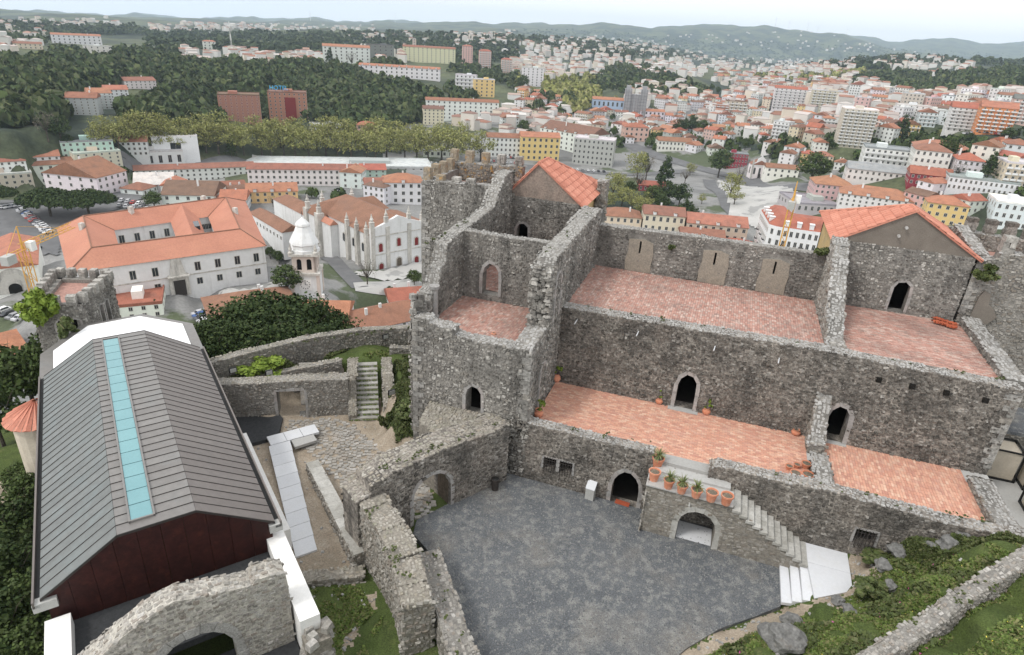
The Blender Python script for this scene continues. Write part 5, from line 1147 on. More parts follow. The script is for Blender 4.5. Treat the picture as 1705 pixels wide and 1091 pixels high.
# hotel with its sign
g_, s_ = place(482, 208); HT = house(g_, 60/s_, 22, 48/s_/.95, view_yaw(g_)-R_(3), 'K', 'flat', 'D', 9, 8, label='brick-red hotel slab with blue letters on its roof', cat='hotel', name='hotel', indiv=True)
hh = 48/s_/.95
mb = MB(); mb.box((2.5, -.25, 4), (60/s_*.28, .5, hh*.72)); part('glazed_bay', mb, 'red_frame', HT)
fc_ = bpy.data.curves.new('lettering', 'FONT'); fc_.body = 'HOTEL'; fc_.size = 5.4; fc_.extrude = .4; fc_.align_x = 'CENTER'; fc_.materials.append(MATS['sign_blue'])
_t = bpy.data.objects.new('t', fc_); COL.objects.link(_t); bpy.context.view_layer.update(); _m = bpy.data.meshes.new_from_object(_t.evaluated_get(bpy.context.evaluated_depsgraph_get())); bpy.data.objects.remove(_t)
fo = bpy.data.objects.new('lettering', _m); COL.objects.link(fo); fo.parent = HT; fo.location = (-7, 1, hh+2.2); fo.rotation_euler = (math.pi/2, 0, 0)
mb = MB()
for x in (-10, -4, 2): mb.tube((x, 1.3, hh), (x, 1.3, hh+4.5), .15, n=5)
part('sign_posts', mb, 'iron', HT)

# ---------------- filler houses: separate things, then the far mass as one
LAND = [(b[0], b[1]) for b in BUILT]
def near_label(g_):
    return
ZONES = [  # polygon in the photo, count, width m, floors, description
 ([(835,205),(1000,190),(1040,195),(1010,240),(930,200),(850,222)], 16, (10, 18), (2, 4), 'between the riverside blocks and the round park hill'),
 ([(1020,195),(1200,200),(1290,215),(1270,255),(1180,262),(1080,240),(1035,240)], 40, (8, 15), (2, 3), 'in the old quarter below the shrouded twin towers'),
 ([(1085,170),(1300,150),(1400,160),(1395,245),(1300,240),(1210,215),(1090,200)], 62, (10, 18), (2, 5), 'in the dense centre of the right-hand town'),
 ([(1400,165),(1500,165),(1705,180),(1705,205),(1560,200),(1510,235),(1465,245),(1450,200)], 44, (12, 22), (3, 6), 'among the slabs at the upper right of the town'),
 ([(1180,120),(1400,135),(1400,155),(1200,150)], 34, (14, 24), (2, 4), 'in the flat district below the blue mountains'),
 ([(1280,250),(1400,250),(1430,290),(1350,300)], 8, (10, 16), (2, 3), 'by the terraced garden'),
 ([(1480,315),(1705,330),(1705,385),(1620,370),(1520,350)], 18, (8, 14), (2, 3), 'in the street right behind the wide gabled castle roof'),
 ([(0,228),(110,225),(130,262),(90,262),(0,272)], 18, (10, 18), (2, 2), 'among the sheds left of the green block'),
 ([(230,320),(420,322),(420,350),(350,350)], 16, (10, 16), (1, 2), 'around the brown-roofed hall'),
 ([(600,305),(650,305),(650,330),(610,345)], 3, (9, 14), (2, 3), 'behind the cathedral'),
 ([(880,150),(960,180),(870,200),(840,180)], 16, (10, 16), (2, 4), 'at the foot of the hill of stepped flats'),
 ([(1600,230),(1705,265),(1705,300),(1640,270)], 5, (9, 14), (2, 3), 'on the green slope at the right edge'),
]
WN = dict(V='bright white', W='white', C='cream', P='pink', Y='yellow', G='grey', E='beige', B='pale blue', O='orange'); RN = dict(T='red', S='orange', D='brown', R='dark red', L='pale flat', M='grey')
def clear(x, y, r, k=.72):
    for a, b, q in BUILT:
        if (a-x)**2+(b-y)**2 < ((q+r)*k)**2: return False
    return True
rnd = random.Random(77); FILL = []; NUMW = ['', 'one', 'two', 'three', 'four', 'five', 'six']
for P, cnt, (wa, wb), (fa_, fb_), where in ZONES:
    xs = [p[0] for p in P]; ys = [p[1] for p in P]; n = 0; tries = 0
    while n < cnt and tries < cnt*14:
        tries += 1; px, py = rnd.uniform(min(xs), max(xs)), rnd.uniform(min(ys), max(ys))
        if not inpoly(P, px, py): continue
        g_ = ground(px, py, near=180); w_ = rnd.uniform(wa, wb); d = rnd.uniform(9, 13); r = math.hypot(w_, d)/2
        if not clear(g_[0], g_[1], r, .62): continue
        fl = rnd.randint(fa_, fb_); wc = rnd.choice('WWWWWWWWWVVCCPYGE'); rc = rnd.choice('TTTSSDR') if fl < 5 else rnd.choice('TLLM')
        rk = 'flat' if rc in 'LM' else rnd.choice(['hip', 'gable', 'gable', 'gabley'])
        yaw = view_yaw(g_)+R_(rnd.choice([8, 14, -30, 55, 80])+rnd.uniform(-6, 6))
        sz = 'small' if w_ < 11 else ('wide' if w_ > 16 else 'mid-sized')
        ho = house(g_, w_, d, fl*3.1, yaw, wc, rk, rc, fl, max(2, int(w_/3)), label='x', cat='building' if fl > 3 else 'house', name='apartment_block' if fl > 3 else 'house', group='houses '+where, balcony=(fl >= 4 and rnd.random() < .5), chim=rnd.choice([0, 1, 1, 2]))
        FILL.append((ho, f"{sz} {WN[wc]} {NUMW[fl]}-floor house with {RN[rc]} roof", px, py)); n += 1
FZ = [([(840,75),(1000,60),(1110,70),(1190,95),(1170,130),(1050,105),(960,100),(870,125),(840,110)], 330), ([(990,100),(1110,110),(1160,128),(1070,128)], 60), ([(1150,95),(1420,100),(1420,128),(1200,125)], 230), ([(840,120),(900,110),(1000,112),(1010,125),(900,140)], 90),
      ([(240,42),(420,38),(640,42),(620,52),(430,52),(260,58)], 150), ([(740,62),(860,50),(860,75),(760,80)], 70), ([(0,32),(200,30),(200,45),(0,55)], 60), ([(300,85),(420,88),(540,95),(540,108),(300,105)], 60), ([(1430,95),(1560,100),(1640,120),(1560,128),(1460,118)], 60), ([(1100,60),(1300,50),(1700,80),(1700,95),(1300,85)], 60), ([(0,60),(90,55),(90,75),(0,90)], 20), ([(560,60),(700,55),(720,80),(640,80)], 25), ([(1180,130),(1420,132),(1500,165),(1230,160)], 130), ([(1480,160),(1705,170),(1705,190),(1520,180)], 70), ([(1040,150),(1300,140),(1500,165),(1480,230),(1200,235),(1030,210)], 160), ([(860,150),(950,190),(1040,230),(900,225),(840,200)], 40), ([(0,300),(60,300),(150,330),(100,335),(0,332)], 8), ([(95,262),(260,285),(250,300),(90,290)], 12), ([(440,95),(600,80),(680,95),(670,108),(540,108)], 30), ([(700,200),(860,195),(1000,215),(990,238),(860,232),(720,232)], 34)]
LM = [(1418, 215, 'the twelve-storey tower block'), (1055, 170, 'the shrouded twin towers'), (1650, 200, 'the orange seven-floor block'), (1224, 268, 'the dark red narrow building'), (1545, 300, 'the crimson building'), (1568, 360, 'the yellow glazed-bay house'), (985, 250, 'the grey modern cube'), (898, 250, 'the pale yellow building'), (1310, 170, 'the brown-balconied slab'), (1012, 175, 'the pale blue hall'), (1080, 135, 'the round park hill'), (297, 250, 'the tall white theatre'), (1470, 270, 'the dark red panelled block'), (1270, 280, 'the white baroque church'), (1545, 270, 'the large white villa'), (316, 330, 'the brown-roofed hall'), (1378, 170, 'the broad beige slab'), (1122, 240, 'the arch-windowed long house'), (1690, 290, 'the round-balconied cream block'), (150, 250, 'the pale green block'), (672, 320, 'the white cubic house'), (770, 185, 'the long five-floor block'), (1200, 185, 'the brown brick block'), (1515, 190, 'the square-windowed slab'), (1085, 315, 'the garden pavilion'), (1300, 120, 'the motorway bridge')]
seen = {}
for ho, lab, px, py in FILL:
    q = min(LM, key=lambda l: (l[0]-px)**2+((l[1]-py)*1.6)**2); dx, dy = px-q[0], (py-q[1])*1.6; dd = math.hypot(dx, dy)
    rel = 'right of' if dx > abs(dy) else 'left of' if -dx > abs(dy) else 'below' if dy > 0 else 'above'
    seen.setdefault(lab+' '+rel+' '+q[2], []).append((dd, ho))
for lab, L_ in seen.items():
    L_.sort(key=lambda t: t[0])
    for i, (dd, ho) in enumerate(L_):
        ho['label'] = lab if len(L_) == 1 else (['nearest', 'second', 'third', 'fourth', 'fifth', 'sixth', 'seventh'][min(i, 6)]+' '+lab)
wv = MB(); rv = MB()
for P, cnt in FZ:
    xs = [p[0] for p in P]; ys = [p[1] for p in P]; n = 0; tries = 0
    while n < cnt and tries < cnt*8:
        tries += 1; px, py = rnd.uniform(min(xs), max(xs)), rnd.uniform(min(ys), max(ys))
        if not inpoly(P, px, py): continue
        g_ = ground(px, py, near=500); r_ = math.hypot(g_[0], g_[1])
        if r_ < 650 or r_ > 9000: continue
        w_, d, h = rnd.uniform(9, 17), rnd.uniform(8, 12), rnd.choice([6, 7, 9, 9, 12, 15]); yaw = view_yaw(g_)+rnd.choice([.1, .3, -.4, 1.2])+rnd.uniform(-.1, .1)
        if r_ > 3000: w_ *= 1.4; d *= 1.4
        if not clear(g_[0], g_[1], 8, .7): continue
        wv.box((g_[0], g_[1], g_[2]-3), (w_, d, h+3), yaw); m = roof_mb(w_, d, 0, rnd.choice(['hip', 'gable']), ov=.2, pitch=.33); co, si = math.cos(yaw), math.sin(yaw)
        rv.add([(g_[0]+x*co-(y-d/2)*si, g_[1]+x*si+(y-d/2)*co, g_[2]+h+z) for x, y, z in m.v], m.f); n += 1
wv.build('far_town_walls', 'far_white', kind='stuff'); rv.build('far_town_roofs', 'far_roof', kind='stuff')
# ------------------------------------------------------------------ big quadrangle with the orange roof
surf('orange_roof', [(.42, .19, .13), (.49, .225, .155)], scale=.12, stain=((.5, .24, .16), .08, .5, .7, .6), fine=.12, fscale=2, bump=.25, bscale=3)
surf('brown_roof', [(.22, .12, .08), (.29, .155, .105)], scale=.2, stain=((.2, .12, .09), .15, .5, .7, .6), fine=.2, fscale=2, bump=.25, bscale=3)
surf('limestone', [(.5, .475, .43), (.63, .61, .57)], scale=.4, stain=((.22, .2, .18), .3, .5, .75, .7), streak=((.2, .19, .17), .9, .5, .7, .6), fine=.15, fscale=2, bump=.1)
surf('whitewall', [(.68, .68, .67), (.76, .76, .76)], scale=.3, streak=((.45, .44, .42), .8, .55, .75, .5), fine=.05, fscale=1, bump=0)
surf('pinkwall', [(.56, .47, .42), (.64, .56, .5)], scale=.3, streak=((.4, .35, .31), .8, .55, .75, .5), fine=.05, bump=0)
Q = [Vector(p) for p in ((-165.1, 116.3), (-136.1, 159.6), (-178, 200), (-203, 143))]
ZG, ZEV = -52.6, -41.0
def bil(u, v): return (Q[0]*(1-u)+Q[1]*u)*(1-v)+(Q[3]*(1-u)+Q[2]*u)*v
PQ = thing('quadrangle_palace', (*bil(.5, .5), ZG), 'huge white two-storey quadrangle with orange tiled roofs round two inner courts', 'palace')
def quadring(o, i, z0, z1):
    mb = MB()
    for k in range(4):
        a, b = o[k], o[(k+1) % 4]; c, d = i[(k+1) % 4], i[k]; mb.add([(*a, z0), (*b, z0), (*c, z0), (*d, z0), (*a, z1), (*b, z1), (*c, z1), (*d, z1)], [(0, 1, 5, 4), (2, 3, 7, 6), (4, 5, 6, 7)])
    return mb
def ins(m, n): return [bil(m, n), bil(1-m, n), bil(1-m, 1-n), bil(m, 1-n)]
OU, IN_ = ins(0, 0), ins(.235, .24); OE, MI, IE = ins(-.012, -.012), ins(.118, .12), ins(.247, .252)
mb = quadring(OU, IN_, ZG-8, ZEV); mb.build('wall', 'whitewall', PQ)
mb = MB()
for o, i, z0, z1 in ((OE, MI, ZEV-.2, ZEV+4.2), (IE, MI, ZEV-.2, ZEV+4.2)):
    for k in range(4):
        a, b, c, d = o[k], o[(k+1) % 4], i[(k+1) % 4], i[k]
        n0 = len(mb.v); mb.add([(*a, z0), (*b, z0), (*c, z1), (*d, z1)], [(0, 1, 2, 3)] if o is OE else [(3, 2, 1, 0)])
PR = mb.build('roof', 'orange_roof', PQ)
mb = MB(); q = [bil(.55, .22), bil(.69, .22), bil(.69, .78), bil(.55, .78)]; mb.prism([tuple(p) for p in q], ZG-2, ZEV); mb.build('cross_wing', 'whitewall', PQ)
mb = MB(); q = [bil(.54, .12), bil(.7, .12), bil(.7, .88), bil(.54, .88)]; m0, m1 = bil(.62, .12), bil(.62, .88)
mb.add([(*q[0], ZEV-.1), (*q[1], ZEV-.1), (*q[2], ZEV-.1), (*q[3], ZEV-.1), (*m0, ZEV+4), (*m1, ZEV+4)], [(1, 2, 5, 4), (3, 0, 4, 5), (0, 1, 4), (2, 3, 5)]); mb.build('roof', 'orange_roof', PQ)
mb = MB(); mb.prism([tuple(bil(a, b)) for a, b in ((.64, .4), (.68, .4), (.68, .52), (.64, .52))], ZEV+1.2, ZEV+2.4); mb.build('solar_panel', 'dark_glass', PR)
for (u, v) in ((.35, .86), (.75, .9), (.9, .5), (.1, .6)): mb = MB(); p = bil(u, v); mb.box((*p, ZEV+1.5), (1.3, 1.3, 4)); mb.build('chimney', 'limestone', PR)
for o in (ins(.118, .12),):                  # ridge lines
    mb = MB()
    for k in range(4): mb.tube((*o[k], ZEV+4.2), (*o[(k+1) % 4], ZEV+4.2), .22, n=6)
    for k in range(4): mb.tube((*OE[k], ZEV-.1), (*o[k], ZEV+4.2), .18, n=6); mb.tube((*IE[k], ZEV-.1), (*o[k], ZEV+4.2), .18, n=6)
    mb.build('ridge_tiles', 'brown_roof', PR)
mb = MB()
for z in (ZG+5.4, ZEV-.5): 
    for k in range(2): a, b = OU[k], OU[(k+1) % 4]; d = (b-a).normalized(); n = Vector((d.y, -d.x)); mb.prism([tuple(a+n*.15), tuple(b+n*.15), tuple(b), tuple(a)], z, z+.35)
mb.build('string_course', 'limestone', PQ)
def facade_win(parent, a, b, zs, n, w_, h_, f0=0.0, f1=1.0, door=None, frame='pale_trim', flip=1):
    a, b = Vector(a[:2]), Vector(b[:2]); d = (b-a); yaw = math.atan2(d.y, d.x); me = win_mesh(w_, h_, frame)
    base = Vector(parent['_base'])
    for z in zs:
        for k in range(n):
            p = a+d*(f0+(f1-f0)*(k+.5)/n)
            o = bpy.data.objects.new('window', me); COL.objects.link(o); o.parent = parent; o.location = Vector((p.x, p.y, z))-base; o.rotation_euler = (0, 0, yaw)
facade_win(PQ, OU[0], OU[1], (ZG+6.6,), 9, 1.5, 2.6); facade_win(PQ, OU[0], OU[1], (ZG+2.2,), 9, 1.5, 1.9)
facade_win(PQ, OU[1], OU[2], (ZG+6.6, ZG+2), 10, 1.4, 2.2)
facade_win(PQ, bil(.235, .76), bil(.55, .76), (ZG+6.6, ZG+1.5), 4, 1.5, 2.6); facade_win(PQ, bil(.69, .76), bil(.765, .76), (ZG+7,), 4, 1, 1.8); facade_win(PQ, bil(.235, .24), bil(.235, .76), (ZG+6.6,), 5, 1.3, 2.2)
facade_win(PQ, bil(.69, .24), bil(.765, .24), (ZG+6.6,), 2, 1.3, 2.2)
dp = bil(.5, 0); dn = (Q[1]-Q[0]).normalized(); nn_ = Vector((dn.y, -dn.x)); yaw_ = math.atan2(dn.y, dn.x)
mb = MB(); mb.box((*(dp+nn_*.3), ZG-.5), (5.5, .7, 6.8), yaw_); mb.box((*(dp+nn_*.3), ZG+6.3), (4.2, .6, 5), yaw_, .6); mb.box((*(dp+nn_*.8), ZG+5.6), (6, 1.6, .4), yaw_); mb.build('portal', 'limestone', PQ)
mb = MB(); mb.box((*(dp+nn_*.72), ZG-.4), (3.2, .2, 4.9), yaw_); mb.build('door', 'iron', PQ)
# ------------------------------------------------------------------ cathedral
SE0 = Vector((-121.6, 200)); su = Vector((.49, .872)); sn = Vector((-.872, .49)); ZS = -61.5; yS = math.atan2(su.y, su.x)
SE = thing('cathedral', (*SE0, ZS), 'white cathedral with brown tiled nave roof, stone buttresses, pinnacles and red arched windows', 'cathedral')
def sp_(a, b): v = SE0+su*a+sn*b; return (v.x, v.y)
def sbox(a0, a1, b0, b1, z0, z1, nm, mt, parent=SE):
    mb = MB(); mb.prism([sp_(a0, b0), sp_(a1, b0), sp_(a1, b1), sp_(a0, b1)], z0, z1); return mb.build(nm, mt, parent)
sbox(0, 24, 1.2, 50, ZS-6, ZS+15, 'nave_wall', 'whitewall'); sbox(0, 24, 0, 1.3, ZS-4, ZS+17.5, 'facade_wall', 'whitewall'); sbox(-4, 28, 34, 46, ZS-6, ZS+14.2, 'transept_wall', 'whitewall')
sbox(-3.2, -.01, 26, 34, ZS-6, ZS+13, 'side_chapel', 'whitewall')
mb = MB(); slab(mb, (*sp_(0, 0), 0), (su.x, su.y, 0), (0, 0, 1), (-sn.x, -sn.y, 0), 1.2, [(2, ZS+17.5), (22, ZS+17.5), (17, ZS+19.2), (12, ZS+21.2), (7, ZS+19.2)]); mb.build('pediment', 'whitewall', SE)
def sroof(a0, a1, b0, b1, z, rh, axis, nm='roof', mt='brown_roof'):
    P = [sp_(a0, b0), sp_(a1, b0), sp_(a1, b1), sp_(a0, b1)]; am, bm = (a0+a1)/2, (b0+b1)/2
    if axis == 'b': r0, r1 = sp_(am, b0), sp_(am, b1-(a1-a0)/2*.8); F = [(0, 1, 4), (1, 2, 5, 4), (2, 3, 5), (3, 0, 4, 5)]
    else: r0, r1 = sp_(a0+(b1-b0)*.3, bm), sp_(a1-(b1-b0)*.3, bm); F = [(0, 1, 5, 4), (1, 2, 5), (2, 3, 4, 5), (3, 0, 4)]
    mb = MB(); mb.add([(*p, z) for p in P]+[(*r0, z+rh), (*r1, z+rh)], F+[(3, 2, 1, 0)]); return mb.build(nm, mt, SE)
sroof(-.5, 24.5, 1, 50.6, ZS+15, 5.8, 'b'); sroof(-4.5, 28.5, 33.5, 46.5, ZS+14.2, 4.6, 'a'); sroof(-3.6, 0, 25.6, 34.4, ZS+13, 2, 'b', mt='orange_roof')
def pinn(a, b, z, s=1.0, nm='pinnacle'):
    mb = MB(); x, y = sp_(a, b); mb.box((x, y, z), (1.7*s, 1.7*s, 2.4*s), yS); mb.lathe((x, y, z+2.4*s), [(.9*s, 0), (1.25*s, .2*s), (.6*s, .5*s), (.85*s, 1.3*s), (.45*s, 2.1*s), (.12*s, 3.6*s), (0, 3.9*s)], 8); mb.build(nm, 'limestone', SE)
for b in (2.2, 9.5, 17):
    sbox(-1.3, .02, b-1, b+1, ZS-5, ZS+15.2, 'buttress', 'limestone'); pinn(-.6, b, ZS+15.2, .8)
for a in (.8, 7.2, 16.8, 23.2):
    sbox(a-.8, a+.8, -.35, .02, ZS-3, ZS+17.6, 'pilaster', 'limestone')
for a in (.8, 23.2): pinn(a, .5, ZS+17.6, .9)
pinn(7, .6, ZS+19.2, .8); pinn(17, .6, ZS+19.2, .8)
for a, b in ((-3.4, 35), (-3.4, 45.2), (5, 49), (19, 49)): sbox(a-1.5, a+1.5, b-1.5, b+1.5, ZS-5, ZS+16, 'turret', 'limestone'); pinn(a, b, ZS+16, .9)
def splate(a0, w_, z0, h_, mt, nm, side='f', pointed=False):
    P = arch(a0, z0, w_, h_, pointed, 5); big = arch(a0, z0-.05, w_+.9, h_+.5, pointed, 5)
    if side == 'f': O, u, n = (*sp_(0, -.02), 0), (su.x, su.y, 0), (-sn.x, -sn.y, 0)
    else: O, u, n = (*sp_(-.02, 0), 0), (-sn.x, -sn.y, 0), (-su.x, -su.y, 0); P = [(-x, z) for x, z in P]; big = [(-x, z) for x, z in big]
    O = Vector(O); n = Vector(n)
    mb = MB(); slab(mb, O+n*.12, u, (0, 0, 1), n, .12, big); fr = mb.build('surround', 'limestone', SE)
    mb = MB(); slab(mb, O+n*.2, u, (0, 0, 1), n, .08, P); mb.build(nm, mt, fr)
for a, h_ in ((4, 3.2), (12, 4.2), (20, 3.2)): splate(a, 2.0 if a == 12 else 1.8, ZS-.3, h_+.6, 'red_frame' if a != 12 else 'wood_old', 'door')
for a in (4, 12, 20): splate(a, 1.5, ZS+8.2+(1 if a == 12 else 0), 3.2, 'red_frame', 'window')
for b in (5.9, 13.3, 21, 30): splate(b, 1.6, ZS+7.5, 3.2, 'dark_glass', 'window', 's')
for z in (ZS+7, ZS+14.2): sbox(-.12, 24.1, -.25, -.01, z, z+.4, 'cornice', 'limestone')
# cloister wings beyond
for (a0, a1, b0, b1, h_, mt) in ((2, 12, 52, 95, 8, 'brown_roof'), (-14, -6, 48, 84, 6, 'brown_roof'), (26, 40, 20, 46, 9, 'brown_roof')):
    sbox(a0, a1, b0, b1, ZS-6, ZS+h_, 'wing_wall', 'whitewall'); sroof(a0-.4, a1+.4, b0-.4, b1+.4, ZS+h_, 2.6, 'b', 'wing_roof', mt)
for (a, b) in ((-14, 0), ): facade_win(SE, sp_(-14.05, 84), sp_(-14.05, 48), (ZS+2.6,), 10, .9, 1.3)
BUILT += [(*bil(.5, .5), 34), (-150, 222, 32), (-128, 168, 8)]
# ------------------------------------------------------------------ bell tower
bz = -57.0; bx_, by_ = -121.5, 160.5; yb = R_(28)
BT = thing('bell_tower', (bx_, by_, bz), 'detached white and pink baroque bell tower with arched belfry and bulbous stone cap', 'bell tower')
mb = MB(); mb.box((bx_, by_, bz-6), (8.4, 8.4, 15.5), yb); mb.build('shaft', 'whitewall', BT)
for sx in (-1, 1):
    for sy in (-1, 1):
        x = bx_+(sx*4)*math.cos(yb)-(sy*4)*math.sin(yb); y = by_+(sx*4)*math.sin(yb)+(sy*4)*math.cos(yb)
        mb = MB(); mb.box((x, y, bz-6), (1, 1, 15.6), yb); mb.build('quoin', 'pinkwall', BT)
        mb = MB(); mb.lathe((x*.93+bx_*.07, y*.93+by_*.07, bz+16.4), [(.8, 0), (.8, .5), (.4, .8), (.55, 1.5), (.1, 3), (0, 3.2)], 8); mb.build('pinnacle', 'limestone', BT)
for z, s in ((9.5, 9.4), (15.6, 8.8)):
    mb = MB(); mb.box((bx_, by_, bz+z), (s, s, .7), yb); mb.build('cornice', 'limestone', BT)
for k in range(4):
    a = yb+k*math.pi/2; u = Vector((math.cos(a), math.sin(a), 0)); n = Vector((math.sin(a), -math.cos(a), 0))
    O = Vector((bx_, by_, 0))+n*3.6-u*3.6
    mb = MB(); slab(mb, O, u, (0, 0, 1), n, .7, rectp(0, 7.2, bz+10.2, bz+15.6), [arch(2.1, bz+10.9, 1.5, 3.7, False, 5), arch(5.1, bz+10.9, 1.5, 3.7, False, 5)]); mb.build('belfry_wall', 'pinkwall', BT)
    if k in (0, 3):
        mb = MB(); slab(mb, Vector((bx_, by_, 0))+n*4.3-u*2, u, (0, 0, 1), n, .1, rectp(.2, 3.8, bz+4.6, bz+8.2)); pl = mb.build('clock_plate', 'whitewash', BT)
        mb = MB(); c0 = Vector((bx_, by_, bz+6.4))+n*4.34
        for q in range(12):
            b0 = q*math.pi/6; p = c0+u*math.cos(b0)*1.35+Vector((0, 0, 1))*math.sin(b0)*1.35; mb.tube(p, p+n*.08, .16, n=6)
        mb.tube(c0+n*.06, c0+n*.06+Vector((0, 0, 1.1)), .07, n=5); mb.tube(c0+n*.06, c0+n*.06+u*.8, .07, n=5); mb.build('clock_marks', 'iron', pl)
mb = MB(); mb.box((bx_, by_, bz+10), (4.6, 4.6, 5), yb); mb.build('belfry_shade', 'void_shade', BT)  # solid near-black block stands for the shade behind the belfry arches
mb = MB(); ring_ = lambda r, z: (r, z)
def octa(mb, prof):
    vs = []; fs = []
    for r, z in prof: vs += [(bx_+r*math.cos(yb+math.pi/4+k*math.pi/4*1.0), by_+r*math.sin(yb+math.pi/4+k*math.pi/4), bz+z) for k in range(8)]
    for i in range(len(prof)-1): fs += [(i*8+k, i*8+(k+1) % 8, (i+1)*8+(k+1) % 8, (i+1)*8+k) for k in range(8)]
    mb.add(vs, fs)
octa(mb, [(4.6, 16.3), (4.6, 17.2), (4.2, 17.3), (4.1, 18.6), (4.5, 18.9), (4.3, 19.6), (3.6, 21), (2.7, 22.6), (2.1, 24.2), (2.3, 24.5), (2.1, 25.1), (1.2, 26), (.4, 26.6), (0, 27.2)]); mb.build('cap', 'whitewall', BT)
mb = MB(); mb.tube((bx_, by_, bz+27), (bx_, by_, bz+28.8), .08); mb.tube((bx_-.4, by_, bz+28.2), (bx_+.4, by_, bz+28.2), .08); mb.build('cross', 'iron', BT)
# ------------------------------------------------------------------ small romanesque church, left edge
g_, s_ = place(28, 488); yy = view_yaw(g_)+R_(-6); hh = 58/s_; ww_ = 74/s_
RC = house(g_, ww_, 30, hh*.78, yy, 'V', 'gabley', 'S', 1, 1, label='small white church with orange roof and round stone doorway, left edge behind the crane', cat='church', name='church', chim=0, sides=False, pitch=.34)
for o_ in list(RC.children):
    if o_.name.startswith('windows'): bpy.data.objects.remove(o_)
for r, mt in ((4.2, 'limestone'), (3.3, 'pale_trim'), (2.5, 'limestone'), (1.7, 'void_shade')):
    mb = MB(); slab(mb, (0, -.1-(4.2-r)*.05, 0), (1, 0, 0), (0, 0, 1), (0, -1, 0), .15, arch(0, 0, r*2*s_/s_, r*1.9, False, 6)); part('portal_ring' if r > 2 else 'door', mb, mt, RC)
# ------------------------------------------------------------------ shrouded cathedral-like twin towers
g_, s_ = place(1055, 196); yy = view_yaw(g_)+R_(6)
TT = local(thing('shrouded_church', g_, 'church with twin towers wrapped in grey scaffold netting above the old quarter', 'church', rz=yy)); W_ = 36/s_; H_ = 44/s_
for sx in (-1, 1):
    mb = MB(); mb.box((sx*W_*.36, 6, -6), (W_*.3, W_*.3, H_*1.0+6)); mb.box((sx*W_*.36, 6, H_), (W_*.2, W_*.2, H_*.12)); part('tower', mb, 'curtain_wall_cloth', TT)
mb = MB(); mb.box((0, 7, -6), (W_*.5, W_*.28, H_*.82+6)); part('facade', mb, 'curtain_wall_cloth', TT)
mb = MB(); mb.box((0, 18, -6), (W_*.8, 26, H_*.5+6)); part('nave', mb, 'whitewall', TT)
mb = roof_mb(W_*.8, 26, H_*.5, 'gabley'); mb.v = [(x, y+5, z) for x, y, z in mb.v]; part('roof', mb, 'town_roof', TT, CR_['T'])
mb = MB()
for sx in range(-4, 5):
    mb.tube((sx*W_*.12, 1.2, -2), (sx*W_*.12, 1.2, H_*(1.02 if abs(sx) > 1 else .85)), .12, n=4)
for k in range(9): mb.tube((-W_*.5, 1.15, k*H_/9), (W_*.5, 1.15, k*H_/9), .1, n=4)
part('scaffold', mb, 'iron', TT)
# baroque church by the terraced garden
g_, s_ = place(1262, 297); yy = view_yaw(g_)+R_(22)
BC = house(g_, 26/s_, 9, 22/s_, yy, 'V', 'gabley', 'T', 1, 3, label='little white baroque church with curly gable by the roundabout', cat='church', name='church', chim=0, pitch=.5)
mb = MB(); w2 = 13/s_; hb = 22/s_
slab(mb, (0, -.35, 0), (1, 0, 0), (0, 0, 1), (0, -1, 0), .5, [(-w2, hb-1), (w2, hb-1), (w2, hb+1), (w2*.6, hb+2), (w2*.5, hb+4.5), (w2*.15, hb+6), (0, hb+8), (-w2*.15, hb+6), (-w2*.5, hb+4.5), (-w2*.6, hb+2), (-w2, hb+1)]); part('curly_gable', mb, 'whitewall', BC)
for x in (-w2, w2): mb = MB(); mb.box((x, -.3, 0), (1, .9, hb+3)); mb.lathe((x, -.3, hb+3), [(.6, 0), (.2, 1.6), (0, 2)], 6); part('pilaster', mb, 'limestone', BC)
mb = MB(); slab(mb, (0, -.85, 0), (1, 0, 0), (0, 0, 1), (0, -1, 0), .1, arch(0, 0, 2.2, 4, False, 5)); part('door', mb, 'iron', BC)
g_, s_ = place(1300, 297); house(g_, 52/s_, 12, 16/s_, view_yaw(g_)+R_(14), 'V', 'gable', 'T', 2, 5, label='white convent wing with red roof attached right of the little baroque church', cat='house', name='house')
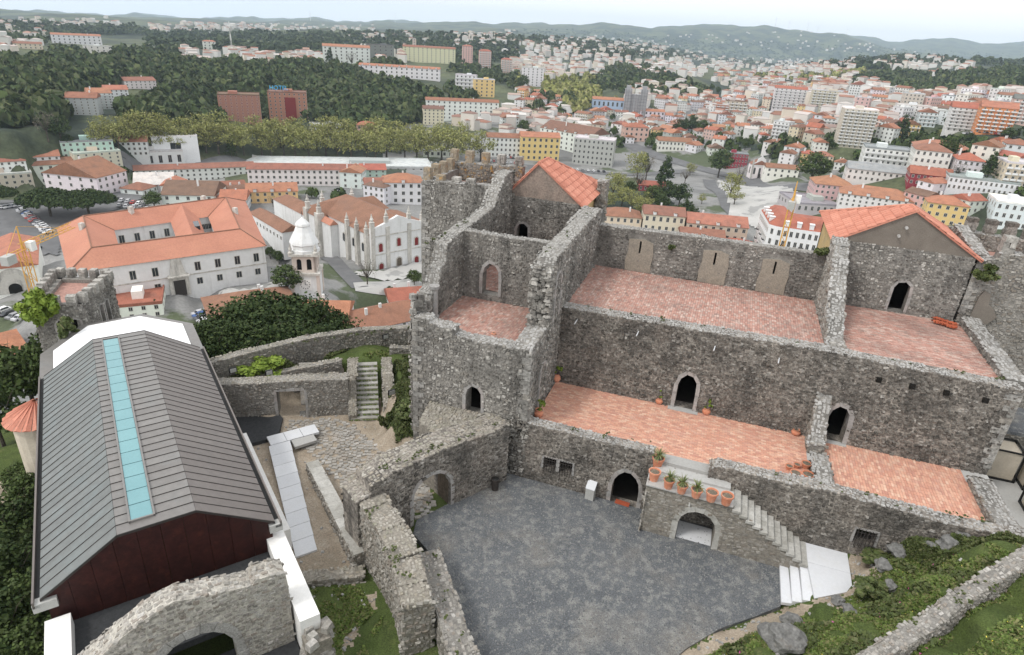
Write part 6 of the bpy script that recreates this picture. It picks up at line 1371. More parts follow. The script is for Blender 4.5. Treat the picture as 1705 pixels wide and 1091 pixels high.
# white corner building of five floors behind the palace (two facades meeting in a canted corner)
g_, s_ = place(1262, 455, 90)
wp_ = []
CBd = local(thing('corner_building', g_, 'white five-floor corner building with brown mansard roof, balconies and dormers beside the yellow crane', 'building', rz=view_yaw(g_)))
def corner_block(w1, w2, d, h):
    # footprint: left wing running back-left, right wing running right
    a = Vector((-5, 26)); b = Vector((0, 0)); b2 = Vector((3.4, -2.2)); c = Vector((26, -1)); c2 = Vector((29, 1.5)); e = Vector((29, 14)); f_ = Vector((11, 13)); h2 = Vector((8, 27))
    P = [tuple(p) for p in (b, b2, c, c2, e, f_, h2, a)]
    mb = MB(); mb.prism(P, -8, h); part('wall', mb, 'plaster', CBd, (.76, .76, .76))
    cx_ = sum(p[0] for p in P)/8; cy_ = sum(p[1] for p in P)/8; mid = [((b.x+8)/2+2, 6)]
    I = [(4.0, 4.5), (4.8, 3.5), (23, 4), (24.5, 5), (24.5, 10), (8.5, 9.6), (4.5, 22), (.5, 22)]
    mb = MB(); o = [(p[0]*1.0, p[1]) for p in P]; n = 8
    mb.add([(x, y, h) for x, y in o]+[(x, y, h+4.2) for x, y in I], [(k, (k+1) % n, n+(k+1) % n, n+k) for k in range(n)]); 
    for tri in tessellate_polygon([[Vector((x, y, 0)) for x, y in I]]): mb.f.append(tuple(n+t for t in tri))
    rf = part('roof', mb, 'town_roof', CBd, CR_['R'])
    for (p, q, cols) in ((a, b, 9), (b, b2, 1), (b2, c, 9), (c, c2, 1)):
        d_ = (q-p); L = d_.length; yw = math.atan2(d_.y, d_.x); me_ = win_mesh(1.1, 2.3, 'pale_trim')
        for fl in range(5):
            for k in range(cols):
                r = p+d_*((k+.5)/cols); o_ = bpy.data.objects.new('window', me_); COL.objects.link(o_); o_.parent = CBd; o_.location = (r.x, r.y, fl*4.4+1.6); o_.rotation_euler = (0, 0, yw)
        for fl in (1, 2, 3):
            if cols < 3: continue
            for k in range(1, cols, 3):
                r = p+d_*((k+.5)/cols); nn = Vector((d_.y, -d_.x)).normalized(); m_ = MB(); m_.box((r.x+nn.x*.5, r.y+nn.y*.5, fl*4.4+1.4), (2.2, 1, .15), yw); m_.box((r.x+nn.x*.95, r.y+nn.y*.95, fl*4.4+1.5), (2.2, .06, .8), yw); part('balcony', m_, 'iron', CBd)
        if cols > 3:
            for k in range(1, cols, 2):
                r = p+d_*((k+.5)/cols); nn = Vector((d_.y, -d_.x)).normalized(); m_ = MB(); m_.box((r.x-nn.x*1.6, r.y-nn.y*1.6, h), (1.8, 2.2, 2.4), yw); m_.box((r.x-nn.x*1.5, r.y-nn.y*1.5, h+2.4), (2.1, 2.5, .3), yw); part('dormer', m_, 'plaster', rf, (.76, .76, .76))
corner_block(0, 0, 0, 23)
# ------------------------------------------------------------------ tower cranes
def crane(base, h, jib, az, label, w_=1.4, seg=2.2):
    C_ = local(thing('tower_crane', base, label, 'crane')); mb = MB(); r = w_/2; n = int(h/seg)
    for sx in (-1, 1):
        for sy in (-1, 1): mb.tube((sx*r, sy*r, 0), (sx*r, sy*r, h), .11, n=5)
    for k in range(n):
        z0, z1 = k*seg, (k+1)*seg; s = 1 if k % 2 else -1
        for a in (0, 1):
            for b in (-1, 1):
                p0 = (-r*s, b*r, z0) if a else (b*r, -r*s, z0); p1 = (r*s, b*r, z1) if a else (b*r, r*s, z1); mb.tube(p0, p1, .055, n=4)
    part('mast', mb, 'crane_yellow', C_)
    co, si = math.cos(az), math.sin(az)
    def J(d, o, z): return (d*co-o*si, d*si+o*co, h+z)
    mb = MB()
    for o in (-.6, .6): mb.tube(J(-jib*.3, o, 0), J(jib, o, 0), .1, n=4)
    mb.tube(J(-1, 0, 1.4), J(jib*.98, 0, 1.2), .09, n=4)
    k = 0
    while k*1.6 < jib-1:
        d = k*1.6
        for o in (-.6, .6): mb.tube(J(d, o, 0), J(d+.8, 0, 1.3), .045, n=4); mb.tube(J(d+.8, 0, 1.3), J(d+1.6, o, 0), .045, n=4)
        k += 1
    part('jib', mb, 'crane_yellow', C_)
    mb = MB(); mb.tube((0, 0, h), (0, 0, h+5), .3, .1, n=5); mb.tube((0, 0, h+5), J(jib*.7, 0, 1.3), .05, n=4); mb.tube((0, 0, h+5), J(-jib*.28, 0, .2), .05, n=4); part('apex_and_ties', mb, 'crane_yellow', C_)
    mb = MB(); c = J(-jib*.27, 0, -1.8); mb.box(c, (2.6, 1.6, 1.9), az); part('counterweight', mb, 'box_grey', C_)
    mb = MB(); c = J(1.2, -1, -.6); mb.box(c, (1.5, 1.3, 2), az); part('cab', mb, 'whitewash', C_)
    return C_
def at_dist(px, py, r):
    d = ray(px, py); d = d/math.hypot(d[0], d[1]); return (d[0]*r, d[1]*r, HC+d[2]*r)
t_ = at_dist(38, 415, 165); gz = hq(t_[0], t_[1]); crane((t_[0], t_[1], gz), t_[2]-gz, 17, view_yaw((t_[0], t_[1]))+R_(52), 'yellow tower crane standing in front of the small white church at the left edge', seg=2)
t_ = at_dist(1320, 335, 175); gz = hq(t_[0], t_[1]); C2 = crane((t_[0], t_[1], gz), t_[2]-gz, 3.5, view_yaw((t_[0], t_[1]))+R_(85), 'slim yellow crane mast in front of the white corner building', w_=1.3, seg=1.8)
# telecom mast on the far left hill
g_, s_ = place(388, 98); TM = local(thing('telecom_mast', g_, 'tall white and red lattice telecom mast on the wooded ridge', 'mast')); hm = 56/s_
for q in range(6):
    mb = MB()
    for a in (0, 2.09, 4.19): mb.tube((1.6*math.cos(a)*(1-q/7), 1.6*math.sin(a)*(1-q/7), hm*q/6), (1.6*math.cos(a)*(1-(q+1)/7), 1.6*math.sin(a)*(1-(q+1)/7), hm*(q+1)/6), .3, n=5)
    mb.tube((1.5*(1-q/7), 0, hm*q/6), (-1.2*(1-q/7), 1, hm*(q+1)/6), .15, n=4)
    part('lattice_section', mb, 'crane_yellow' if False else ('whitewash' if q % 2 else 'box_grey'), TM)
for k, px in enumerate((518, 658, 1290, 1313, 1345, 1362, 1412)):   # far wind turbines / masts on the mountain
    d_ = ray(px, 47); d_ = d_/math.hypot(d_[0], d_[1]); R0 = 8800; x, y = d_[0]*R0, d_[1]*R0; z = hq(x, y)
    WT_ = local(thing('wind_turbine', (x, y, z), ['wind turbine above the white suburb on the left skyline', 'wind turbine on the low centre-left skyline', 'leftmost wind turbine on the blue mountain', 'second wind turbine from the left on the blue mountain', 'third wind turbine on the blue mountain', 'fourth wind turbine on the blue mountain', 'rightmost wind turbine, on the mountain peak'][k], 'wind turbine', 'wind turbines on the skyline'))
    mb = MB(); mb.tube((0, 0, -5), (0, 0, 90), 2.6, 1.6, n=6); part('mast', mb, 'whitewash', WT_)
    for b in range(3):
        a = k+b*2.094; mb = MB(); mb.tube((0, -2, 90), (40*math.cos(a), -2, 90+40*math.sin(a)), 1.6, .6, n=4); part('blade', mb, 'whitewash', WT_)
# ------------------------------------------------------------------ roads, square, bridge
def drape(name, pts, width, mat, lift=.35, near=150, kind='structure'):
    P = [Vector(ground(px, py, near=near)[:2]) for px, py in pts]; Q_ = []
    for a, b in zip(P, P[1:]):
        n = max(2, int((b-a).length/6)); Q_ += [a.lerp(b, k/n) for k in range(n)]
    Q_.append(P[-1]); mb = MB(); vs = []
    for i, p in enumerate(Q_):
        d = (Q_[min(i+1, len(Q_)-1)]-Q_[max(0, i-1)]).normalized(); n = Vector((-d.y, d.x))
        for s in (-1, -.33, .33, 1): q = p+n*width/2*s; vs.append((q.x, q.y, hq(q.x, q.y)+lift))
    fs = []
    for i in range(len(Q_)-1):
        for j in range(3): a = i*4+j; fs.append((a, a+4, a+5, a+1))
    mb.add(vs, fs); return mb.build(name, mat, kind=kind)
def patch(name, poly, mat, lift=.5, near=150, step=5):
    step = min(step, 2)
    P = [ground(px, py, near=near)[:2] for px, py in poly]; xs = [p[0] for p in P]; ys = [p[1] for p in P]; mb = MB(); x = min(xs)
    while x < max(xs):
        y = min(ys)
        while y < max(ys):
            if inpoly(P, x+step/2, y+step/2): mb.add([(a, b, hq(a, b)+lift) for a, b in ((x, y), (x+step, y), (x+step, y+step), (x, y+step))], [(0, 1, 2, 3)])
            y += step
        x += step
    if mb.v: mb.build(name, mat, kind='structure')
drape('road', [(1040, 238), (1100, 262), (1180, 285), (1250, 300), (1330, 312), (1420, 325)], 15, 'road')
drape('road', [(860, 275), (960, 285), (1060, 292), (1150, 285)], 12, 'road'); drape('road', [(1180, 300), (1215, 345), (1240, 372)], 10, 'road')
drape('road', [(160, 262), (400, 268), (620, 272), (820, 278), (900, 282)], 12, 'road'); drape('road', [(420, 262), (700, 270)], 8, 'plaza')
drape('road', [(470, 420), (540, 420), (575, 455), (600, 480)], 6, 'road'); drape('road', [(590, 478), (640, 480), (700, 470)], 7, 'plaza')
patch('square', [(1195, 300), (1215, 362), (1290, 395), (1345, 372), (1330, 325), (1260, 312)], 'plaza', step=3)
patch('park_lawn', [(1005, 300), (1060, 296), (1110, 330), (1160, 388), (1060, 385), (1000, 350)], 'field', step=2)
patch('car_park', [(0, 335), (0, 420), (95, 425), (125, 375), (200, 350), (255, 325), (200, 318), (100, 338)], 'road', step=3)
patch('square', [(470, 455), (445, 480), (350, 500), (355, 515), (480, 500)], 'plaza', step=2, near=120)
patch('square', [(580, 455), (640, 470), (712, 455), (712, 435), (640, 452)], 'plaza', step=2)
g0, g1 = ground(1230, 118, near=800), ground(1490, 118, near=800)
BR_ = thing('motorway_bridge', ((g0[0]+g1[0])/2, (g0[1]+g1[1])/2, -75), 'long pale motorway bridge on tall piers below the blue mountains', 'bridge')
mb = MB(); a, b = Vector(g0[:2]), Vector(g1[:2]); n = Vector((-(b-a).y, (b-a).x)).normalized()*8; mb.prism([tuple(a-n), tuple(b-n), tuple(b+n), tuple(a+n)], -56, -52); mb.build('deck', 'whitewash', BR_)
for k in range(9): p = a.lerp(b, (k+.5)/9); mb = MB(); mb.box((p.x, p.y, -85), (6, 12, 29)); mb.build('pier', 'whitewash', BR_)
# ------------------------------------------------------------------ vegetation
def leafmat(n, cols): surf(n, cols, 'island', fine=.0, bump=0, rough=.75, spec=.15)
leafmat('leaf_dark', [(.018, .034, .012), (.035, .058, .018), (.055, .08, .025), (.028, .045, .016), (.075, .1, .035)])
leafmat('leaf_mid', [(.035, .058, .018), (.06, .09, .026), (.09, .125, .038), (.05, .072, .026), (.075, .095, .04)])
leafmat('leaf_plane', [(.2, .215, .06), (.27, .28, .09), (.34, .34, .12), (.23, .22, .09), (.17, .19, .055), (.3, .28, .14)])
leafmat('leaf_bare', [(.14, .12, .1), (.2, .175, .15), (.17, .16, .11)])
leafmat('forest_leaf', [(.028, .045, .02), (.045, .068, .026), (.068, .094, .034), (.09, .122, .042), (.062, .074, .04), (.115, .128, .06), (.038, .058, .025), (.14, .16, .062)])
leafmat('field_leaf', [(.035, .05, .024), (.05, .07, .03), (.065, .08, .036)])
RG = np.random.default_rng(5)
def crown_np(kind, nclump, nleaf, leaf, seed):
    """leaf quads in clumps through a crown about 1 unit tall, standing on z=0 with its stem below"""
    r = np.random.default_rng(seed); C = []
    while len(C) < nclump:
        p = r.uniform(-1, 1, 3); d = np.linalg.norm(p)
        if d > 1 or d < .35: continue
        if kind in ('broad', 'plane', 'bare'):
            if p[2] < -.75: continue
            C.append((p[0]*.42*(1+.2*math.sin(3*math.atan2(p[1], p[0])+seed)), p[1]*.42, .62+p[2]*.36, r.uniform(.1, .17)))
        elif kind == 'dense': C.append((p[0]*.5, p[1]*.5, .5+p[2]*.48, r.uniform(.1, .18)))
        elif kind == 'cypress':
            z = (p[2]+1)/2; C.append((p[0]*.13*(1.1-z), p[1]*.13*(1.1-z), z*.96+.03, .05+.05*(1-z)))
        elif kind == 'conifer':
            z = (p[2]+1)/2; k = (1.05-z)*.3*(1 if int(z*9) % 2 else .7); a = r.uniform(0, 6.28); C.append((math.cos(a)*k, math.sin(a)*k, z*.95+.04, .07))
        elif kind == 'pine':
            a = r.uniform(0, 6.28); q = math.sqrt(r.uniform(0, 1)); C.append((math.cos(a)*q*.88, math.sin(a)*q*.8, .62+.36*(1-q*q)*r.uniform(.35, 1), r.uniform(.1, .16)))
    C = np.array(C); n = nclump*nleaf; idx = np.repeat(np.arange(nclump), nleaf)
    d = r.normal(size=(n, 3)); d /= np.linalg.norm(d, axis=1)[:, None]; rad = C[idx, 3][:, None]*(r.uniform(.45, 1.05, (n, 1)))
    P = C[idx, :3]+d*rad*np.array([1, 1, .8])
    nrm = d+r.normal(size=(n, 3))*.55+np.array([0, 0, .35]); nrm /= np.linalg.norm(nrm, axis=1)[:, None]
    t = np.cross(nrm, r.normal(size=(n, 3))); t /= np.linalg.norm(t, axis=1)[:, None]; b = np.cross(nrm, t)
    s = leaf*r.uniform(.6, 1.35, (n, 1)); V = np.stack([P-t*s*.6-b*s, P+t*s*.6-b*s*.8, P+t*s*.5+b*s, P-t*s*.6+b*s*.7], 1)
    return V.reshape(-1, 3)
def quads_mesh(name, V, mat):
    me = bpy.data.meshes.new(name); n = len(V); me.vertices.add(n); me.vertices.foreach_set('co', np.ascontiguousarray(V, dtype=np.float32).ravel())
    me.loops.add(n); me.loops.foreach_set('vertex_index', np.arange(n)); me.polygons.add(n//4); me.polygons.foreach_set('loop_start', np.arange(0, n, 4)); me.polygons.foreach_set('loop_total', np.full(n//4, 4))
    me.update(); me.materials.append(MATS[mat]); return me
def trunk_mesh(kind, seed):
    r = random.Random(seed); mb = MB()
    if kind in ('broad', 'dense', 'plane', 'bare'):
        mb.tube((0, 0, -.1), (.01, 0, .3), .035, .024, 7)
        for k in range(7 if kind != 'bare' else 22):
            a = k*2.4; q = (.28*math.cos(a)*r.uniform(.6, 1.2), .28*math.sin(a)*r.uniform(.6, 1.2), r.uniform(.55, .9)); mb.tube((.01, 0, .26), q, .014, .004, 5)
            mb.tube(q, (q[0]*1.3+r.uniform(-.05, .05), q[1]*1.3, q[2]+.1), .004, .002, 4)
    elif kind == 'pine':
        mb.tube((0, 0, -.1), (.02, 0, .5), .045, .035, 7)
        for k in range(6): a = k*1.05; mb.tube((.02, 0, .48), (.5*math.cos(a), .45*math.sin(a), .78), .022, .008, 5)
    else: mb.tube((0, 0, -.1), (0, 0, .8), .02, .006, 6)
    me = bpy.data.meshes.new('trunk'); me.from_pydata(mb.v, [], mb.f); me.materials.append(MATS['oak_bark']); return me
TP = {}
def tree_proto(kind, nclump, nleaf, leaf, mat, seed):
    return (quads_mesh('crown', crown_np(kind, nclump, nleaf, leaf, seed), mat), trunk_mesh(kind, seed))
for k, (kd, a, b, c, m) in {'dense': ('dense', 190, 75, .019, 'leaf_dark'), 'dense2': ('dense', 190, 75, .019, 'leaf_dark'), 'plane': ('plane', 52, 24, .022, 'leaf_plane'), 'plane2': ('plane', 44, 24, .022, 'leaf_plane'), 'broad': ('broad', 70, 30, .028, 'leaf_mid'), 'broad2': ('broad', 60, 34, .028, 'leaf_dark'), 'cypress': ('cypress', 40, 24, .02, 'leaf_dark'), 'conifer': ('conifer', 90, 14, .024, 'leaf_dark'), 'pine': ('pine', 230, 60, .03, 'leaf_dark'), 'bare': ('bare', 30, 16, .014, 'leaf_bare')}.items(): TP[k] = tree_proto(kd, a, b, c, m, hash(k) % 1 + len(k)*7+ord(k[-1]))
def tree(kind, g_, h, label, cat='tree', group=None, wide=1.0, name=None, rz=None):
    nm = name or {'plane': 'plane_tree', 'plane2': 'plane_tree', 'cypress': 'cypress_tree', 'conifer': 'fir_tree', 'pine': 'umbrella_pine', 'bare': 'bare_tree', 'dense': 'evergreen_tree', 'dense2': 'evergreen_tree'}.get(kind, 'leafy_tree')
    T_ = thing(nm, g_, label, cat, group, rz=(g_[0]*1.7+g_[1]) % 6.28 if rz is None else rz); T_.scale = (h*wide, h*wide, h)
    for nm_, me in (('crown', TP[kind][0]), ('trunk', TP[kind][1])):
        o = bpy.data.objects.new(nm_, me); COL.objects.link(o); o.parent = T_
    return T_
# the big dark trees just outside the parapet
for i, (px, py, r_, R__) in enumerate([(362, 578, 60, 3.0), (400, 558, 66, 4.0), (448, 548, 70, 4.7), (495, 548, 72, 4.5), (540, 560, 72, 3.8), (573, 572, 70, 2.6), (425, 588, 60, 3.6), (490, 585, 62, 3.6)]):
    d_ = ray(px, py+8); d_ = d_/math.hypot(d_[0], d_[1]); x, y, z = d_[0]*r_, d_[1]*r_, HC+d_[2]*r_
    gz = hq(x, y); h = max(R__*2.1, z+R__*.9-gz)
    T_ = tree('dense' if i % 2 else 'dense2', (x, y, z+R__-R__*2.15), R__*2.15, ['dense dark evergreen, leftmost of the clump behind the zinc roof', 'dense dark evergreen second from the left in the clump', 'tallest dark evergreen in the middle of the clump', 'dark evergreen right of the tallest in the clump', 'smallest dark evergreen at the right end of the clump', 'lower dark evergreen in front of the tallest one', 'low dark evergreen touching the outer parapet', 'dark evergreen low in the clump above the parapet bend'][i], 'tree', 'dark evergreens outside the outer parapet', wide=1.05)
for i, (px, by, hp_) in enumerate([(85, 362, 50), (150, 362, 48), (-5, 345, 38)]):
    g_, s_ = place(px, by); tree('pine', g_, hp_/s_*.95, ['round umbrella pine, left of the two by the car park', 'round umbrella pine, right of the two by the car park', 'umbrella pine cut by the left edge near the car park'][i], group='umbrella pines by the car park', wide=1.02)
# plane trees along the river in two rows
ORD = ['first', 'second', 'third', 'fourth', 'fifth', 'sixth', 'seventh', 'eighth', 'ninth', 'tenth', 'eleventh', 'twelfth', 'thirteenth', 'fourteenth', 'fifteenth', 'sixteenth', 'seventeenth', 'eighteenth', 'nineteenth', 'twentieth']; ORD += ['twenty-'+o for o in ORD[:9]]+['thirtieth']
PL = []; rnd = random.Random(31); k = 0
for row, (y0, y1, x0, x1, n) in enumerate(((250, 271, 172, 800, 30), (238, 256, 180, 770, 30))):
    for i in range(n):
        px = x0+(x1-x0)*(i+rnd.uniform(-.25, .25))/(n-1); py = y0+(y1-y0)*i/(n-1)+rnd.uniform(-3, 3); g_, s_ = place(px, py); k += 1
        tree(rnd.choice(['plane', 'plane2']), g_, rnd.uniform(44, 56)/s_, f'yellow-green plane tree, {ORD[i]} from the left in the {["front", "back"][row]} row of the river avenue', group='plane trees along the river', wide=rnd.uniform(.85, 1.1))
# other countable trees
OT = [('conifer', 386, 262, 34, 'dark narrow conifer in front of the plane trees beside the long terrace'), ('broad2', 103, 236, 40, 'round yellowish-green tree at the foot of the left wooded slope'), ('bare', 80, 232, 44, 'pale poplar beside the round tree at the foot of the left slope'), ('broad2', 115, 245, 20, 'small dark bush-like tree left of the pale green block'),
 ('conifer', 1104, 322, 60, 'tall dark cedar in the park'), ('bare', 1075, 300, 40, 'thin bare tree left of the tall cedar in the park'), ('plane', 1060, 300, 44, 'light olive tree on the river bank in the park'), ('broad', 1195, 296, 44, 'bright green round tree by the dark red narrow building'), ('plane', 1215, 330, 40, 'olive-toned tree on the corner of the white square'), ('bare', 1230, 308, 32, 'bare grey tree by the roundabout'), ('plane2', 1222, 342, 30, 'yellowish tree in front of the olive-toned one'),
 ('broad', 1348, 310, 52, 'large bright green tree beside the convent wing'), ('plane', 1020, 330, 40, 'grey-green tree beside the battlement pier'), ('plane2', 1050, 352, 36, 'yellow-green tree in the park behind the palace wall'), ('plane', 1065, 362, 34, 'mustard-coloured tree in the park'), ('broad', 1085, 345, 34, 'green tree between the mustard tree and the cedar'), ('broad2', 1130, 345, 38, 'dark tree right of the cedar'), ('broad2', 1125, 372, 30, 'dark tree close behind the palace wall'), ('broad2', 1150, 372, 28, 'second dark tree close behind the palace wall'), ('broad2', 1020, 372, 20, 'small dark shrub tree near the battlement pier'),
 ('conifer', 1498, 235, 42, 'tall dark cypress group, left, beside the twelve-storey block'), ('cypress', 1509, 232, 38, 'tall dark cypress right of the pair by the twelve-storey block'), ('cypress', 1488, 234, 32, 'shorter cypress by the twelve-storey block'), ('conifer', 1642, 300, 46, 'tall dark fir in front of the smaller white villa'), ('bare', 1590, 300, 30, 'bare brown tree between the two white villas'), ('broad', 1675, 236, 22, 'bright green bushy tree on the slope below the orange block'),
 ('broad2', 1130, 226, 26, 'dark round tree, left of the grove in the old quarter'), ('broad2', 1150, 224, 30, 'dark tree in the middle of the old-quarter grove'), ('broad', 1168, 226, 24, 'green tree at the right of the old-quarter grove'), ('broad', 1240, 250, 18, 'green tree by the garden terraces'), ('conifer', 550, 108, 26, 'dark pointed conifer left of the white and orange hilltop flats'),
 ('cypress', 445, 108, 14, 'cypress, first on the hilltop cemetery edge'), ('cypress', 457, 109, 13, 'cypress, second on the hilltop cemetery edge'), ('cypress', 497, 110, 16, 'cypress, third on the hilltop cemetery edge'), ('cypress', 509, 111, 18, 'cypress, fourth on the hilltop cemetery edge'), ('cypress', 522, 112, 18, 'cypress, fifth on the hilltop cemetery edge'), ('cypress', 562, 112, 20, 'cypress right of the pointed conifer on the hilltop'),
 ('bare', 585, 112, 24, 'bare grey tree on the hill brow before the hilltop flats'), ('broad2', 790, 170, 18, 'dark round tree at the end of the wooded hill'), ('bare', 612, 475, 44, 'grey-green budding tree beside the cathedral side wall'), ('broad', 690, 476, 26, 'bright green tree in front of the cathedral doors'), ('broad2', 655, 495, 18, 'dark round bush right of the budding tree'), ('broad2', 648, 490, 14, 'low tree near the lane'),
 ('bare', 455, 345, 20, 'small tree in the garden behind the cathedral'), ('broad', 465, 440, 22, 'green tree in the walled garden'), ('broad', 450, 430, 18, 'small tree in the walled garden'), ('broad', 258, 350, 30, 'bright conifer between the car park and the brown-roofed hall'), ('cypress', 262, 524, 30, 'dark narrow tree in front of the quadrangle palace'), ('broad', 480, 492, 50, 'ivy-green hedge tree right of the bell tower'),
 ('broad', 1700, 262, 22, 'green tree on the slope at the right edge'), ('broad2', 1270, 245, 18, 'dark tree among houses above the garden'), ('broad2', 1380, 250, 18, 'round tree in front of the twelve-storey block'), ('broad', 870, 150, 22, 'green tree beside the white seven-floor block'), ('broad2', 1700, 150, 24, 'dark tree on the far right hill')]
for kd, px, py, hp_, lab in OT:
    g_, s_ = place(px, py); tree(kd, g_, hp_/s_/.95, lab, wide=1.0 if kd != 'bare' else .8)
tseen = {}
for i in range(60):                             # scattered town trees
    px, py = rnd.uniform(870, 1690), rnd.uniform(150, 300); g_, s_ = place(px, py)
    if not clear(g_[0], g_[1], 4, .8): continue
    q = min(LM, key=lambda l: (l[0]-px)**2+((l[1]-py)*1.6)**2); dx, dy = px-q[0], (py-q[1])*1.6; kd = rnd.choice(['broad', 'broad2', 'plane', 'conifer'])
    rel = 'right of' if dx > abs(dy) else 'left of' if -dx > abs(dy) else 'below' if dy > 0 else 'above'
    kn = {'broad': 'small green', 'broad2': 'small dark green', 'plane': 'small yellow-green', 'conifer': 'small pointed'}[kd]; lb = f'{kn} town tree {rel} {q[2]}'; tseen[lb] = tseen.get(lb, 0)+1
    tree(kd, g_, rnd.uniform(8, 14), lb if tseen[lb] == 1 else ['', '', 'second ', 'third ', 'fourth ', 'fifth '][min(5, tseen[lb])]+lb, group='scattered town trees')
# near shrubs and the leafy bank by the church
for i, (px, py, r_, R__, kd, lab) in enumerate([(40, 622, 64, 2.9, 'broad2', 'leafy green tree left of the round annex'), (6, 640, 62, 3.2, 'broad', 'dark green tree at the left edge by the church'), (72, 592, 60, 1.8, 'broad', 'light green tree under the ruined tower'), (-14, 680, 56, 2.2, 'broad2', 'dark shrub at the left edge')]):
    d_ = ray(px, py); d_ = d_/math.hypot(d_[0], d_[1]); x, y, z = d_[0]*r_, d_[1]*r_, HC+d_[2]*r_; gz = hq(x, y)
    hh_ = max(3, z-gz+R__); tree(kd, (x, y, gz), hh_, lab, wide=R__*2.2/hh_)
for i, (px, py, h_, kd) in enumerate([(10, 860, 3.2, 'broad2'), (38, 800, 2.6, 'broad'), (15, 960, 3.4, 'broad2'), (45, 1010, 2.8, 'broad'), (5, 1060, 3.6, 'broad2'), (55, 1075, 2.4, 'broad'), (20, 760, 2.2, 'broad'), (48, 910, 2.4, 'broad2')]):
    x, y, _ = atz(px, py, -2.2); gz = hq(x, y)
    tree(kd, (x, y, gz-.5), h_, ['dark shrub tree by the left edge level with the middle of the zinc roof', 'green shrub close to the gutter of the zinc roof', 'dark leafy tree at the left edge beside the gable', 'green shrub in front of the left white wall', 'dark leafy tree in the bottom left corner', 'low green shrub hugging the left white wall', 'small green shrub below the round annex', 'dark shrub beside the lower end of the gutter'][i], 'shrub', 'shrubs along the left side of the church', wide=1.1, name='shrub')
# woods on the hills: one mass each
def low_tree(seed, n=46):
    r = np.random.default_rng(seed); d = r.normal(size=(n, 3)); d /= np.linalg.norm(d, axis=1)[:, None]; d[:, 2] = np.abs(d[:, 2])*1.1-.25
    P = d*r.uniform(.75, 1.08, (n, 1))*np.array([.55, .55, .55])+np.array([0, 0, .45]); nr = d+r.normal(size=(n, 3))*.4; nr /= np.linalg.norm(nr, axis=1)[:, None]
    t = np.cross(nr, r.normal(size=(n, 3))); t /= np.linalg.norm(t, axis=1)[:, None]; b = np.cross(nr, t); s = r.uniform(.1, .22, (n, 1))
    return np.stack([P-t*s-b*s, P+t*s-b*s*.8, P+t*s*.8+b*s, P-t*s+b*s], 1).reshape(-1, 3)
LT = [low_tree(i) for i in range(8)]; LTs = [low_tree(20+i, 14) for i in range(6)]
VAL = [(112, 168), (150, 152), (225, 140), (275, 138), (275, 158), (215, 182), (200, 215), (125, 212)]
def woods(name, zones, protos, mat, label_unused=None, near=250, sz=(8, 13), tall=1.15, rmax=1e9, squash=1.0):
    out = []; r = random.Random(len(name))
    for P, cnt in zones:
        xs = [p[0] for p in P]; ys = [p[1] for p in P]; n = t = 0
        while n < cnt and t < cnt*5:
            t += 1; px, py = r.uniform(min(xs), max(xs)), r.uniform(min(ys), max(ys))
            if not inpoly(P, px, py) or inpoly(VAL, px, py) or any(a < px < b and c < py < d for a, b, c, d in FRONT): continue
            g_ = ground(px, py, near=near)
            if math.hypot(g_[0], g_[1]) > rmax: continue
            s = r.uniform(*sz)
            if not clear(g_[0], g_[1], s*.4, .8): continue
            a = r.random()*6.28; co, si = math.cos(a)*s, math.sin(a)*s; V = protos[r.randrange(len(protos))]
            W_ = np.empty_like(V); W_[:, 0] = V[:, 0]*co-V[:, 1]*si+g_[0]; W_[:, 1] = V[:, 0]*si+V[:, 1]*co+g_[1]; W_[:, 2] = V[:, 2]*s*tall*r.uniform(.8, 1.25)+g_[2]-s*.1
            out.append(W_); n += 1
    me = quads_mesh(name, np.concatenate(out), mat); o = bpy.data.objects.new(name, me); COL.objects.link(o); tag(o, kind='stuff'); return o
woods('woods', [([(0,112),(60,108),(150,122),(250,128),(240,146),(205,158),(118,170),(105,190),(95,220),(0,226)], 900), ([(120,195),(200,190),(260,160),(200,172)], 30), ([(200,170),(262,128),(300,108),(400,110),(520,108),(600,118),(640,140),(700,150),(745,168),(705,198),(640,222),(580,222),(520,200),(370,205),(330,215),(205,200)], 1700),
  ([(80,95),(110,85),(135,95),(180,88),(300,85),(300,112),(240,130),(190,125),(100,118)], 230), ([(0,55),(120,50),(130,60),(80,75),(0,72)], 50), ([(985,132),(1030,108),(1080,112),(1120,130),(1170,150),(1180,162),(1100,168),(1060,158),(990,146)], 330), ([(740,150),(780,160),(800,175),(760,170)], 20),
  ([(1410,132),(1480,117),(1560,127),(1705,112),(1705,168),(1560,162),(1480,157),(1420,147)], 420), ([(760,110),(840,118),(870,135),(860,150),(800,135),(740,120)], 90), ([(600,100),(670,108),(660,118),(600,112)], 20), ([(880,170),(925,160),(960,178),(910,205)], 50), ([(1260,255),(1310,245),(1400,262),(1340,272)], 24), ([(640,185),(720,178),(715,205),(660,205)], 26)], LT, 'forest_leaf', sz=(8, 13))
woods('garden_trees', [([(860,150),(1040,200),(1290,215),(1500,165),(1705,180),(1705,330),(1500,310),(1250,255),(1060,250),(870,225)], 420), ([(0,225),(160,240),(420,310),(600,300),(600,340),(250,340),(0,300)], 40), ([(850,120),(1000,125),(1160,135),(1400,130),(1400,160),(1100,160),(850,150)], 160)], LT, 'leaf_mid', sz=(3.5, 7))
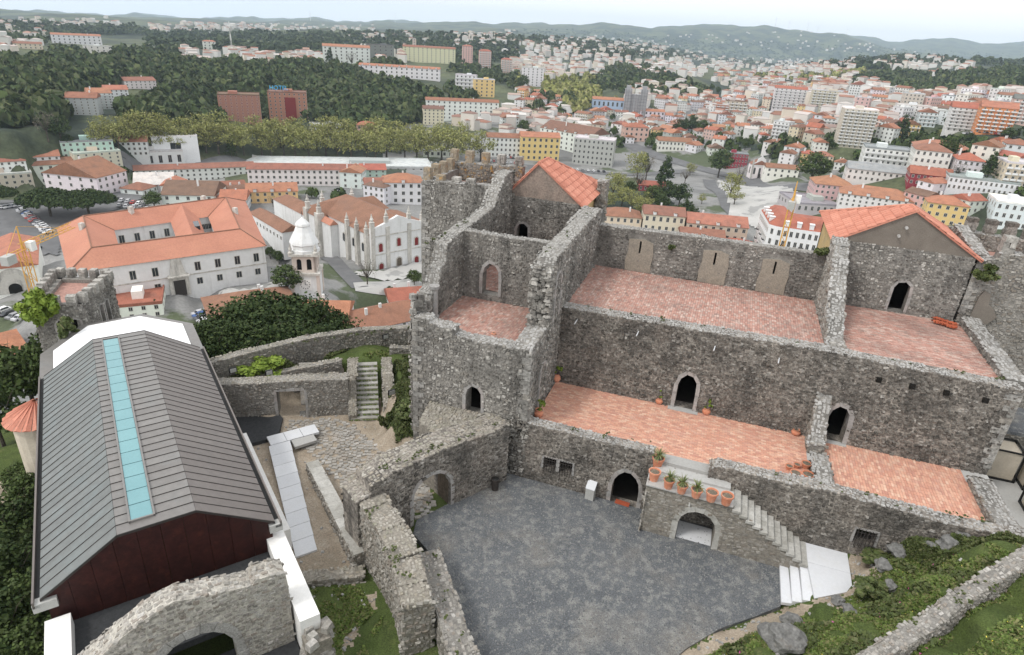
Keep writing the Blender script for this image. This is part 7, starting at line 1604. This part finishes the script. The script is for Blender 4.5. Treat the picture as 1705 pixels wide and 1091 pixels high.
for i, (kd, px, py, hp_) in enumerate([('plane', 1035, 345, 34), ('broad', 1048, 328, 26), ('plane2', 1075, 348, 30), ('broad', 1100, 352, 28), ('broad2', 1112, 338, 36), ('plane', 1030, 318, 30), ('bare', 1062, 318, 34), ('broad2', 1142, 358, 26), ('plane2', 1168, 340, 18), ('bare', 1140, 305, 24), ('plane', 1010, 352, 34), ('broad2', 1098, 372, 24)]):
    g_, s_ = place(px, py); tree(kd, g_, hp_/s_, ['yellowish tree at the left of the park behind the palace', 'mid-green tree beside the river in the park', 'yellow-green tree right of the park centre', 'green tree just left of the dark cedar base', 'dark broad tree hugging the cedar', 'olive tree by the park path near the bank', 'bare tree among the park trees', 'dark tree by the striped flower beds', 'small yellowish tree by the avenue', 'bare tree by the garden pavilion', 'pale tree touching the battlement pier', 'low dark tree behind the palace back wall'][i], group='park trees behind the palace')
woods('budding_woods', [([(850,130),(985,128),(1000,165),(960,192),(930,180),(870,155)], 170), ([(1250,128),(1440,120),(1440,132),(1260,138)], 60)], LT, 'leaf_plane', sz=(8, 13))
woods('far_woods', [([(240,55),(640,55),(860,62),(860,100),(740,112),(680,92),(420,88),(250,80)], 1500), ([(0,38),(240,48),(240,60),(0,58)], 350), ([(860,66),(1000,100),(1190,95),(1150,70),(1000,50),(860,50)], 700), ([(1050,60),(1280,70),(1705,92),(1705,112),(1560,108),(1240,95),(1180,110)], 900), ([(1180,92),(1500,100),(1500,118),(1240,112)], 320)], LTs, 'field_leaf', near=900, sz=(12, 22), tall=.8)
# ------------------------------------------------------------------ grass, weeds, undergrowth close by
def tufts(name, zones, mat, s=(.04, .11), seed=1, upright=.6, extra=0.0):
    r = np.random.default_rng(seed); out = []
    for P, cnt, clump in zones:
        xs = [p[0] for p in P]; ys = [p[1] for p in P]; pts = []
        x = r.uniform(min(xs), max(xs), cnt*3); y = r.uniform(min(ys), max(ys), cnt*3); m = in_np(P, x, y); x, y = x[m][:cnt], y[m][:cnt]
        dens = np.sin(x*1.7+y*.6)+np.sin(y*2.1-x*.9+1)+np.sin(x*4.3+2)*.6+np.sin(y*5.1+x*3)*.5; k = dens > clump; x, y = x[k], y[k]; dn = dens[k]
        z = hgt_np(x, y)+extra; n = len(x); hh = r.uniform(0, 1, n)*(.03+.09*np.clip(dn, 0, 2.5)); P3 = np.stack([x, y, z+hh], 1)
        nr = r.normal(size=(n, 3)); nr[:, 2] = np.abs(nr[:, 2])+upright; nr /= np.linalg.norm(nr, axis=1)[:, None]; t = np.cross(nr, r.normal(size=(n, 3))); t /= np.linalg.norm(t, axis=1)[:, None]; b = np.cross(nr, t); q = r.uniform(*s, (n, 1))
        out.append(np.stack([P3-t*q*.5-b*q, P3+t*q*.5-b*q, P3+t*q*.35+b*q, P3-t*q*.4+b*q], 1).reshape(-1, 3))
    me = quads_mesh(name, np.concatenate(out), mat); o = bpy.data.objects.new(name, me); COL.objects.link(o); tag(o, kind='stuff'); return o
SLOPE = [(1.6, 20.8), (5.6, 24.2), (7.8, 26.3), (10.4, 28.2), (10.6, 30.6), (17, 30.6), (17.5, 28.5), (14, 25.8), (11, 22.6), (7.8, 19), (3, 17)]
LOWR = [(7.5, 18.5), (11.5, 22.2), (16, 26.5), (20, 30), (22, 22), (12, 14)]
GL = [(-17.6, 18.4), (-14, 20.6), (-12.4, 19.4), (-12.9, 17.5), (-11, 14), (-15, 12)]
GL2 = [(-11.9, 19.2), (-10.5, 17.2), (-9, 14.5), (-11.5, 14)]
BED = [(-19.6, 33.5), (-20.8, 36), (-22.5, 40), (-17, 42), (-16.2, 36), (-16.4, 31.5), (-17.6, 31.2)]
TER = [(-31.5, 31.9), (-29, 35.4), (-26, 38.4), (-23.6, 41), (-19, 43.5), (-19.5, 42), (-23.5, 40), (-25.6, 37.6), (-28.4, 35.2)]
CHL = [(-20, 5), (-26, 9), (-33, 15.2), (-37, 18.8), (-40, 17), (-36, 8), (-26, 0), (-20, 0)]
tufts('grass', [(SLOPE, 60000, -.9), (LOWR, 30000, -2), (GL, 26000, -1.2), (GL2, 5000, -.2), (TER, 16000, -.3), (CHL, 40000, -1.5)], 'grass_blade', seed=2)
tufts('undergrowth', [(SLOPE, 30000, .9), ([(10.6, 30.6), (17, 30.8), (17.4, 29.4), (13, 29.4)], 26000, -1.5), (BED, 42000, -.8), (CHL, 16000, .8), ([(-30, 31.6), (-34, 33), (-36, 36), (-30, 40), (-28, 42), (-25, 44.5), (-24.5, 46)], 12000, -2), ([(-14.2, 22.6), (-13.4, 21.4), (-12.7, 20.6)], 300, -3)], 'shrub_leaf', s=(.06, .16), seed=3, upright=.3, extra=.1)
tufts('ground_ivy', [(CHL, 26000, -.2), ([(-24, 0), (-30, 8), (-34, 12), (-30, 0)], 8000, -1)], 'leaf_mid', s=(.08, .2), seed=9, upright=.4, extra=.12)
leafmat('flower_pink', [(.5, .06, .25), (.6, .15, .4)]); leafmat('flower_yellow', [(.7, .55, .05), (.8, .7, .2)])
tufts('pink_flowers', [(SLOPE, 420, .3)], 'flower_pink', s=(.025, .05), seed=5, extra=.14); tufts('yellow_flowers', [(SLOPE, 420, .0), (LOWR, 240, 0)], 'flower_yellow', s=(.02, .035), seed=6, extra=.12)
def bush(x, y, z, r, h, n, mat, label, name='bush', cat='bush', leaf=.07, seed=1):
    V = crown_np('dense', max(6, n//60), 60, leaf/r, seed)*np.array([r*2, r*2, h])+np.array([0, 0, 0.0]); me = quads_mesh(name, V, mat); o = bpy.data.objects.new(name, me); COL.objects.link(o); o.location = (x, y, z); tag(o, label, cat); return o
bush(-30.6, 34.3, .4, 1.6, 1.3, 2600, 'ivy_leaf', 'bright yellow-green creeper spilling over the outer parapet', 'creeper', 'creeper')
_i = atz(60, 500, 5.2); bush(_i[0], _i[1], 3.0, 1.2, 3.0, 2600, 'ivy_leaf', 'bright green bush growing from the corner of the ruined tower', 'creeper', 'creeper', seed=3)
_i = atz(118, 520, 4.2); bush(_i[0]+.3, _i[1]-.8, 2.0, .7, 2.0, 900, 'shrub_leaf', 'dark ivy hanging on the face of the ruined tower', 'ivy', 'ivy', seed=4)
for (x, y, z, r, h, lab, sd) in ((11.2, 30.1, 1.0, .9, .8, 'dark green shrub at the foot of the grilled window wall', 5), (10.2, 27.6, 1.2, .7, .7, 'dark shrub between the two upper boulders', 6), (16.9, 47.2, 12.0, .6, 1.2, 'weeds growing on the wall head beside the right tower', 7), (-17.6, 33.2, .6, 1.0, 1.2, 'bushy plant at the foot of the palace tower', 8), (-19.6, 33.4, -1.2, .5, 1.5, 'fern-like shrub at the bottom of the garden steps', 9), (7.0, 47.1, 12.2, .5, .8, 'tuft of weeds beside the wide gable', 10), (-3.0, 47.1, 11.0, .25, .35, 'small green weed on the hall back wall', 11)):
    bush(x, y, z, r, h, int(1500*r), 'shrub_leaf', lab, seed=sd)
WD = []
_r = np.random.default_rng(41)
for (x0, y0, x1, y1, z, n) in ((-9, 37.7, 17, 38.1, 9.1, 22), (-9.5, 31, -1.2, 31.5, 4.0, 8), (2.2, 31, 16.8, 31.5, 4.1, 16), (-14.5, 23, -10, 30, 4.0, 26), (-14.5, 22.3, -10.2, 18.4, 2.7, 16), (-10.5, 21.5, -6, 15.9, 1.3, 14), (-16.4, 33, -16.3, 46, 13, 10), (-9.3, 35, -9.3, 47, 13.2, 8), (-31, 35, -22.5, 43.3, 2.1, 26), (9.4, 21.5, 16, 28.2, 4.9, 20)):
    for k in range(n):
        f = _r.uniform(); c = np.array([x0+(x1-x0)*f+_r.uniform(-.2, .2), y0+(y1-y0)*f+_r.uniform(-.2, .4), z+.05]); s_r = _r.uniform(.08, .22); V = crown_np('dense', 4, 14, .16, int(_r.integers(1e6)))
        WD.append(V*s_r*np.array([1.5, 1.5, 1])+c)
_me = quads_mesh('wall_weeds', np.concatenate(WD), 'shrub_leaf'); _o = bpy.data.objects.new('wall_weeds', _me); COL.objects.link(_o); tag(_o, kind='stuff')
# boulders
def boulder(x, y, z, s, seed, label):
    bm = bmesh.new(); bmesh.ops.create_icosphere(bm, subdivisions=3, radius=1); r = random.Random(seed); ph = [r.uniform(0, 6) for _ in range(9)]
    for v in bm.verts:
        c = v.co; k = 1+.22*math.sin(c.x*3+ph[0])*math.sin(c.y*3.3+ph[1])+.13*math.sin(c.z*6+ph[2]+c.x*4)+.07*math.sin(c.x*11+ph[3])*math.sin(c.y*12+ph[4]); k = round(k*9)/9*.6+k*.4; v.co = Vector((c.x*s[0]*k, c.y*s[1]*k, c.z*s[2]*k))
    me = bpy.data.meshes.new('boulder'); bm.to_mesh(me); bm.free(); me.materials.append(MATS['rock']); o = bpy.data.objects.new('boulder', me); COL.objects.link(o); o.location = (x, y, z); o.rotation_euler = (r.uniform(-.3, .3), r.uniform(-.3, .3), r.random()*6); tag(o, label, 'boulder', 'grey boulders in the grassy bank')
for i, (px, py, sx, lab) in enumerate([(1495, 925, .5, 'tall grey boulder near the shrub below the grilled window'), (1467, 950, .38, 'grey boulder just left below the tall one'), (1580, 910, .5, 'pale jagged boulder high on the bank'), (1555, 918, .4, 'flat grey boulder beside the jagged one'), (1325, 1030, .48, 'grey boulder near the courtyard edge'), (1300, 1072, .75, 'largest brown-stained boulder at the bottom edge of the photo'), (1415, 1022, .33, 'small boulder in the middle of the bank'), (1480, 983, .3, 'small grey boulder among grass'), (1395, 1002, .28, 'small boulder just below the white platform'), (1600, 895, .3, 'pale stone next to the jagged boulder')]):
    d_ = ray(px, py); k = (8-HC)/d_[2]
    for _ in range(60):
        x, y = d_[0]*k, d_[1]*k
        if HC+d_[2]*k < hq(x, y): break
        k *= 1.006
    boulder(x, y, hq(x, y)+sx*.2, (sx*1.2, sx, sx*.8), i+5, lab)
rb = MB(); rnd = random.Random(55)
for P, n in ((SOILZ[2], 160), (SOILZ[3], 160), (SLOPE, 160), (SOILZ[1], 120), (SOILZ[0], 260), ([(-17.8, 18.9), (-14, 21), (-13, 20), (-17, 18)], 80)):
    xs = [p[0] for p in P]; ys = [p[1] for p in P]
    for k in range(n):
        x, y = rnd.uniform(min(xs), max(xs)), rnd.uniform(min(ys), max(ys))
        if inpoly(P, x, y): s = rnd.uniform(.03, .13); rb.box((x, y, hq(x, y)-.01), (s*1.6, s*1.1, s*.8), rnd.random()*6, .6)
rb.build('scattered_stones', 'cap_stone', kind='stuff')
# ------------------------------------------------------------------ pots and plants
def pot(px, py, z, r, h, label, urn=False, plant=None, tip=None, pxy=None):
    x, y = pxy or atz(px, py, z)[:2]
    P_ = local(thing('urn' if urn else 'flower_pot', (x, y, z), label, 'urn' if urn else 'flower pot', 'terracotta pots'))
    if tip: P_.rotation_euler = tip
    mb = MB()
    if urn: mb.lathe((0, 0, 0), [(0, 0), (r*.5, 0), (r*.95, h*.3), (r, h*.55), (r*.75, h*.85), (r*.6, h*.92), (r*.72, h), (r*.6, h), (r*.5, h*.88), (0, h*.86)], 18)
    else: mb.lathe((0, 0, 0), [(0, 0), (r*.66, 0), (r*.9, h*.8), (r*.92, h*.82), (r*1.02, h*.83), (r*1.02, h), (r*.88, h), (r*.82, h*.86), (0, h*.85)], 18)
    part('pot_body', mb, 'pot_clay', P_); 
    if not tip: mb = MB(); mb.lathe((0, 0, 0), [(r*.8, h*.87), (0, h*.9)], 14); part('soil', mb, 'pot_soil', P_)
    if plant == 'yucca':
        rr = random.Random(int(px)); n = 46; mb = MB(); L = r*2.0
        for k in range(n):
            a = rr.uniform(0, 6.28); e = rr.uniform(-.1, 1.45); l = L*rr.uniform(.6, 1.1); p0 = Vector((0, 0, h*.95+rr.uniform(0, L*.35))); w_ = .022*(r/.3)
            d0 = Vector((math.cos(a)*math.cos(e), math.sin(a)*math.cos(e), math.sin(e))); s = Vector((-math.sin(a), math.cos(a), 0))*w_
            p1 = p0+d0*l*.55; p2 = p0+d0*l+Vector((0, 0, -.25*l*(1-e/1.6)))
            mb.add([p0-s, p0+s, p1+s, p1-s, p2], [(0, 1, 2, 3), (3, 2, 4)])
        mb.tube((0, 0, h*.85), (0, 0, h+L*.3), .05, .03, 6); part('leaves', mb, 'leaf_yucca', P_)['kind'] = 'stuff'
    elif plant == 'shrub':
        V = crown_np('dense', 12, 40, .045, int(px))*np.array([r*2.4, r*2.4, r*3])+np.array([0, 0, h*.85]); me = quads_mesh('leaves', V, 'ivy_leaf'); o = bpy.data.objects.new('leaves', me); COL.objects.link(o); o.parent = P_; o['kind'] = 'stuff'
    return P_
pot(1094, 777, 3.2, .34, .62, 'terracotta pot with the tallest spiky yucca, at the top corner of the landing', plant='yucca')
pot(1088, 799, 3.2, .33, .6, 'pale terracotta pot with bare soil at the corner of the landing', )
pot(1112, 812, 3.2, .3, .55, 'terracotta pot with a yucca, second along the landing edge', plant='yucca')
pot(1134, 820, 3.2, .3, .52, 'terracotta pot with a short bushy yucca, third along the landing edge', plant='yucca')
pot(1158, 827, 3.2, .31, .5, 'terracotta pot with drooping spiky leaves, fourth along the landing edge', plant='yucca')
pot(1183, 833, 3.2, .33, .58, 'terracotta pot with mossy soil, second last on the landing edge')
pot(1208, 839, 3.2, .33, .6, 'terracotta pot with bare soil right beside the top step')
pot(926, 635, ZT, .32, .62, 'large round urn with a tuft of green in the inner corner of the terrace', True, 'shrub')
pot(896, 694, ZT, .3, .55, 'round urn with a little plant by the near left corner of the terrace', True, 'shrub')
pot(1097, 672, ZT, .25, .45, 'urn with a green shrub left of the middle arched door', True, 'shrub'); pot(1175, 690, ZT, .26, .5, 'urn with a bright green shrub right of the middle arched door', True, 'shrub')
pot(1324, 724, ZT, .28, .4, 'dark round urn against the wall near the broken buttress', True)
for i, (px, py, r, h, lab) in enumerate([(1313, 782, .22, .28, 'small empty pot, left of the five by the divider wall'), (1326, 779, .2, .26, 'smallest empty pot in the middle of the five by the divider wall'), (1341, 779, .28, .34, 'empty pot at the back of the five by the divider wall'), (1323, 795, .31, .36, 'wide empty pot at the front of the five by the divider wall'), (1343, 799, .33, .42, 'pale-rimmed wide empty pot, nearest the divider wall corner')]):
    pot(px, py, ZT, r, h, lab, pxy=None)
pot(822, 557, 8.3, .16, .14, 'small clay dish left on the floor of the left roofless room', True)
# heap of spare roof tiles
TH = thing('tile_heap', (*atz(1568, 540, ZH)[:2], ZH), 'heap of dark red spare roof tiles in the corner of the right-hand roofless room', 'tile heap'); rnd = random.Random(6)
for k in range(16):
    c = atz(1551+k % 8*4.4, 534+(k % 8)*1.4+(k//8)*5, ZH); mb = MB(); a = rnd.uniform(-.3, .3)+.5; L = .42
    n = 7; p = []
    for e in (0, 1):
        for q in range(n): t_ = math.pi*q/(n-1); rr = .13; p.append((c[0]+(e*L)*math.cos(a)-rr*math.cos(t_)*math.sin(a), c[1]+(e*L)*math.sin(a)+rr*math.cos(t_)*math.cos(a), ZH+.12+rr*math.sin(t_)+rnd.random()*.03))
    mb.add(p, [(i, i+1, n+i+1, n+i) for i in range(n-1)]); mb.build('tile', 'clay_dark', TH)
# courtyard odds and ends
bx_p = atz(982, 829, 0); C_ = local(thing('ticket_post', bx_p, 'grey metal box post with pale sloping top beside the dark arched door', 'post', rz=-.1))
mb = MB(); mb.hexa([(-.26, -.22, 0), (.26, -.22, 0), (.26, .22, 0), (-.26, .22, 0)], [(-.26, -.22, .75), (.26, -.22, .75), (.26, .22, 1.05), (-.26, .22, 1.05)]); part('body', mb, 'box_grey', C_)
mb = MB(); mb.hexa([(-.28, -.24, .76), (.28, -.24, .76), (.28, .24, 1.07), (-.28, .24, 1.07)], [(-.28, -.24, .8), (.28, -.24, .8), (.28, .24, 1.11), (-.28, .24, 1.11)]); part('lid', mb, 'white_slab', C_)
bp = atz(824, 815, 0); C_ = local(thing('litter_bin', bp, 'small dark round litter bin in the corner by the gateway wall', 'bin')); mb = MB(); mb.lathe((0, 0, 0), [(0, 0), (.2, 0), (.24, .7), (.26, .72), (.26, .78), (.1, .8), (0, .8)], 14); part('body', mb, 'iron', C_); mb = MB(); mb.lathe((0, 0, .8), [(.2, 0), (.14, .06), (0, .08)], 12); part('lid', mb, 'black_metal', C_)
mp_ = atz(1036, 838, 0); mb = MB(); mb.box((mp_[0], mp_[1], 0.004), (.85, .4, .02), -.06); o = mb.build('door_mat', 'clay_dark'); tag(o, 'reddish-brown doormat in front of the dark arched door', 'doormat')
# iron-bound gate leaf inside the gateway
mb = MB(); u2 = Vector((5.25, 8.3, 0)).normalized(); 
for k in range(5):
    p = Vector((A_[0], A_[1], 0))+u2*5.72+Vector((-u2.y, u2.x, 0))*(.35+k*.22); mb = MB(); mb.box((p.x, p.y, -.1), (.05, .2, 2.3), math.atan2(u2.y, u2.x)); mb.build('gate_plank', 'wood_old', AW)
# floodlights
for (px, py, z, lab) in ((388, 618, 1.3, 'black floodlight on the grassy terrace, leftmost'), (448, 622, 1.3, 'black floodlight standing on the retaining wall of the terrace'), (652, 655, .9, 'floodlight tilted in the planted slope beside the steps'), (642, 562, 1.6, 'white-rimmed floodlight by the outer parapet')):
    x, y, _ = atz(px, py, z); C_ = local(thing('floodlight', (x, y, z-.3), lab, 'floodlight', 'floodlights of the lower ward', rz=1.0))
    mb = MB(); mb.box((0, 0, .2), (.5, .16, .38)); part('housing', mb, 'black_metal', C_); mb = MB(); mb.box((0, -.1, .24), (.42, .03, .3)); part('glass', mb, 'box_grey', C_); mb = MB(); mb.tube((-.28, 0, 0), (-.28, 0, .4), .02, n=5); mb.tube((.28, 0, 0), (.28, 0, .4), .02, n=5); mb.tube((-.28, 0, 0), (.28, 0, 0), .02, n=5); part('bracket', mb, 'iron', C_)
# glass cases on the small deck east of the palace
DK = local(thing('visitor_deck', (20.5, 38.5, 0), 'grey deck with black-framed glass cases cut by the right edge beside the palace corner', 'deck'))
mb = MB(); mb.prism([(-2.5, -5), (4, -5), (4, 6), (-2.5, 6)], -2, 1.9); part('deck_floor', mb, 'grey_slab', DK)
mb = MB(); mb.prism([(-2.9, 3.2), (3, 3.2), (3, 7), (-2.9, 7)], 4.2, 4.4); part('slate_roof', mb, 'gravel', DK)
for (x, y, w2, d2, h2) in ((-1.6, 2.2, 1.6, 1.6, 2), (.6, 1.6, 2.2, 1.6, 2), (-.2, -1.2, 1.8, 1.2, 1.2), (1.2, -3.6, 1.8, 1, 1)):
    mb = MB()
    for sx in (-1, 1):
        for sy in (-1, 1): mb.box((x+sx*w2/2, y+sy*d2/2, 1.9), (.09, .09, h2))
        mb.box((x+sx*w2/2, y, 1.9+h2), (.09, d2+.09, .09)); mb.box((x, y+sx*d2/2, 1.9+h2), (w2+.09, .09, .09)); mb.box((x+sx*w2/2, y, 1.9), (.09, d2+.09, .09)); mb.box((x, y+sx*d2/2, 1.9), (w2+.09, .09, .09))
    part('case_frame', mb, 'black_metal', DK); mb = MB(); mb.box((x, y, 2.0), (w2-.15, d2-.15, h2-.15)); part('case_panel', mb, 'render_cream', DK)
# ------------------------------------------------------------------ parked cars
CARB = MB(); CARB.prism([(-.85, -2.1), (.85, -2.1), (.85, 2.1), (-.85, 2.1)], .3, .82); CARB.hexa([(-.8, -1.2, .82), (.8, -1.2, .82), (.8, 1.7, .82), (-.8, 1.7, .82)], [(-.65, -.6, 1.38), (.65, -.6, 1.38), (.65, 1.2, 1.38), (-.65, 1.2, 1.38)])
CARG = MB(); CARG.hexa([(-.82, -1.05, .86), (.82, -1.05, .86), (.82, 1.5, .86), (-.82, 1.5, .86)], [(-.7, -.66, 1.3), (.7, -.66, 1.3), (.7, 1.24, 1.3), (-.7, 1.24, 1.3)])
CARG2 = MB(); CARG2.hexa([(-.66, -1.24, .84), (.66, -1.24, .84), (.66, 1.74, .84), (-.66, 1.74, .84)], [(-.56, -.66, 1.32), (.56, -.66, 1.32), (.56, 1.26, 1.32), (-.56, 1.26, 1.32)])
WH = MB(); WH.tube((-.1, 0, 0), (.1, 0, 0), .32, n=12)
def mk(mb, nm, mt): me = bpy.data.meshes.new(nm); me.from_pydata(mb.v, [], mb.f); me.materials.append(MATS[mt]); return me
cb_, cg_, cg2, cw_ = mk(CARB, 'body', 'car_paint'), mk(CARG, 'side_glass', 'dark_glass'), mk(CARG2, 'windscreen', 'dark_glass'), mk(WH, 'wheel', 'black_metal')
CN = 0
COLS = [('white', (.8, .8, .8)), ('silver', (.5, .5, .52)), ('black', (.02, .02, .025)), ('dark grey', (.1, .1, .11)), ('grey', (.25, .25, .26)), ('blue', (.06, .12, .3)), ('red', (.4, .04, .03))]
def car(x, y, z, yaw, cn, where, lone=None, k_=0):
    global CN; CN += 1
    c_ = thing('parked_car', (x, y, z), lone or f'{cn} car, {ORD[k_]} of those parked {where}', 'car', None if lone else f'cars parked {where}', rz=yaw)
    for nm, me in (('body', cb_), ('side_glass', cg_), ('windscreen', cg2)):
        o = bpy.data.objects.new(nm, me); COL.objects.link(o); o.parent = c_
        if nm == 'body': o.color = (*dict(COLS)[cn], 1)
    for sx in (-.8, .8):
        for sy in (-1.35, 1.35): o = bpy.data.objects.new('wheel', cw_); COL.objects.link(o); o.parent = c_; o.location = (sx, sy, .32)
rnd = random.Random(19)
def carrow(p0, p1, n, where, turn=0.0, lift=.6):
    a, b = Vector(ground(*p0)[:2]), Vector(ground(*p1)[:2]); d = (b-a); yw = math.atan2(d.y, d.x)+turn
    for k in range(n):
        p = a.lerp(b, (k+.5)/n)+Vector((rnd.uniform(-.3, .3), rnd.uniform(-.3, .3))); cn = rnd.choice([c[0] for c in COLS]+['white', 'silver', 'black']); car(p.x, p.y, hq(p.x, p.y)+lift, yw+rnd.uniform(-.05, .05), cn, where, None, k)
carrow((35, 352), (82, 392), 16, 'in the long row left of the umbrella pines', .3); carrow((0, 350), (30, 345), 4, 'at the left edge of the car park', .2)
carrow((190, 335), (245, 345), 6, 'right of the umbrella pines', .4); carrow((195, 345), (250, 352), 5, 'in the second row right of the umbrella pines', .4)
carrow((365, 478), (435, 468), 5, 'along the front of the quadrangle palace', -math.pi/2+.2); carrow((330, 525), (350, 548), 6, 'in the small lot above the evergreens', .2)
carrow((0, 520), (40, 535), 4, 'by the ruined tower', .3); carrow((830, 262), (870, 266), 9, 'left of the pale yellow building', .2); carrow((800, 268), (860, 274), 9, 'in the second row by the pale yellow building', .2)
carrow((700, 272), (790, 278), 12, 'under the plane trees by the river', 0); carrow((1600, 225), (1690, 232), 14, 'below the orange seven-floor block', .3); carrow((930, 282), (1010, 288), 9, 'in front of the grey modern cube', .1); carrow((1360, 322), (1470, 330), 12, 'along the street past the convent wing', .1)
g_ = ground(62, 418); car(g_[0], g_[1], g_[2]+.6, .3, 'black', '', 'black car alone on the forecourt left of the quadrangle palace')
# ------------------------------------------------------------------ air
xs = 16250
mb = MB(); zlo = float(min(_Z.min(), -90))-2; zhi = float(_Z.max())+110; mb.hexa([(-15950, -60, zlo), (10950, -60, zlo), (10950, xs, zlo), (-15950, xs, zlo)], [(-15950, -60, zhi), (10950, -60, zhi), (10950, xs, zhi), (-15950, xs, zhi)])
hz = bpy.data.materials.new('haze_air'); hz.use_nodes = True; t = hz.node_tree; t.nodes.clear(); ho = N(t, 'ShaderNodeOutputMaterial'); pv = N(t, 'ShaderNodeVolumePrincipled'); pv.inputs['Density'].default_value = HAZE; pv.inputs['Color'].default_value = (.7, .85, 1, 1); pv.inputs['Anisotropy'].default_value = .2
t.links.new(pv.outputs[0], ho.inputs['Volume']); MATS['haze_air'] = hz
if HAZE > 0: mb.build('haze', 'haze_air', kind='stuff')
